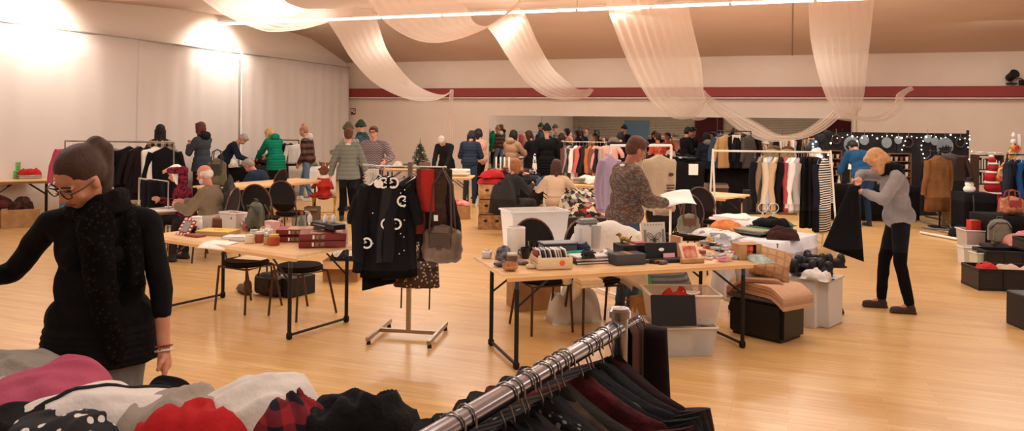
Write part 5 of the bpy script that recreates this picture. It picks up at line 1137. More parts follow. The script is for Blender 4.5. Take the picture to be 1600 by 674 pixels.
for i, u in enumerate(us):
    x = u*LL; t = thing('coat_hanger', 'thin steel coat hanger hooked on the foreground rail, '+pos[i], 'hanger', L2W(fr, x, 0, 1.31), rz2+R(90+random.Random(i).uniform(-14, 14)))
    m = MB(); R_ = .025
    m.tube([(R_*math.cos(a), 0, R_*math.sin(a)) for a in [R(-20+i_*25) for i_ in range(9)]]+[(-.026, 0, -.012)], .0022, 6)
    m.tube([(R_*math.cos(R(-20)), 0, R_*math.sin(R(-20))), (.012, 0, -.035), (0, 0, -.06), (0, 0, -.085)], .0022, 6); m.build('hook', HM, t)
    m = MB(); w_ = .40; m.tube([(-w_/2, 0, -.165), (-w_*.3, 0, -.125), (0, 0, -.085), (w_*.3, 0, -.125), (w_/2, 0, -.165)], .0045, 6); m.tube([(-w_/2, 0, -.168), (w_/2, 0, -.168)], .003, 6); m.build('shoulder_bar', mat('#1a181a', .5) if i % 3 else HM, t)
    ang = t.rotation_euler.z; nm, c = gc[i]
    mm = cloth(c) if i not in (6, 8, 10) else (cloth(c, kind='dots', c2='#6d6a66', scale=55) if i == 6 else cloth(c, kind='mottle', c2='#3f2d22' if i == 8 else '#4a1518', scale=14))
    garment('%s garment on the foreground rail, %s' % (nm, pos[i]), L2W(fr, x, 0, 1.31-.05), ang, w=.46, L=.80+.06*(i % 3), kind=('coat', 'shirt')[i % 2], m_=mm, depth=.085, sleeve=.58, seed=i*2.7, hanger=False, spread=.16 if i % 2 else .10)
t = thing('hanging_belts', 'bundle of brown and maroon leather straps on the end arm of the rail', 'belts', L2W(fr, LL+.09, 0, 1.30), rz2)
for i in range(5):
    m = MB(); x = -.03+.022*i; m.tube([(x, -.02, -.18-.05*i), (x, -.018, -.02), (x, 0, .012), (x, .02, -.02), (x+.01, .03, -.2), (x, .025, -.42-.04*i)], .012, 8, flat=.35); m.build('strap', mat(('#4a2a1e', '#5d2a26', '#2c1a16', '#4d3a30', '#3a1618')[i], .45), t)
t2 = garment('dark maroon bag like garment hanging beyond the end post', L2W(fr, LL+.16, .0, 1.29), rz2+R(85), w=.16, L=.42, kind='scarf', m_=cloth('#201012'), depth=.07, seed=77, hanger=False, flare=1.3)

# ================================================================ white A frame rack (R3)
WD = mat('#e6dccb', .5)
r3a = at(1112, 388); r3b = at(1296, 392)
r3h = 1.47
r3 = rail_rack('pale wooden A frame clothes rack with shirts and trousers at centre right', r3a, r3b, r3h, m_=WD, r=.014, kind='A', feet=.34)
sp3 = [(-.28, 'narrow black jacket at the left end of the A frame rack', '#151416', 'coat', .42), (-.18, 'taupe blouse, second garment on the A frame rack', '#8a7460', 'shirt', .42), (-.10, 'cream shirt beside the pale blue one on the A frame rack', '#d9c8ae', 'shirt', .42), (-.02, 'pale blue shirt on the A frame rack', '#a9b6cc', 'shirt', .42),
       (.08, 'wide beige coat on the A frame rack', '#c9ab88', 'coat', .5), (.16, 'black cardigan right of the beige coat on the A frame rack', '#141315', 'coat', .42), (.25, 'red and white printed blouse peeking out on the A frame rack', '#b04a4a', 'shirt', .36), (.30, 'white blouse with dark edge on the A frame rack', '#dcd4cc', 'vest', .42), (.38, 'crisp white shirt right of the middle of the A frame rack', '#e8e4e2', 'shirt', .44),
       (.46, 'soft grey shirt next to the crisp white one', '#a8a29c', 'shirt', .42)]
for i, (u, lb, c, kd, w_) in enumerate(sp3):
    on_rail(r3, r3h, [(u, dict(label=lb, w=w_, L=.82 if kd != 'vest' else .75, kind=kd, m_=cloth(c), depth=.10, sleeve=.6, rot=66, spread=.06))], seed=i)
for i, (u, lb, c) in enumerate(((.54, 'black trousers, first pair on the A frame rack', '#161417'), (.60, 'black trousers, middle pair on the A frame rack', '#111013'), (.66, 'black trousers, last pair before the striped cardigan', '#19171a'), (.72, 'very dark brown trousers behind the black pairs', '#1f1a1b'))): on_rail(r3, r3h, [(u, dict(label=lb, w=.34, L=1.05, kind='trousers', m_=cloth(c), depth=.09, rot=64))], seed=20+i)
on_rail(r3, r3h, [(.80, dict(label='dark navy long cardigan on the A frame rack', w=.44, L=1.1, kind='coat', m_=cloth('#171a26'), depth=.12, rot=66, sleeve=.62)), (.90, dict(label='black and white striped long cardigan at the right end of the rack', w=.46, L=1.12, kind='coat', m_=cloth('#e0d8cc', kind='zstripe', c2='#1c1c24', scale=9), depth=.13, rot=64, sleeve=.6))], seed=40)
for i, px in enumerate((1192, 1209)):
    p = vert(px, 325, o11(px, 362)); m = MB(); m.tube([(.05*math.cos(a), 0, .05*math.sin(a)) for a in [k_*math.pi/10 for k_ in range(20)]], .004, 6, True); m.tube([(0, 0, -.05), (-.02, 0, -.1), (-.02, 0, -(p.z-.75))], .005, 6); m.tube([(0, 0, -.05), (.02, 0, -.1)], .005, 6)
    tag(m.build('decorative_ring', PAPER, None, loc=p, rotz=TH), ['left white wire loop hook standing behind the folded clothes', 'right white wire loop hook standing behind the folded clothes'][i], 'hook')

# ================================================================ white rack around the man (R4)
p4 = at(946, 470); p4b = at(1040, 452)
r4h = 1.85-(228-194.4)/((470-194.4)/1.85)
r4 = rail_rack('white metal clothes rack behind the man in the patterned sweater', at(951, 462), at(1046, 452), 1.62, m_=mat('#efe8e0', .4), r=.014, feet=.25)
garment('lilac long sleeved shirt hanging at the left of the white rack', L2W(r4, -.47, -.06, 1.61), r4.rotation_euler.z+R(25), w=.34, L=.62, kind='shirt', m_=cloth('#a590a4'), depth=.10, sleeve=.5, seed=5, spread=.04, armw=.045)
garment('beige padded vest with a dark oval badge hanging right of the man', L2W(r4, .24, .0, 1.60), r4.rotation_euler.z+R(-6), w=.44, L=.62, kind='vest', m_=cloth('#b59f82'), depth=.16, seed=6, flare=1.05)
gv = [o for o in bpy.data.objects if o.name.startswith('hanging_vest')][-1]
m = MB(); m.ell((.10, -.095, -.30), (.035, .006, .022)); m.build('oval_badge', mat('#3a332c', .5), gv)
for z in (-.42, -.45, -.48): m = MB(); m.box((.08, -.10, z), (.13, .006, .014)); m.build('stripe', mat('#5d3028' if z != -.45 else '#2a2422', .7), gv)
t = backpack('beige and black backpack on a chair right of the reading man', at(1034, 338, .75), TH, .34, .36, .2, '#b09c80', '#1a1816')
t = bag('grey green handbag with twisted brown handles behind the butterfly picture', at(1075, 366, .62), TH+R(10), .30, .24, .14, '#77705e', handle=.16, trim='#5a3626')
chair('chair holding the beige backpack behind the front right table', at(1036, 430), TH+R(170)); chair('chair holding the grey green handbag behind the front right table', at(1076, 425), TH+R(175))
ph = Vector(MR['wr'][1]); 
def wl(Pd, v): return Matrix.Rotation(Pd['root'].rotation_euler.z, 3, 'Z') @ Vector(v)+Vector(Pd['root'].location)
hm_ = (wl(MR, MR['wr'][1])+wl(MR, MR['wr'][-1]))/2
m = MB(); m.grid(lambda u, v: ((u-.5)*.30, (v-.5)*.22, .02*math.sin(u*3.1)+.012*math.sin(v*5+u*3)), 12, 10)
o = m.build('paper_sheets', PAPER, None, loc=hm_+R0*.17+Vector((0, 0, .035)), rotz=TH+.1, solid=.002); o.rotation_euler.x = R(32); o.rotation_euler.y = R(-6); tag(o, 'white sheets of paper held open by the man in the patterned sweater', 'paper')
# blonde woman's held trousers
hb = (wl(BW, BW['wr'][1])+wl(BW, BW['wr'][-1]))/2
t = thing('held_trousers', 'black wide leg trousers held up by the blonde woman', 'trousers', (hb.x-.06*R0.x, hb.y-.06*R0.y, hb.z-.02), TH+R(8)); m = MB()
def tr_(u, v):
    a = 2*math.pi*u; w_ = .055+.17*v; z = -.68*v-(.10*v*math.cos(a)*.8); return (-.03-.10*v+w_*math.cos(a), .035*math.sin(a)*(1+v)*(1+.2*math.sin(a*4)), z)
g = m.grid(tr_, 32, 14, True); m.bm.faces.new([g[i][0] for i in range(32)]); m.bm.faces.new([g[i][-1] for i in range(32)][::-1]); m.build('trouser_legs', cloth('#0e0d0f'), t, ang=180)
m = MB(); m.box((-.02, 0, .0), (.13, .05, .04), bev=.015); m.build('waistband', cloth('#151416'), t)

# ================================================================ cloth covered table (T11) + blankets
a = at(1128, 366, .73); 
T11 = near_edge_table('table under a white cloth heaped with folded clothes at centre right', (1118, 370, 1216, 382), .85); a11 = T11.rotation_euler.z; z11 = .735
L11 = T11['L']
m = MB()
def tc_(u, v):
    # wraps over right side and front
    x = -L11/2+(L11+.0)*u; y = -.45-.012+0*v; z = .742-v*.62
    return (x+.02*math.sin(v*5), y-.035*math.sin(u*26)*v-.03*v, z)
m.grid(tc_, 50, 10)
m.grid(lambda u, v: (L11/2+.015+.035*math.sin(u*24)*v+.05*v, -.46+.92*u, .742-v*.66), 40, 10)
m.quad((-L11/2, -.46, .742), (L11/2+.015, -.46, .742), (L11/2+.015, .46, .742), (-L11/2, .46, .742))
bmesh.ops.remove_doubles(m.bm, verts=m.bm.verts, dist=.012)
tag(m.build('tablecloth', cloth('#dcd8da'), None, loc=T11.location, rotz=a11, ang=180, solid=.003), 'white cloth hanging down over the table of folded clothes', 'tablecloth')
fs = fold_stack
fs('orange and cream folded garments at the left of the cloth covered table', o11(1150, 356), a11+.2, .42, .34, ['#c8703a', '#d88a52', '#ece4da'], seed=1, th=.03)
fs('white folded shirts at the top of the orange pile', o11(1150, 358)+Vector((0, 0, .09)), a11-.1, .40, .3, ['#f0ece8', '#efe7dd'], seed=2, th=.025)
fs('grey green and black folded trousers in front of the orange pile', o11(1172, 366), a11-.15, .44, .26, ['#2c2c30', '#d8d2ca', '#8a8672', '#9a9684'], seed=3, th=.016)
fs('green and rust folded tops at the right of the cloth covered table', o11(1204, 366), a11+.1, .44, .3, ['#6b3a30', '#2c2422', '#3f7a4c', '#4c8858'], seed=4, th=.02)
heap('black knitted hat like bundle on the green folded tops', o11(1204, 366)+Vector((0, 0, .085)), a11, (.36, .22, .10), cloth('#161416'), 71, 'black_bundle', 'clothing')
heap('thin striped shirt lying along the front edge of the cloth covered table', o11(1120, 368), a11, (.5, .3, .06), cloth('#e4e0dc', kind='multi', c2='#8a8a94', c3='#d8d0c4', scale=14), 72, 'striped_shirt', 'clothing')
# dark storage box with pillow and blankets
bx = at(1208, 532); carton_ = thing('dark_storage_box', 'large black plastic box on the floor carrying folded beige blankets', 'storage box', bx+F_*.18, a11+R(-4)); m = MB(); m.box((0, 0, .17), (.52, .40, .34), bev=.03, seg=2); m.build('box_body', mat('#161417', .35), carton_); m = MB(); m.box((0, 0, .35), (.56, .44, .03), bev=.012, seg=2); m.build('lid', mat('#57504e', .4), carton_)
def blanket(label, loc, rz, c, w=.5, d=.36, n=3, th=.03):
    t = thing('folded_blanket', label, 'blanket', loc, rz); 
    for i in range(n):
        m = MB(); z = i*th
        def fn(u, v):
            a = 2*math.pi*v; x = (u-.5)*w; sag = -.14*max(0, abs(u-.5)*2-.55)**1.3*1.6
            return (x, d/2*max(-1, min(1, math.cos(a)*1.2)), z+th/2+th*.52*max(-1, min(1, math.sin(a)*1.7))+sag)
        g = m.grid(fn, 16, 25); m.bm.faces.new(g[0][:-1]); m.bm.faces.new(g[-1][:-1]); m.build('fold', cloth(c if i % 2 == 0 else lightf(c, .9)), t, ang=60)
    return t
bt = Vector(carton_.location)+Vector((0, 0, .37))
blanket('thick beige blanket folded on top of the black storage box', bt+R0*.02, a11-.25, '#c9a183', .62, .40, 3, .035)
blanket('darker taupe blanket hanging over the left of the black storage box', bt+Vector((-.02, .03, .11))-R0*.05, a11+.5, '#a88468', .5, .3, 1, .03)
def pillow(label, loc, rot, c, w=.38, h=.3, d=.12, k='mottle'):
    m = MB(); m.grid(lambda u, v: (0, 0, 0), 2, 2); m.bm.free(); m = MB()
    for s in (-1, 1):
        m.grid(lambda u, v: ((u-.5)*w*(1-.07*math.sin(math.pi*v)), s*d/2*(math.sin(math.pi*u)*math.sin(math.pi*v))**.5*(1+.1*noise.noise(Vector((u*4, v*4, s)))), (v-.5)*h*(1-.07*math.sin(math.pi*u))), 18, 18)
    bmesh.ops.remove_doubles(m.bm, verts=m.bm.verts, dist=.0005)
    o = m.build('cushion', cloth(c, kind=k, c2=lightf(c, .88), scale=4), None, loc=loc, ang=180); o.rotation_euler = rot; return tag(o, label, 'cushion')
pillow('brown woven cushion resting on the folded beige blanket', bt+R0*.04+F_*.06+Vector((0, 0, .26)), (R(-38), R(14), TH-.2), '#b58c68', .38, .32, .15, 'grid'); pillow('pale blue grey cushion behind the brown woven cushion', bt-R0*.14+F_*.10+Vector((0, 0, .25)), (R(-20), R(8), TH+.5), '#b8bcc2', .36, .36, .13)
carton('white boxes stacked behind the black storage box', at(1258, 505), a11, (.3, .3, .45), mat('#dcd8d6', .7)); 
hp_ = [('heap', 1262, 352), ]
m0 = []
for i, (px, py, z, an) in enumerate(((1240, 400, .5, 10), (1256, 396, .5, -20), (1272, 400, .5, 40), (1288, 404, .5, 5), (1244, 412, .46, -35), (1262, 414, .46, 12), (1280, 414, .46, -15), (1250, 388, .55, 60), (1268, 386, .55, -50), (1286, 390, .55, 20), (1300, 406, .46, 80))):
    s_ = shoe('black shoe in the pile of shoes beside the cloth covered table', at(px, py+20, z-.02), TH+R(an), '#17161a' if i != 6 else '#17161a', 1.05, 'black shoes piled at the right of the table')
t = thing('white_crate', 'white box under the pile of black shoes beside the A frame rack', 'box', at(1270, 430, .44), a11); t.location.z = 0; m = MB(); m.box((0, 0, .22), (.44, .34, .44), bev=.01); m.build('box_body', mat('#d6d2d0', .7), t); m = MB(); m.box((0, 0, .435), (.46, .36, .02), bev=.004); m.build('lid', mat('#c9c5c2', .7), t)
for o in bpy.data.objects:
    if o.name.startswith('shoe') and o.parent is None and o.get('group'): o.location.z = .445+.08*(random.Random(hash(o.name) % 50).random())
heap('white and black printed bag on the front of the shoe bench', at(1276, 436, .45), a11, (.25, .2, .12), cloth('#e0dcd8', kind='multi', c2='#2a2a2e', c3='#e0dcd8', scale=9), 74, 'printed_bag', 'bag')
shoe('single black shoe on the floor right of the white cloth', at(1290, 497), TH+R(-60), '#191618', 1.1); shoe('second black shoe on the floor behind the single one', at(1296, 490), TH+R(-100), '#191618', 1.05)

heap('orange scarf draped over the left end of the folded clothes pile', o11(1134, 362), a11+.2, (.34, .34, .13), cloth('#c46a34', kind='mottle', c2='#d99058', scale=10), 301, 'orange_scarf', 'scarf')
heap('white blouse thrown across the orange and cream folded garments', o11(1165, 360)+Vector((0, 0, .05)), a11-.2, (.5, .36, .12), cloth('#ece8e4'), 302, 'white_blouse', 'clothing')
heap('dark red and black cardigan at the right end of the folded clothes', o11(1222, 372), a11+.5, (.3, .3, .12), cloth('#3a2220'), 303, 'dark_cardigan', 'clothing')
heap('green shirt on the right of the cloth covered table', o11(1206, 362)+Vector((0, 0, .07)), a11, (.42, .3, .07), cloth('#3f7a4c'), 304, 'green_shirt', 'clothing')
# ================================================================ helpers for the back of the hall
def yy0(px): return 190+(px-600)*.0125
def fl(px, s): return yy0(px)+CH*s          # floor row for scale s px/m
def bz(px, py, s): return CH-(py-yy0(px))/s
def atS(px, s, z=0.0): p = at(px, fl(px, s)); p.z = z; return p
def skirted(label, e, D, c='#141214', z=.73, cat='table', cover=None):
    t = near_edge_table(label, e, D, z=z, braces=False); t['category'] = cat
    a, b, ang, L = T4(*e, z); m = MB()
    m.grid(lambda u, v: (-L/2-.01+(L+.02)*u, -D/2-.012-.012*math.sin(u*L*26)*v, z+.004-(z-.03)*v), int(max(20, L*40)), 6)
    for s in (-1, 1): m.grid(lambda u, v: (s*(L/2+.012+.01*math.sin(u*30)*v), -D/2-.01+D*u, z+.004-(z-.03)*v), 16, 6)
    m.quad((-L/2-.01, -D/2-.012, z+.004), (L/2+.012, -D/2-.012, z+.004), (L/2+.012, D/2, z+.004), (-L/2-.01, D/2, z+.004))
    bmesh.ops.remove_doubles(m.bm, verts=m.bm.verts, dist=.01)
    tag(m.build('tablecloth', cloth(c), None, loc=t.location, rotz=ang, ang=180, solid=.003), cover or ('dark cloth covering the '+label.split(' with ')[0]), 'tablecloth'); return t
def clutter(t, n, label, D, cols, seed=0, z=.74, sc=1.0, kinds=('box', 'jar', 'fold', 'fig')):
    rnd = random.Random(seed); L = t['L']
    for i in range(n):
        x = -L/2+.08+(L-.16)*(i+.5)/n; y = rnd.uniform(-D*.35, D*.35); p = L2W(t, x, y, z+.006); k = kinds[i % len(kinds)]; c = cols[(i*7+seed) % len(cols)]
        g = label+' '+k
        if k == 'box':
            tt = thing('small_box', 'small box among the '+label, 'box', p, rnd.uniform(0, 3), g); w_, d_, h_ = rnd.uniform(.08, .16)*sc, rnd.uniform(.06, .12)*sc, rnd.uniform(.04, .11)*sc
            m = MB(); m.box((0, 0, h_/2), (w_, d_, h_), bev=.004); m.build('box_body', mat(c, .6), tt); m = MB(); m.box((0, 0, h_), (w_*1.04, d_*1.04, .012), bev=.003); m.build('lid', mat(lightf(c, 1.25), .6), tt)
        elif k == 'jar': jar('small jar among the '+label, p, rnd.uniform(.08, .15)*sc, .035*sc, c, cols[(i*3) % len(cols)], group=g)
        elif k == 'fold': fold_stack('folded textile among the '+label, p, t.rotation_euler.z+rnd.uniform(-.3, .3), .26*sc, .2*sc, [c, lightf(c, .8), cols[(i*5+1) % len(cols)]], seed=i, th=.03, group=g)
        elif k == 'bag': heap('crumpled garment among the '+label, p, rnd.uniform(0, 3), (.36*sc, .28*sc, .14*sc), cloth(c), i+seed, 'crumpled_garment', 'clothing', group=g, n=18)
        elif k == 'fig':
            tt = thing('figurine', 'small figurine among the '+label, 'figurine', p, rnd.uniform(0, 6), g); m = MB(); m.cone((0, 0, 0), (0, 0, .09*sc), .035*sc, .018*sc); m.ell((0, 0, .11*sc), .024*sc); m.build('figure_body', mat(c, .5), tt)
            m = MB(); m.cone((0, 0, .125*sc), (0, 0, .17*sc), .022*sc, .004); m.build('hat', mat(cols[(i*3+2) % len(cols)], .5), tt)
MIX = ['#a83a34', '#d8d0c4', '#3a3236', '#6b5a4a', '#8a9490', '#c8a070', '#c9c2ba', '#26242a', '#7d4030', '#5d6b5a']
DARK = ['#1a181c', '#24242c', '#2f2b2a', '#141316', '#3a3a44', '#1f2634']
# ---- R5 left rack
r5h = bz(240, 222, 92)
r5 = rail_rack('steel clothes rack behind the woman in the foreground, at the left wall', atS(100, 92), atS(270, 92), r5h, r=.014)
for i, (u, lb, c, kd, L_) in enumerate(((-.86, 'pink cardigan at the left end of the rack by the left wall', '#b84a62', 'coat', .7), (-.66, 'cream blouse next to the pink cardigan', '#cfae98', 'shirt', .7), (-.2, 'grey shirt hidden behind the foreground woman head', '#77716c', 'shirt', .7), (.18, 'black padded coat on the rack by the left wall, left of two', '#131215', 'coat', .85), (.36, 'black fur trimmed coat on the rack by the left wall', '#1a1617', 'coat', .9), (.52, 'very dark brown coat on the rack by the left wall', '#201615', 'coat', .8), (.66, 'white jacket peeking out on the rack by the left wall', '#dcd4cc', 'vest', .62), (.84, 'long black coat on the right end of the rack by the left wall', '#101012', 'coat', 1.05))):
    on_rail(r5, r5h, [(u, dict(label=lb, w=.46, L=L_, kind=kd, m_=cloth(c), depth=.2, rot=40, sleeve=.55))], seed=50+i)
t = thing('blue_box', 'blue box on the floor under the pink cardigan', 'box', atS(112, 94), TH); m = MB(); m.box((0, 0, .33), (.3, .24, .66), bev=.01); m.build('box_body', mat('#2f7fa4', .5), t); m = MB(); m.box((0, 0, .67), (.32, .26, .03), bev=.005); m.build('lid', mat('#b9b0a8', .5), t)
sr = rail_rack('low steel rail carrying black bags in front of the coats', atS(216, 108), atS(262, 113), bz(240, 281, 110), r=.012, feet=.15)
for i, u in enumerate((-.5, .35)): garment(('left', 'right')[i]+' black bag like garment on the low steel rail', L2W(sr, u*.2, 0, bz(240, 281, 110)), TH+R(50), w=.22, L=.4, kind='scarf', m_=cloth('#151316'), depth=.1, hanger=False, seed=i)
# small white table before old man
wt = near_edge_table('low white topped table in front of the seated couple', (240, 330, 300, 327), .55, z=.60, topm=mat('#e2ddd6', .5))
# ---- T5 wall table
T5 = skirted('table by the left wall with white boxes and papers', (322, 264, 385, 261), .5, cover='black cloth on the table with white boxes by the left wall')
z5 = .74
carton('white rectangular box on the black covered table by the left wall', L2W(T5, -.22, .05, z5), T5.rotation_euler.z, (.38, .26, .26), mat('#e2ddd6', .6), name='white_box'); heap('stack of white papers tumbling over the front edge of the black covered table', L2W(T5, .14, -.16, z5), 0, (.34, .36, .16), mat('#ece8e2', .7, kind='mottle', c2='#c9c2bc', scale=14), 90, 'paper_stack', 'papers', rough=1.6)
heap('grey knitted hat lying right of the white papers', L2W(T5, .30, .08, z5), 0, (.3, .24, .2), cloth('#77716c'), 91, 'grey_hat', 'hat'); heap('second white paper pile at the back of the black covered table', L2W(T5, .02, .22, z5), .5, (.26, .2, .12), mat('#dcd6d0', .7), 92, 'paper_stack', 'papers')
t = bag('olive brown canvas bag standing behind the old man', atS(338, 98, .75), TH, .32, .5, .16, '#5d5034', handle=.12, trim='#2a2418'); 
t2 = carton('box under the olive brown canvas bag behind the old man', atS(338, 98), TH, (.4, .3, .745), mat('#3a3430', .7), name='tall_box')
# ---- table near green coat
T5b = skirted('table with red Christmas decorations before the green coat', (388, 261, 470, 257), .7, c='#2a2220', cover='dark brown cloth under the red Christmas decorations')
clutter(T5b, 12, 'red and white Christmas decorations before the green coat', .7, ['#b02a28', '#d8d0c8', '#8a2420', '#c83830', '#3a2420', '#c9a070'], 3)
bb = bag('black handbag held on the table in front of the green coat', L2W(T5b, -.25, -.12, .74), TH, .34, .24, .2, '#17151a')
T5c = skirted('table behind the young woman with hair bun', (478, 262, 524, 260), .7, c='#e0dad4', cover='white cloth on the table behind the young woman with hair bun'); clutter(T5c, 6, 'things behind the young woman with hair bun', .6, MIX, 5, kinds=('box', 'jar', 'bag', 'fig'))
rk = rail_rack('small dark rack with hats near the back left corner', atS(438, 62), atS(466, 62), 1.35, m_=DSTEEL)
for i, u in enumerate((-.6, .1, .7)): on_rail(rk, 1.35, [(u, dict(label=('black felt coat at the left of the small hat rack', 'black coat in the middle of the small hat rack', 'white and black coat at the right of the small hat rack')[i], w=.44, L=.5, kind='coat', m_=cloth(('#17161a', '#131215', '#cfc8c2')[i]), depth=.2, rot=30))], seed=60+i)
# ---- red reindeer + yellow frame
pz_ = atS(506, 82); t = thing('plush_reindeer', 'red plush reindeer with brown head sitting on a yellow frame', 'plush toy', pz_+Vector((0, 0, .42)), TH+R(170)); m = MB(); m.ell((0, 0, .2), (.14, .12, .22)); m.ell((0, .02, .02), (.17, .16, .10)); 
for s in (-1, 1): m.cap((s*.10, .02, .3), (s*.2, .08, .16), .045, .035); m.cap((s*.08, .08, .03), (s*.12, .26, .02), .055, .045)
blob('body', m, .012, cloth('#b0322a'), t, 3); m = MB(); m.ell((0, .02, .48), (.09, .09, .10)); m.ell((0, .1, .45), (.05, .06, .045)); 
for s in (-1, 1): m.cap((s*.05, 0, .55), (s*.12, 0, .66), .014, .01); m.ell((s*.1, 0, .5), (.04, .02, .025))
blob('head', m, .01, cloth('#6b4028'), t, 2); m = MB(); m.tube([(.1*math.cos(a), .09*math.sin(a), .37) for a in [i*.7 for i in range(9)]], .035, 8, True); m.build('neck_scarf', cloth('#e0d4c4'), t)
t = thing('yellow_stool', 'yellow painted folding stool frame under the red plush reindeer', 'stool', pz_, TH+R(20)); YM = mat('#d9b23a', .45)
for s in (-1, 1):
    for q in (-1, 1): m = MB(); m.cone((s*.2, q*.2, 0), (s*.2, -q*.17, .4), .014); m.build('leg', YM, t)
m = MB(); m.box((0, 0, .405), (.42, .36, .02), bev=.005); m.build('seat', mat('#8a5a30', .6), t); m = MB(); m.cone((-.2, -.19, .08), (.2, -.19, .08), .012); m.cone((-.2, .19, .08), (.2, .19, .08), .012); m.build('foot_rail', YM, t)
for i, (px, s_, w_, h_, c, lb) in enumerate(((488, 84, .25, .25, '#6b5a44', 'brown box of toys on the floor left of the yellow stool'), (496, 96, .3, .18, '#b0a898', 'pale low box on the floor in front of the yellow stool'), (470, 92, .26, .3, '#8f8a84', 'grey box on the floor behind the right round backed chair'))): carton(lb, atS(px, s_), TH+R(15*i), (w_, w_*.8, h_), mat(c, .7), open_=(i == 0))
heap('colourful toys heaped in front of the yellow stool', atS(512, 92), TH, (.5, .3, .16), cloth('#8a8478', kind='multi', c2='#b23a30', c3='#4a4440', scale=12), 95, 'toy_heap', 'toys')
# ---- T6 with Christmas tree
T6 = near_edge_table('pine table at the back wall with the small Christmas tree', (596, 264, 668, 265), .7); z6 = .74
t = thing('christmas_tree', 'small dark green Christmas tree on the pine table before the back wall', 'tree', L2W(T6, .30, .1, z6), 0); m = MB(); m.cone((0, 0, 0), (0, 0, .62), .016, .005, 8); m.build('trunk', mat('#4a3626', .8), t)
rnd = random.Random(5); m = MB()
for i in range(11):
    z = .10+.045*i; r_ = .25*(1-i/12)+.02
    for j in range(9):
        a = rnd.uniform(0, 6.28); e = Vector((r_*math.cos(a), r_*math.sin(a), z-.03)); m.cone((0, 0, z+.03), e, .018, .006, 5)
        for q in range(7): f = rnd.uniform(.3, 1); c = Vector((0, 0, z+.03)).lerp(e, f); m.cone(c, c+Vector((rnd.uniform(-.05, .05), rnd.uniform(-.05, .05), rnd.uniform(-.01, .045))), .007, .001, 4)
m.cone((0, 0, .6), (0, 0, .72), .012, .002, 5); m.build('needle_branches', mat('#2c352a', .9, kind='mottle', c2='#44503f', scale=30), t); m = MB(); m.lathe([(.07, 0), (.09, .1), (.085, .1), (.06, .01)], n=14); m.build('pot', mat('#7a6050', .7), t)
for i in range(9): a = i*2.4; r_ = .2*(1-i/11); o = MB(); o.ell((0, 0, 0), .022); o.build('bauble', mat('#c9bfae', .3, .4), t).location = (r_*math.cos(a), r_*math.sin(a), .12+.05*i)
carton('dark green box left of the small Christmas tree', L2W(T6, .02, .05, z6), TH, (.22, .16, .1), mat('#4d5d48', .6), name='green_box'); carton('brown box under the small Christmas tree at its right', L2W(T6, .44, -.08, z6), TH, (.26, .16, .14), mat('#6b5444', .6), name='brown_box')
for i, x in enumerate((-.42, -.22)): heap(('left', 'right')[i]+' pale knitted hat on the pine table by the zigzag sweater', L2W(T6, x, 0, z6), 0, (.26, .22, .16), cloth(('#8a8078', '#cdbfae')[i]), 96+i, 'knitted_hat', 'hat')
# ---- mid table right of the centre stand
Tm = near_edge_table('small table with folded cream textiles right of the centre stand', (676, 276, 738, 277), .6); fold_stack('stack of cream and white folded textiles right of the centre stand', L2W(Tm, .1, -.02, .738), Tm.rotation_euler.z, .42, .32, ['#d8ccb8', '#efe6d8', '#e2d6c4', '#efe8dc'], seed=9, th=.035); bottle('small white bottle on the table of cream textiles', L2W(Tm, -.3, 0, .738), .16, .03, '#e6e0d8', '#e6e0d8')
carton('cardboard box on the floor with a red blanket on top, by the centre stand', atS(716, 81), TH+R(5), (.46, .36, .26)); heap('bright red blanket on the cardboard box by the centre stand', atS(716, 81, .265), TH, (.44, .34, .1), cloth('#c03c38', kind='mottle', c2='#d89a90', scale=9), 99, 'red_blanket', 'blanket')
carton('white carton with black print under the table beside the blue jeans', atS(762, 72), TH, (.2, .2, .32), mat('#d8d2ca', .7), name='white_carton'); heap('white sack on the floor at the feet of the blue jeans', atS(752, 70), 0, (.25, .2, .3), mat('#cfc8c2', .6), 100, 'white_sack', 'sack')
# ---- T7 candles
T7 = skirted('table with white candles next to the mirror edge', (752, 272, 838, 274), .7, cover='black cloth on the candle table next to the mirror edge'); z7 = .74
for i, px in enumerate((768, 774, 780, 786)):
    m = MB(); m.lathe([(.02, 0), (.02, .34), (.004, .345), (.003, .36)], n=12); tag(m.build('candle', mat('#efe6d6', .5), None, loc=L2W(T7, -.36+.095*i, .1+.03*(i % 2), z7)), ('leftmost of the four tall white candles', 'second tall white candle from the left', 'third tall white candle from the left', 'rightmost of the four tall white candles')[i]+' by the mirror edge', 'candle')
clutter(T7, 16, 'red and brown candle jars by the mirror edge', .5, ['#6d2422', '#8a3a30', '#4a2a22', '#c8b8a4', '#5d3a2c', '#7d2a28'], 7, kinds=('jar', 'box', 'jar'))
t = thing('snowman_tower', 'black and white chequered tall bottle on the candle table', 'bottle', L2W(T7, .52, .0, z7), 0); m = MB(); m.lathe([(.05, 0), (.055, .1), (.045, .25), (.03, .36), (.03, .42), (.01, .44)], n=16); m.build('bottle_body', mat('#e0dad2', .4, kind='multi', c2='#1a181c', c3='#e0dad2', scale=30), t)
# ---- banana boxes with red jackets
for j in range(3): carton(('bottom', 'middle', 'top')[j]+' banana carton of the stack left of the seated woman', atS(768, 89, .265*j)+Vector((0, 0, 0)), TH+R(3*j), (.46, .38, .25), mat('#b98d5e', .8, kind='mottle', c2='#8f6a42', scale=14), holes=True, name='banana_carton')
for j in range(2): heap(('lower', 'upper')[j]+' bright red padded jacket on the banana cartons', atS(768, 89, .79+.11*j), TH+R(20*j), (.5-.08*j, .38, .15), cloth('#b32a2e'), 101+j, 'red_jacket', 'jacket', rough=.6)
t = heap('dark grey coat with fur trim draped over the chair of the light brown haired woman', atS(785, 95, .36), TH+R(-50), (.5, .34, .72), cloth('#2d2b2a'), 103, 'draped_coat', 'coat', rough=.5)
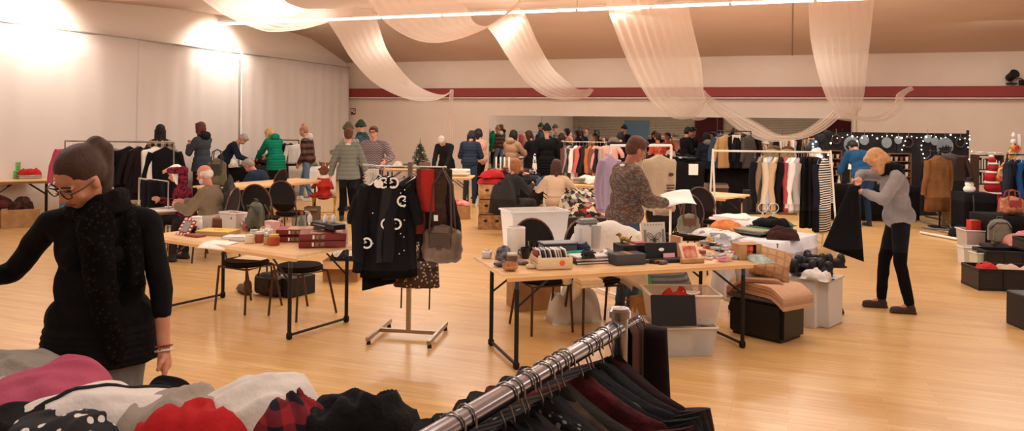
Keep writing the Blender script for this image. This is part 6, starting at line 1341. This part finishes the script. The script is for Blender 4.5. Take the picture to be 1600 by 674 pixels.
# ---- T8 clothes piles
T8 = near_edge_table('table with dark and blue clothes piles in front of the mirror', (812, 291, 872, 292), .9); clutter(T8, 9, 'dark clothes piles in front of the mirror', .8, DARK+['#3f5068', '#a83034'], 11, kinds=('bag', 'fold', 'bag'), sc=1.15)
T8b = near_edge_table('table with white and patterned clothes right of the dark haired seated woman', (890, 288, 950, 290), .8); clutter(T8b, 6, 'white and patterned clothes near the lilac shirt', .6, ['#dcd4c8', '#a89c88', '#e4dcd0', '#8f8676'], 13, kinds=('fold', 'bag'))
heap('patterned grey and cream garments tumbling below the white clothes', atS(905, 92, .4), TH, (.7, .4, .32), cloth('#8a8272', kind='multi', c2='#3a3632', c3='#cfc4b0', scale=14), 110, 'garment_heap', 'clothing', rough=1.3)
heap('red and green printed garments under the patterned heap', atS(912, 97, .3), TH+.3, (.6, .4, .26), cloth('#a8362c', kind='multi', c2='#2a2c28', c3='#cfc4b0', scale=12), 111, 'garment_heap', 'clothing', rough=1.2)
t = carton('dark brown wooden chest under the printed garments', atS(908, 98), TH, (.75, .45, .38), mat('#3a2418', .6, kind='grain', c2='#2a180f', scale=12), name='wooden_chest')
# ---- R6 colourful rail before the mirror
r6h = bz(905, 222, 72)
r6 = rail_rack('two tier clothes rail with colourful garments in front of the mirror', atS(880, 72), atS(946, 72), r6h, r=.011)
for i, (c, nm) in enumerate((('#5d3a34', 'brown'), ('#8f8680', 'light grey'), ('#3a3638', 'charcoal'), ('#d8cec4', 'off white'), ('#b85c58', 'salmon red'), ('#1a181b', 'black'), ('#262024', 'dark plum'), ('#a8603a', 'rust orange'), ('#6b4a3a', 'tobacco'), ('#c98a84', 'pale pink'), ('#2a1c24', 'aubergine'), ('#9a8a7a', 'taupe patterned'))):
    on_rail(r6, r6h, [(-.92+.165*i, dict(label='%s garment on the colourful rail in front of the mirror' % nm, w=.42, L=.72, kind=('coat', 'shirt')[i % 2], m_=cloth(c), depth=.1, rot=62, sleeve=.5))], seed=70+i)
p = L2W(r6, .40, -.15, 1.45); garment('pale pink short sleeved top displayed at the front of the colourful rail', L2W(r6, .45, -.12, r6h+.02), TH, w=.5, L=.4, kind='shirt', m_=cloth('#cf9a8e'), depth=.12, sleeve=.2, seed=88)
heap('small brown hat on top of the colourful rail', L2W(r6, .62, 0, r6h+.01), 0, (.24, .2, .12), cloth('#6b5c50'), 112, 'brown_hat', 'hat')
# ---- clothes table behind the man, far tables
T10 = skirted('long table with dark folded clothes behind the beige vest', (1010, 252, 1100, 253), .5, z=1.0, cover='black cloth under the dark folded clothes'); clutter(T10, 12, 'dark folded clothes on the long far table', .6, DARK+['#d8d2ca'], 17, z=1.005, kinds=('fold', 'bag', 'fold'), sc=1.1)
m = MB(); m.box((0, 0, 0), (.22, .006, .26)); tag(m.build('paper_notice', PAPER, None, loc=L2W(T10, .42, -.29, .82), rotz=TH), 'white paper notice on the front of the long far clothes table', 'paper')
for i in range(9): shoe('dark shoe in the row below the long far clothes table', L2W(T10, -.5+.13*i, -.45, 0), TH+R(180), '#241f20', 1, 'shoes in the row below the long far clothes table')
heap('beige sun hat on a stand among the far clothes', L2W(T10, -.02, .12, 1.005), 0, (.3, .26, .26), cloth('#a08c74'), 120, 'sun_hat', 'hat')
p9 = near_edge_table('bare pine table behind the round backed chairs at the right', (1062, 303, 1136, 309), .8)
chair('round backed black chair leaning at the left end of the bare pine table', atS(1056, 104), TH+R(-60)); chair('round backed black chair in front of the bare pine table', atS(1106, 106), TH+R(-40))
carton('dark cloth covered crate right of the bare pine table', atS(1118, 88), TH, (.7, .5, .62), mat('#141214', .9), name='covered_crate'); t = carton('open brown carton on the cloth covered crate', atS(1118, 88, .625), TH, (.36, .26, .2), mat('#5d4634', .8), name='brown_carton', open_=True)
# coat displays
rd = rail_rack('dark rack with black coats and a paper notice, right of the blinds reflection', atS(1118, 66), atS(1172, 66), bz(1140, 205, 66), m_=DSTEEL)
for i, (u, c, lb, an) in enumerate(((-.75, '#2f4058', 'denim blue jacket at the left of the dark coat rack', 40), (-.5, '#b08a58', 'mustard jacket between denim and black on the dark coat rack', 40), (.05, '#121114', 'large black coat with a paper notice on the dark coat rack', 0), (.55, '#17161a', 'black coat right of the one with the notice', 30), (.85, '#4a4440', 'grey brown coat at the right end of the dark coat rack', 50))):
    on_rail(rd, bz(1140, 205, 66), [(u, dict(label=lb, w=.55, L=.8, kind='coat', m_=cloth(c), depth=.2, rot=an, sleeve=.55))], seed=90+i)
m = MB(); m.box((0, 0, 0), (.2, .005, .25)); tag(m.build('paper_notice', mat('#d8c8b4', .8), None, loc=L2W(rd, .02, -.16, bz(1140, 219, 66)), rotz=TH), 'beige paper notice pinned on the large black coat', 'paper')
Td = skirted('dark table below the tan vests and striped bags', (1120, 262, 1262, 264), .7, z=.85, cover='black cloth below the tan vests'); clutter(Td, 12, 'striped bags and scarves below the tan vests', .5, ['#b9b2aa', '#2a282c', '#d8d2ca', '#8f3a3a', '#1a181b'], 19, z=.855, kinds=('bag', 'fold', 'box'), sc=1.1)
for i, px in enumerate((1212, 1243)):
    ds = thing('dress_form', ('left', 'right')[i]+' tan rounded bust form wearing a beige top above the dark table', 'bust', L2W(Td, (.45, .82)[i]-.12, 0, .856), TH); m = MB(); m.ell((0, 0, .22), (.19, .1, .24)); m.ell((0, 0, .36), (.19, .09, .1)); m.box((0, 0, .1), (.34, .16, .2), bev=.05)
    blob('bust_body', m, .014, cloth('#a58e6c', kind='grain', c2='#8f7a5a', scale=20), ds, 3); m = MB(); m.cone((0, 0, 0), (0, 0, .05), .09, .06); m.build('stand', DSTEEL, ds); m = MB(); m.tube([(-.06, -.1, .42), (0, -.115, .34), (.06, -.1, .42)], .008, 6); m.build('neckline', mat('#5d4c38', .8), ds)
# white crate etc on the right of the rack
for i, (px, s_, sz, c, lb) in enumerate(((1178, 74, (.4, .3, .5), '#1c1a1c', 'black crate on the floor under the dark table'), (1228, 74, (.35, .3, .4), '#6b563f', 'brown crate on the floor under the tan busts'))): carton(lb, atS(px, s_), TH, sz, mat(c, .8), name='floor_crate')
# ================================================================ Christmas stall
sS = 80
pa_, pb_ = atS(1286, 75.5), atS(1512, 73.5); dS = pb_-pa_; LS = dS.length; aS = math.atan2(dS.y, dS.x); hS = bz(1400, 209, 74.5)
pn = thing('stall_partition', 'long dark partition wall hung with discs behind the Christmas stall', 'partition', (pa_+pb_)/2+F_*.05, aS)
DKP = mat('#241f22', .9, kind='mottle', c2='#1b181b', scale=4)
for i in range(4): m = MB(); m.box((-LS/2+LS*(i+.5)/4, 0, hS/2), (LS/4-.01, .03, hS)); m.build('panel', DKP, pn)
m = MB(); m.box((LS/2+.01, 0, hS/2+.04), (.03, .05, hS+.10)); m.build('end_post', mat('#171519', .7), pn); m = MB(); m.box((0, 0, hS+.01), (LS, .04, .02)); m.build('top_rail', mat('#171519', .7), pn)
def sp(px, py, y=-.03):   # point on the partition for pixel
    s_ = 78; r = ray(px, py); n = Vector((-math.sin(aS), math.cos(aS), 0)); o = Vector(pn.location); t_ = (o-CAM).dot(n)/r.dot(n); return CAM+r*t_+n*y
discs = ((1305, 218, 11, 'ring'), (1329, 226, 18, 'scene'), (1349, 219, 11, 'plain'), (1384, 223, 12, 'plain'), (1402, 219, 9, 'plain'), (1418, 223, 12, 'ring'), (1448, 217, 9, 'plain'), (1459, 221, 9, 'plain'), (1475, 229, 20, 'scene'), (1499, 223, 12, 'ring'))
ords = ['first', 'second', 'third', 'fourth', 'fifth', 'sixth', 'seventh', 'eighth', 'ninth', 'tenth']
for i, (px, py, r_, kd) in enumerate(discs):
    R_ = r_*.72/76; t = thing('hanging_disc', '%s, %s ornament from the left on the stall partition' % ({'ring': 'dark wreath ring', 'scene': 'large blue grey disc with dark silhouette', 'plain': 'plain pale blue grey disc'}[kd], ords[i]), 'ornament', sp(px, py), aS)
    X = Matrix.Rotation(R(90), 4, 'X'); m = MB()
    if kd == 'ring': m.tube([(R_*.9*math.cos(a), 0, R_*.9*math.sin(a)) for a in [k_*math.pi/12 for k_ in range(24)]], .018, 8, True); m.build('ring', mat('#4a3a34', .8, bump=.8, scale=30), t)
    else: m.lathe([(R_, -.008), (R_, .008)], n=32, M=X); m.build('disc', mat('#7f8b96' if kd == 'scene' else '#97a2a8', .7, kind='mottle', c2='#8d99a3', scale=10), t)
    if kd == 'scene':
        m = MB(); pts = [(-.85, -.25), (-.6, -.05), (-.45, -.2), (-.3, .12), (-.15, -.12), (.0, .05), (.12, .22), (.25, -.05), (.4, .15), (.55, -.1), (.72, .02), (.86, -.25)]; poly = [(x*R_, z*R_) for x, z in pts]+[(R_*.8*math.cos(a), R_*.8*math.sin(a)-.0) for a in [R(-35-11*k_) for k_ in range(11)]]
        vs = [m.bm.verts.new((x, -.012, z)) for x, z in poly]; m.bm.faces.new(vs); m.build('landscape_silhouette', mat('#1c1d22', .8), t, smooth=False)
    m = MB(); m.cone((0, 0, R_*.98), (0, 0, R_+.12), .004, n=5); m.build('string', mat('#8f8880', .8), t)
# string lights
ls = thing('light_string', 'string of small white lights along the top of the stall partition', 'string lights', sp(1290, 208), aS); rnd = random.Random(8); GL = mat('#fff3e0', .5, emit=7)
ptsl = []
n = 30
for i in range(n): f = i/(n-1); ptsl.append((f*LS*.985, -.03-.01*rnd.random(), -.02-.07*abs(math.sin(i*.75))+rnd.uniform(-.02, .02)))
for i in range(9): ptsl.append((LS*.985-.07*math.sin(i*1.3), -.035, -.1-.085*i))
m = MB(); m.tube(ptsl, .0025, 4); m.build('cable', mat('#1c1c1c', .7), ls)
for i in list(range(0, n, 1))+list(range(n, len(ptsl))):
    m = MB(); m.ell(ptsl[i], .010 if i % 5 else .018, sub=1); m.build('bulb', GL, ls)
for j, px in enumerate((1335, 1410, 1440)):
    l2 = thing('light_string', ('left', 'middle', 'right')[j]+' short hanging strand of white lights on the stall partition', 'string lights', sp(px, 214), aS); pts = [(.04*math.sin(i*1.1+j), -.02, -.09*i) for i in range(7)]; m = MB(); m.tube(pts, .0025, 4); m.build('cable', mat('#1c1c1c', .7), l2)
    for q in pts[1:]: m = MB(); m.ell(q, .013, sub=1); m.build('bulb', GL, l2)
# counter
n_ = Vector((-math.sin(aS), math.cos(aS), 0))
cn = skirted('long counter of the Christmas stall', (1284, 289, 1436, 292), .55, c='#121013', z=.70, cover='black cloth covering the long counter of the Christmas stall')
def shelf(label, loc, rz, w, h, d, rows, cups_c, lb2, n=4, c='#8a5a38'):
    t = thing('display_shelf', label, 'shelf', loc, rz); WM = mat(c, .6, kind='grain', c2=lightf(c, .8), scale=20)
    for s in (-1, 1): m = MB(); m.box((s*w/2, 0, h/2), (.015, d, h)); m.build('side_panel', WM, t)
    for i in range(rows+1): m = MB(); m.box((0, 0, h*i/rows), (w, d, .014)); m.build('shelf_board', WM, t)
    m = MB(); m.box((0, d/2, h/2), (w, .006, h)); m.build('back_panel', mat(lightf(c, .6), .8), t)
    for i in range(rows):
        for j in range(n): cup(lb2, L2W(t, -w/2+w*(j+.5)/n, -.01, h*i/rows+.01), .085, .036, cups_c[(i*n+j) % len(cups_c)], group=lb2, name='mug', cat='mug')
    return t
shelf('wooden shelf of mugs at the left of the stall counter', L2W(cn, -cn['L']/2+.25, .10, .71), aS, .46, .66, .15, 4, ['#c8c0b8', '#8a4a40', '#d8d0c8', '#3a2a28', '#a89a90'], 'mug on the left wooden shelf of the stall', 4)
shelf('wooden shelf of white mugs behind the blonde woman', L2W(cn, cn['L']/2-.25, .10, .71), aS, .46, .62, .15, 4, ['#d8d2cc', '#b8b0a8', '#8f4a40', '#e4ded8'], 'mug on the right wooden shelf of the stall', 4)
clutter(cn, 7, 'candles and ornaments on the stall counter', .3, ['#e4dcd0', '#b8a890', '#d8d0c4', '#8a7a68'], 23, z=.71, kinds=('jar', 'fig'))
t = thing('pennant_cone', 'white cone ornament between the left shelf and the person in blue', 'ornament', L2W(cn, -cn['L']/2+.62, -.05, .71), 0); m = MB(); m.cone((0, 0, .3), (0, 0, .62), .05, .004, 16); m.build('cone', PAPER, t); m = MB(); m.cone((0, 0, 0), (0, 0, .3), .012); m.cone((0, 0, 0), (0, 0, .015), .06); m.build('stand', mat('#8a6a48', .6), t)
# white plush / black ball ornaments left of stall
t = thing('pompom_garland', 'garland of black, blue and white pompoms with lights left of the stall', 'garland', atS(1274, 80), TH)
for i, (x, z, r_, c) in enumerate(((.1, 1.62, .10, '#1a191e'), (.22, 1.70, .09, '#141318'), (-.05, 1.5, .10, '#2a4058'), (-.02, 1.36, .12, '#d8d4d0'), (.05, 1.22, .10, '#c8c2bc'), (.12, 1.48, .08, '#1a191e'), (-.15, 1.42, .07, '#2a2a30'))):
    m = MB(); m.ell((x, 0, z), r_, sub=3); m.build('pompom', mat(c, .95, bump=1, scale=20), t)
for i in range(8): m = MB(); m.ell((-.15+.4*random.random(), -.13, 1.25+.5*random.random()), .017, sub=1); m.build('bulb', GL, t)
m = MB(); m.cone((0, .02, 0), (0, .02, 1.7), .02); m.cone((0, .02, 0), (0, .02, .03), .16); m.build('stand', BLACKM, t); m = MB(); m.box((.0, .02, .9), (.3, .12, .5), bev=.05); m.build('dark_fabric', cloth('#17161a'), t)
t = rail_rack('small tan wooden A frame near the pompom garland', atS(1262, 76), atS(1270, 76), 1.6, m_=mat('#b08a60', .6), kind='A', feet=.25)
# brown coat on a stand + dark hat
ct = thing('coat_stand', 'dark coat stand right of the stall shelves', 'coat stand', atS(1468, 84), TH); m = MB(); m.cone((0, 0, .02), (0, 0, 1.45), .016); m.build('pole', DSTEEL, ct); m = MB(); m.cone((0, 0, 0), (0, 0, .03), .2, .2, 20); m.build('base', DSTEEL, ct)
m = MB(); m.cone((-.22, 0, 1.42), (.22, 0, 1.42), .012); m.build('cross_bar', DSTEEL, ct)
garment('long camel brown coat hanging at the right of the stall', atS(1464, 86, 1.44), TH+R(15), w=.50, L=1.02, kind='coat', m_=cloth('#7d5330', kind='mottle', c2='#6b4628', scale=5), depth=.2, sleeve=.62, seed=4, spread=.06, flare=1.15)
garment('black coat hanging just left of the camel brown coat', atS(1452, 84, 1.44), TH+R(40), w=.44, L=1.0, kind='coat', m_=cloth('#121013'), depth=.16, sleeve=.6, seed=5)
garment('dark brown leather jacket hanging right of the camel brown coat', atS(1484, 84, 1.47), TH+R(-10), w=.52, L=.5, kind='coat', m_=mat('#2f1d17', .5), depth=.2, sleeve=.5, seed=6)
t = carton('tall narrow brown carton standing on the floor right of the camel coat', atS(1488, 83.5), TH+R(4), (.29, .22, .62), mat('#9a7448', .7, kind='grain', c2='#7d5a34', scale=8), name='tall_carton')
m = MB(); m.box((0, -.112, .3), (.12, .003, .3)); m.build('printed_panel', mat('#7d5a36', .8), t)
# metal poles on the floor
for i, (x0, y0, x1, y1, z, c) in enumerate(((1438, 348, 1500, 364, .03, '#8f8a88'), (1440, 356, 1502, 370, .03, '#b9b4b0'), (1438, 366, 1492, 376, .03, '#e0dad4'), (1446, 344, 1504, 356, .07, '#5d5a5c'), (1462, 338, 1490, 368, .10, '#7f8a94'), (1444, 362, 1500, 366, .06, '#6b6866'))):
    m = MB(); a = at(x0, y0); b = at(x1, y1); a.z = z; b.z = z; m.tube([a, b, b+Vector((.06, -.05, 0))], .022 if i == 2 else .016, 8)
    tag(m.build('metal_pole', mat(c, .35, .4), None), ['dull steel pole at the back of the pole pile', 'bright steel pole in the middle of the pole pile', 'thick white pole at the front of the pole pile', 'dark pole on top at the back of the pole pile', 'blue grey pole leaning steeply on the pole pile', 'dark short pole lying in the pole pile'][i]+' near the stall', 'pole')
heap('black bag on the floor right of the pole pile', atS(1503, 91), TH, (.42, .3, .22), cloth('#19171a'), 130, 'black_bag', 'bag')
# ================================================================ right end
rs = thing('shelf_unit', 'brown open shelf with books and white papers on top at the right', 'shelf', atS(1541, 76), TH); WM = mat('#4d3526', .6)
for s in (-1, 1): m = MB(); m.box((s*.25, 0, .66), (.02, .28, 1.32)); m.build('side_panel', WM, rs)
for z in (.03, .4, .72, 1.02, 1.31): m = MB(); m.box((0, 0, z), (.5, .28, .02)); m.build('shelf_board', WM, rs)
rnd = random.Random(9)
for r_ in (1.03, .73):
    for i in range(8): book('dark book on the shelf unit at the right', L2W(rs, -.2+.056*i, 0, r_), TH+R(rnd.uniform(-5, 5)), (.035, .18, rnd.uniform(.16, .24)), DARK[i % 6] if i % 3 else '#7d6a5a', group='dark books on the shelf unit at the right')
for i in range(3): fold_stack(('left', 'middle', 'right')[i]+' pile of white papers on top of the shelf unit', L2W(rs, -.16+.16*i, 0, 1.322), TH+R(8*i-8), .17, .2, ['#e4dcd2', '#f0eae2', '#d8cec4', '#ece4da'], 'paper_pile', 'papers', .014, seed=i)
bt_ = skirted('small black table with the snowman ornament at the right', (1508, 303, 1556, 304), .5, c='#131114', z=.74, cover='black cloth of the small snowman table')
t = thing('snowman', 'small white snowman ornament with black hat on the black table', 'ornament', L2W(bt_, -.1, -.08, .75), TH+R(180)); m = MB(); m.ell((0, 0, .06), (.10, .09, .075)); m.ell((0, 0, .15), (.075, .07, .06)); m.build('snowman_body', mat('#eae4dc', .6), t); m = MB(); m.cone((0, 0, .19), (0, 0, .205), .085, .085); m.cone((0, 0, .2), (0, 0, .26), .055, .05); m.build('hat', BLACKM, t); m = MB(); m.cone((0, .06, .15), (0, .11, .148), .012, .002); m.build('nose', mat('#d8702c', .5), t)
for s in (-1, 1): m = MB(); m.ell((s*.028, .066, .168), .009, sub=1); m.build('eye', BLACKM, t)
t = thing('hanging_strap', 'dark guitar like strap hanging at the front of the small black table', 'strap', L2W(bt_, -.14, -.30, .72), TH); m = MB(); m.tube([(0, 0, 0), (.01, -.01, -.2), (0, 0, -.45)], .025, 8, flat=.4); m.ell((0, 0, -.47), (.05, .02, .07)); m.build('strap_body', mat('#3f3c40', .5), t)
heap('pink plush toy hanging over the black table', L2W(bt_, .32, -.3, .35), TH, (.16, .12, .38), cloth('#b0605c'), 133, 'pink_plush', 'plush toy')
# stacked santa plush tower
sf = thing('plush_tower', 'tall stack of red and white Santa hat plush figures at the right', 'plush toy', atS(1549, 82), TH); 
zz = 0.42; 
for i, (r_, h_, c) in enumerate(((.20, .20, '#a8242a'), (.17, .05, '#e6dfd8'), (.15, .17, '#a8242a'), (.14, .05, '#e6dfd8'), (.12, .16, '#b02a2e'), (.11, .05, '#e6dfd8'), (.10, .13, '#a8242a'), (.09, .05, '#e6dfd8'), (.07, .10, '#b02a2e'), (.05, .05, '#ece6e0'))):
    m = MB(); m.ell((.02*math.sin(i*1.2), 0, zz+h_/2), (r_, r_*.9, h_*.62), sub=3); m.build('red_plush' if c[1:3] != 'e6' and c[1:3] != 'ec' else 'white_band', cloth(c, bump=.9), sf); zz += h_*.92
for s in (-1, 1): m = MB(); m.tube([(s*.1, -.05, .62), (s*.2, -.1, .5), (s*.27, -.12, .36)], [.045, .04, .05], 8); m.build('plush_arm', cloth('#a8242a' if s > 0 else '#e6dfd8'), sf)
m = MB(); m.lathe([(.22, 0), (.24, .42), (.2, .43)], n=20); m.build('black_pedestal', cloth('#151316'), sf)
# ornament pole with orange/gold masks
op = thing('mask_stand', 'tall stand wound with orange and gold carnival ribbons topped by a white figure', 'ornament stand', atS(1580, 84), TH); m = MB(); m.cone((.05, 0, 0), (.05, 0, 1.62), .018); m.cone((.05, 0, 0), (.05, 0, .02), .2); m.build('pole', BLACKM, op)
rnd = random.Random(12)
for i in range(17):
    f = i/16; x = -.25+.27*f+rnd.uniform(-.04, .04); z = .95+.58*f; r_ = .075*(1-.35*f); c = ['#c8582c', '#c9a05a', '#b0402a', '#d8b080', '#8a6a3a'][i % 5]; m = MB()
    if i % 2: m.tube([(x+r_*math.cos(a), -.05-.01*i % .04, z+r_*math.sin(a)) for a in [k_*math.pi/7 for k_ in range(14)]], .02, 8, True); m.tube([(x+r_*.4*math.cos(a), -.07, z+r_*.4*math.sin(a)) for a in [k_*math.pi/5 for k_ in range(10)]], .012, 6, True)
    else: m.ell((x, -.04, z), (r_*.9, .045, r_*1.1))
    m.build('carnival_ribbon', mat(c, .6), op)
m = MB(); m.ell((.02, 0, 1.62), (.05, .04, .06)); m.ell((.02, 0, 1.72), .035); m.cone((.02, 0, 1.73), (.02, 0, 1.8), .04, .01); m.build('white_figure', mat('#ded6d0', .5), op)
m = MB(); m.cone((.13, 0, 1.35), (.13, 0, 1.76), .045, .04, 14); m.build('white_tube', mat('#d8d4d4', .5), op)
rr = rail_rack('dark clothes rack at the right edge of the hall', atS(1572, 92), atS(1640, 92), 1.42, m_=DSTEEL)
for i, (c, lb) in enumerate((('#1f2430', 'dark navy jacket, first'), ('#17161a', 'black jacket, second'), ('#1a3f70', 'bright blue jacket, third'), ('#141318', 'plain black coat, fourth'), ('#2a2a30', 'charcoal coat, fifth'), ('#77746f', 'grey anorak, last'))): on_rail(rr, 1.42, [(-.9+.3*i, dict(label=lb+' on the dark rack at the right edge', w=.46, L=.8, kind='coat', m_=cloth(c), depth=.16, rot=50, sleeve=.5))], seed=120+i)
Tr = skirted('dark covered table at the right edge with patterned bags', (1556, 340, 1650, 342), .7, c='#151316', z=.62, cover='black cloth of the table at the right edge'); 
t = bag('shiny orange and cream patterned bag on the table at the right edge', L2W(Tr, -.05, -.1, .63), TH, .34, .28, .2, '#c07850', handle=.08, trim='#8a2a2a')
# boxes on the floor at right
q1 = atS(1530, 108)
clearbox('clear storage box holding a tall red box at the right', q1, TH+R(-8), (.50, .36, .40), m_=mat('#d8d0ca', .3, alpha=.5)); t = carton('tall bright red box standing in the clear storage box', q1-R0*.08+Vector((0, 0, .01)), TH, (.16, .12, .52), mat('#c8382e', .5), name='red_box')
cq2 = clearbox('lower white tub under the rim of the clear storage boxes', atS(1516, 114), TH+R(-8), (.26, .22, .24), m_=mat('#e0dad4', .5)); cq3 = clearbox('second clear tub with greenish contents on the floor at the right', atS(1531, 121), TH, (.18, .18, .26), m_=mat('#c9ccb8', .5))
clearbox('large clear box behind the grey backpack', atS(1578, 108), TH, (.55, .4, .40), m_=mat('#8f8a88', .4, alpha=.6))
carton('dark carton supporting the grey backpack at the right', atS(1563, 113), TH, (.42, .3, .26), mat('#2a2a2e', .6), name='dark_carton')
backpack('grey canvas backpack on the dark carton at the right', atS(1561, 114, .265), TH+R(-12), .32, .36, .2, '#8a8478')
heap('pale pink cloth behind the black crates at the right edge', atS(1592, 116, .3), TH, (.4, .3, .18), cloth('#c98a84'), 140, 'pink_cloth', 'cloth'); carton('dark box under the pale pink cloth at the right edge', atS(1592, 116), TH, (.45, .3, .295), mat('#26242a', .6), name='dark_carton')
def crate(label, px, s_, z, w, d, h, c='#17161b', rot=-6):
    t = thing('black_crate', label, 'crate', atS(px, s_, z), TH+R(rot)); m_ = mat(c, .45)
    for s in (-1, 1):
        for zz in (.02, h-.02): m = MB(); m.box((0, s*d/2, zz), (w, .014, .04), bev=.003); m.build('edge_bar', m_, t); m = MB(); m.box((s*w/2, 0, zz), (.014, d, .04), bev=.003); m.build('edge_bar', m_, t)
        m = MB(); m.box((0, s*d/2, h/2), (w*.98, .006, h*.9)); m.build('side_panel', mat('#201f25', .35), t); m = MB(); m.box((s*w/2, 0, h/2), (.006, d*.98, h*.9)); m.build('end_panel', mat('#201f25', .35), t)
    m = MB(); m.box((0, 0, .006), (w, d, .012)); m.build('base', m_, t)
    for i in range(4): m = MB(); m.box((-w/2+w*i/3, -d/2-.006, h/2), (.016, .012, h)); m.build('rib', m_, t)
    return t
c1 = crate('front black plastic crate of toys on the floor at the right', 1572, 134, 0, .80, .42, .25); c2 = crate('rear black plastic crate behind the front one at the right', 1572, 121, 0, .66, .36, .30)
c3 = crate('small black crate with bright toys at the right edge', 1604, 121, .30, .34, .3, .16); c3.location = L2W(c2, .32, 0, .30)
heap('red cloth at the left of the front black crate', L2W(c1, -.22, 0, .14), TH, (.24, .24, .16), cloth('#b8302c'), 141, 'red_cloth', 'cloth'); heap('beige soft slippers in the middle of the front black crate', L2W(c1, .03, 0, .14), TH, (.3, .3, .18), cloth('#c0a894'), 142, 'beige_slippers', 'slippers', rough=.4); heap('pinkish beige beret at the right of the front black crate', L2W(c1, .27, -.02, .14), TH+.2, (.3, .28, .18), cloth('#c9a590'), 143, 'beret', 'hat', rough=.4)
for i, (x, c, lb) in enumerate(((-.08, '#d8b030', 'yellow'), (.02, '#b83028', 'red'), (.10, '#d8d2cc', 'white'))): t = thing('toy_figure', lb+' toy figure in the small crate at the right edge', 'toy', L2W(c3, x, -.02, .02), i); m = MB(); m.ell((0, 0, .07), (.045, .04, .07)); m.build('toy_body', mat(c, .5), t); m = MB(); m.ell((0, 0, .17), .038); m.build('head', mat(lightf(c, 1.15), .5), t)
clutter(type('o', (), {})(), 0, '', 1, MIX) if False else None
t = thing('black_crate', 'orange and black box cut by the right frame edge on the floor', 'box', at(1604, 512), TH); m = MB(); m.box((0, 0, .16), (.2, .3, .32), bev=.01); m.build('box_body', mat('#1a1718', .5), t); m = MB(); m.box((-.06, -.152, .12), (.12, .004, .18)); m.build('orange_print', mat('#b8622c', .6), t)
t.name = 'printed_box'; heap('crumpled white wrapper on the floor near the right edge', at(1588, 492), 0, (.12, .08, .07), mat('#d8d4d0', .6, kind='mottle', c2='#3a3838', scale=14), 145, 'white_wrapper', 'wrapper', n=16)
# ================================================================ foreground table of clothes
zf = .84
ft = folding_table('table in the left foreground covered by heaped clothes', 0, 0, TH+R(-16), 1.95, .72, zf, braces=False); c_ = at(215, 700, zf); ft.location = (c_.x, c_.y, 0)
FT = [('grey knitted jumper at the far left of the foreground table', 14, 606, .42, .34, .14, cloth('#8f867c', scale=12), 0, .9), ('dusty pink sweatshirt on the foreground table', 66, 652, .40, .36, .21, cloth('#b0536a', kind='mottle', c2='#a84c62', scale=4), .35, .55),
      ('black garment at the bottom left corner of the foreground table', 12, 700, .30, .26, .16, cloth('#141214'), 0, .8), ('white polo shirt with a dark stripe on the foreground table', 160, 676, .50, .34, .19, cloth('#d4ccc6'), .2, .5),
      ('black and white looped print cloth at the bottom of the table', 108, 712, .34, .20, .17, mat('#151417', .8, kind='dots', c2='#d8d2cc', scale=26), .1, .5), ('taupe jersey top between the white polo and the red cloth', 270, 684, .40, .30, .18, cloth('#968a80'), -.2, .8),
      ('black crumpled sock like garment behind the taupe top', 262, 636, .14, .12, .13, cloth('#141315'), 0, .7), ('bright red cloth at the front of the foreground table', 300, 704, .36, .22, .17, cloth('#a81e22'), .1, .7),
      ('big white jersey heaped at the right of the foreground table', 402, 672, .34, .34, .22, cloth('#cfc6be'), -.3, .5), ('dark red and navy plaid shirt under the white jersey', 458, 690, .24, .30, .17, cloth('#1c1a26', kind='plaid', c2='#8a2228', c3='#15141c', scale=4), .5, .8),
      ('pale grey sleeve poking out at the right end of the table', 484, 686, .12, .14, .12, cloth('#b9b0aa'), .4, .8), ('black fluffy scarf on the floor side right of the table', 556, 694, .34, .24, .18, cloth('#121113', bump=1.0), .2, 1.0),
      ('pale beige garment under the pink sweatshirt', 22, 632, .34, .24, .10, cloth('#a39a90'), .2, .7)]
for i, (lb, px, py, w_, d_, h_, m_, r_, ro) in enumerate(FT):
    p = at(px, py, zf); heap(lb, p, TH+r_, (w_*1.15, d_*1.1, h_), m_, 200+i, 'heaped_garment', 'clothing', rough=ro, n=46)

def drape_strip(label, nm, a, b, r, c, z=.0):
    pass
# zip stripe and emblem of the white polo, cuff of the white jersey
pol = [o for o in bpy.data.objects if 'white polo' in str(o.get('label'))][0]
def topz(o, x, y):
    return min(o.data.vertices, key=lambda v: (v.co.x-x)**2+(v.co.y-y)**2).co.z
m = MB(); pts = []
for i in range(15): f = i/14; x = -.16+.34*f; y = -.10+.2*f; pts.append((x, y, topz(pol, x, y)+.007))
m.tube(pts, .006, 6); m.build('navy_stripe', mat('#17181f', .8), pol)
m = MB(); x, y = -.15, .03; m.ell((x, y, topz(pol, x, y)+.006), (.014, .01, .004)); m.build('emblem', mat('#7d3a3a', .7), pol)
bake_blobs()
seen = {}
for o in bpy.data.objects:
    if o.parent is None and 'label' in o.keys():
        seen.setdefault(o['label'], []).append(o.name)
for k, v in seen.items():
    if len(v) > 1 and not all(bpy.data.objects[x].get('group') for x in v): print('DUPLABEL', k, v)
    n = len(k.split())
    if n < 4 or n > 16: print('LABELLEN', n, k)
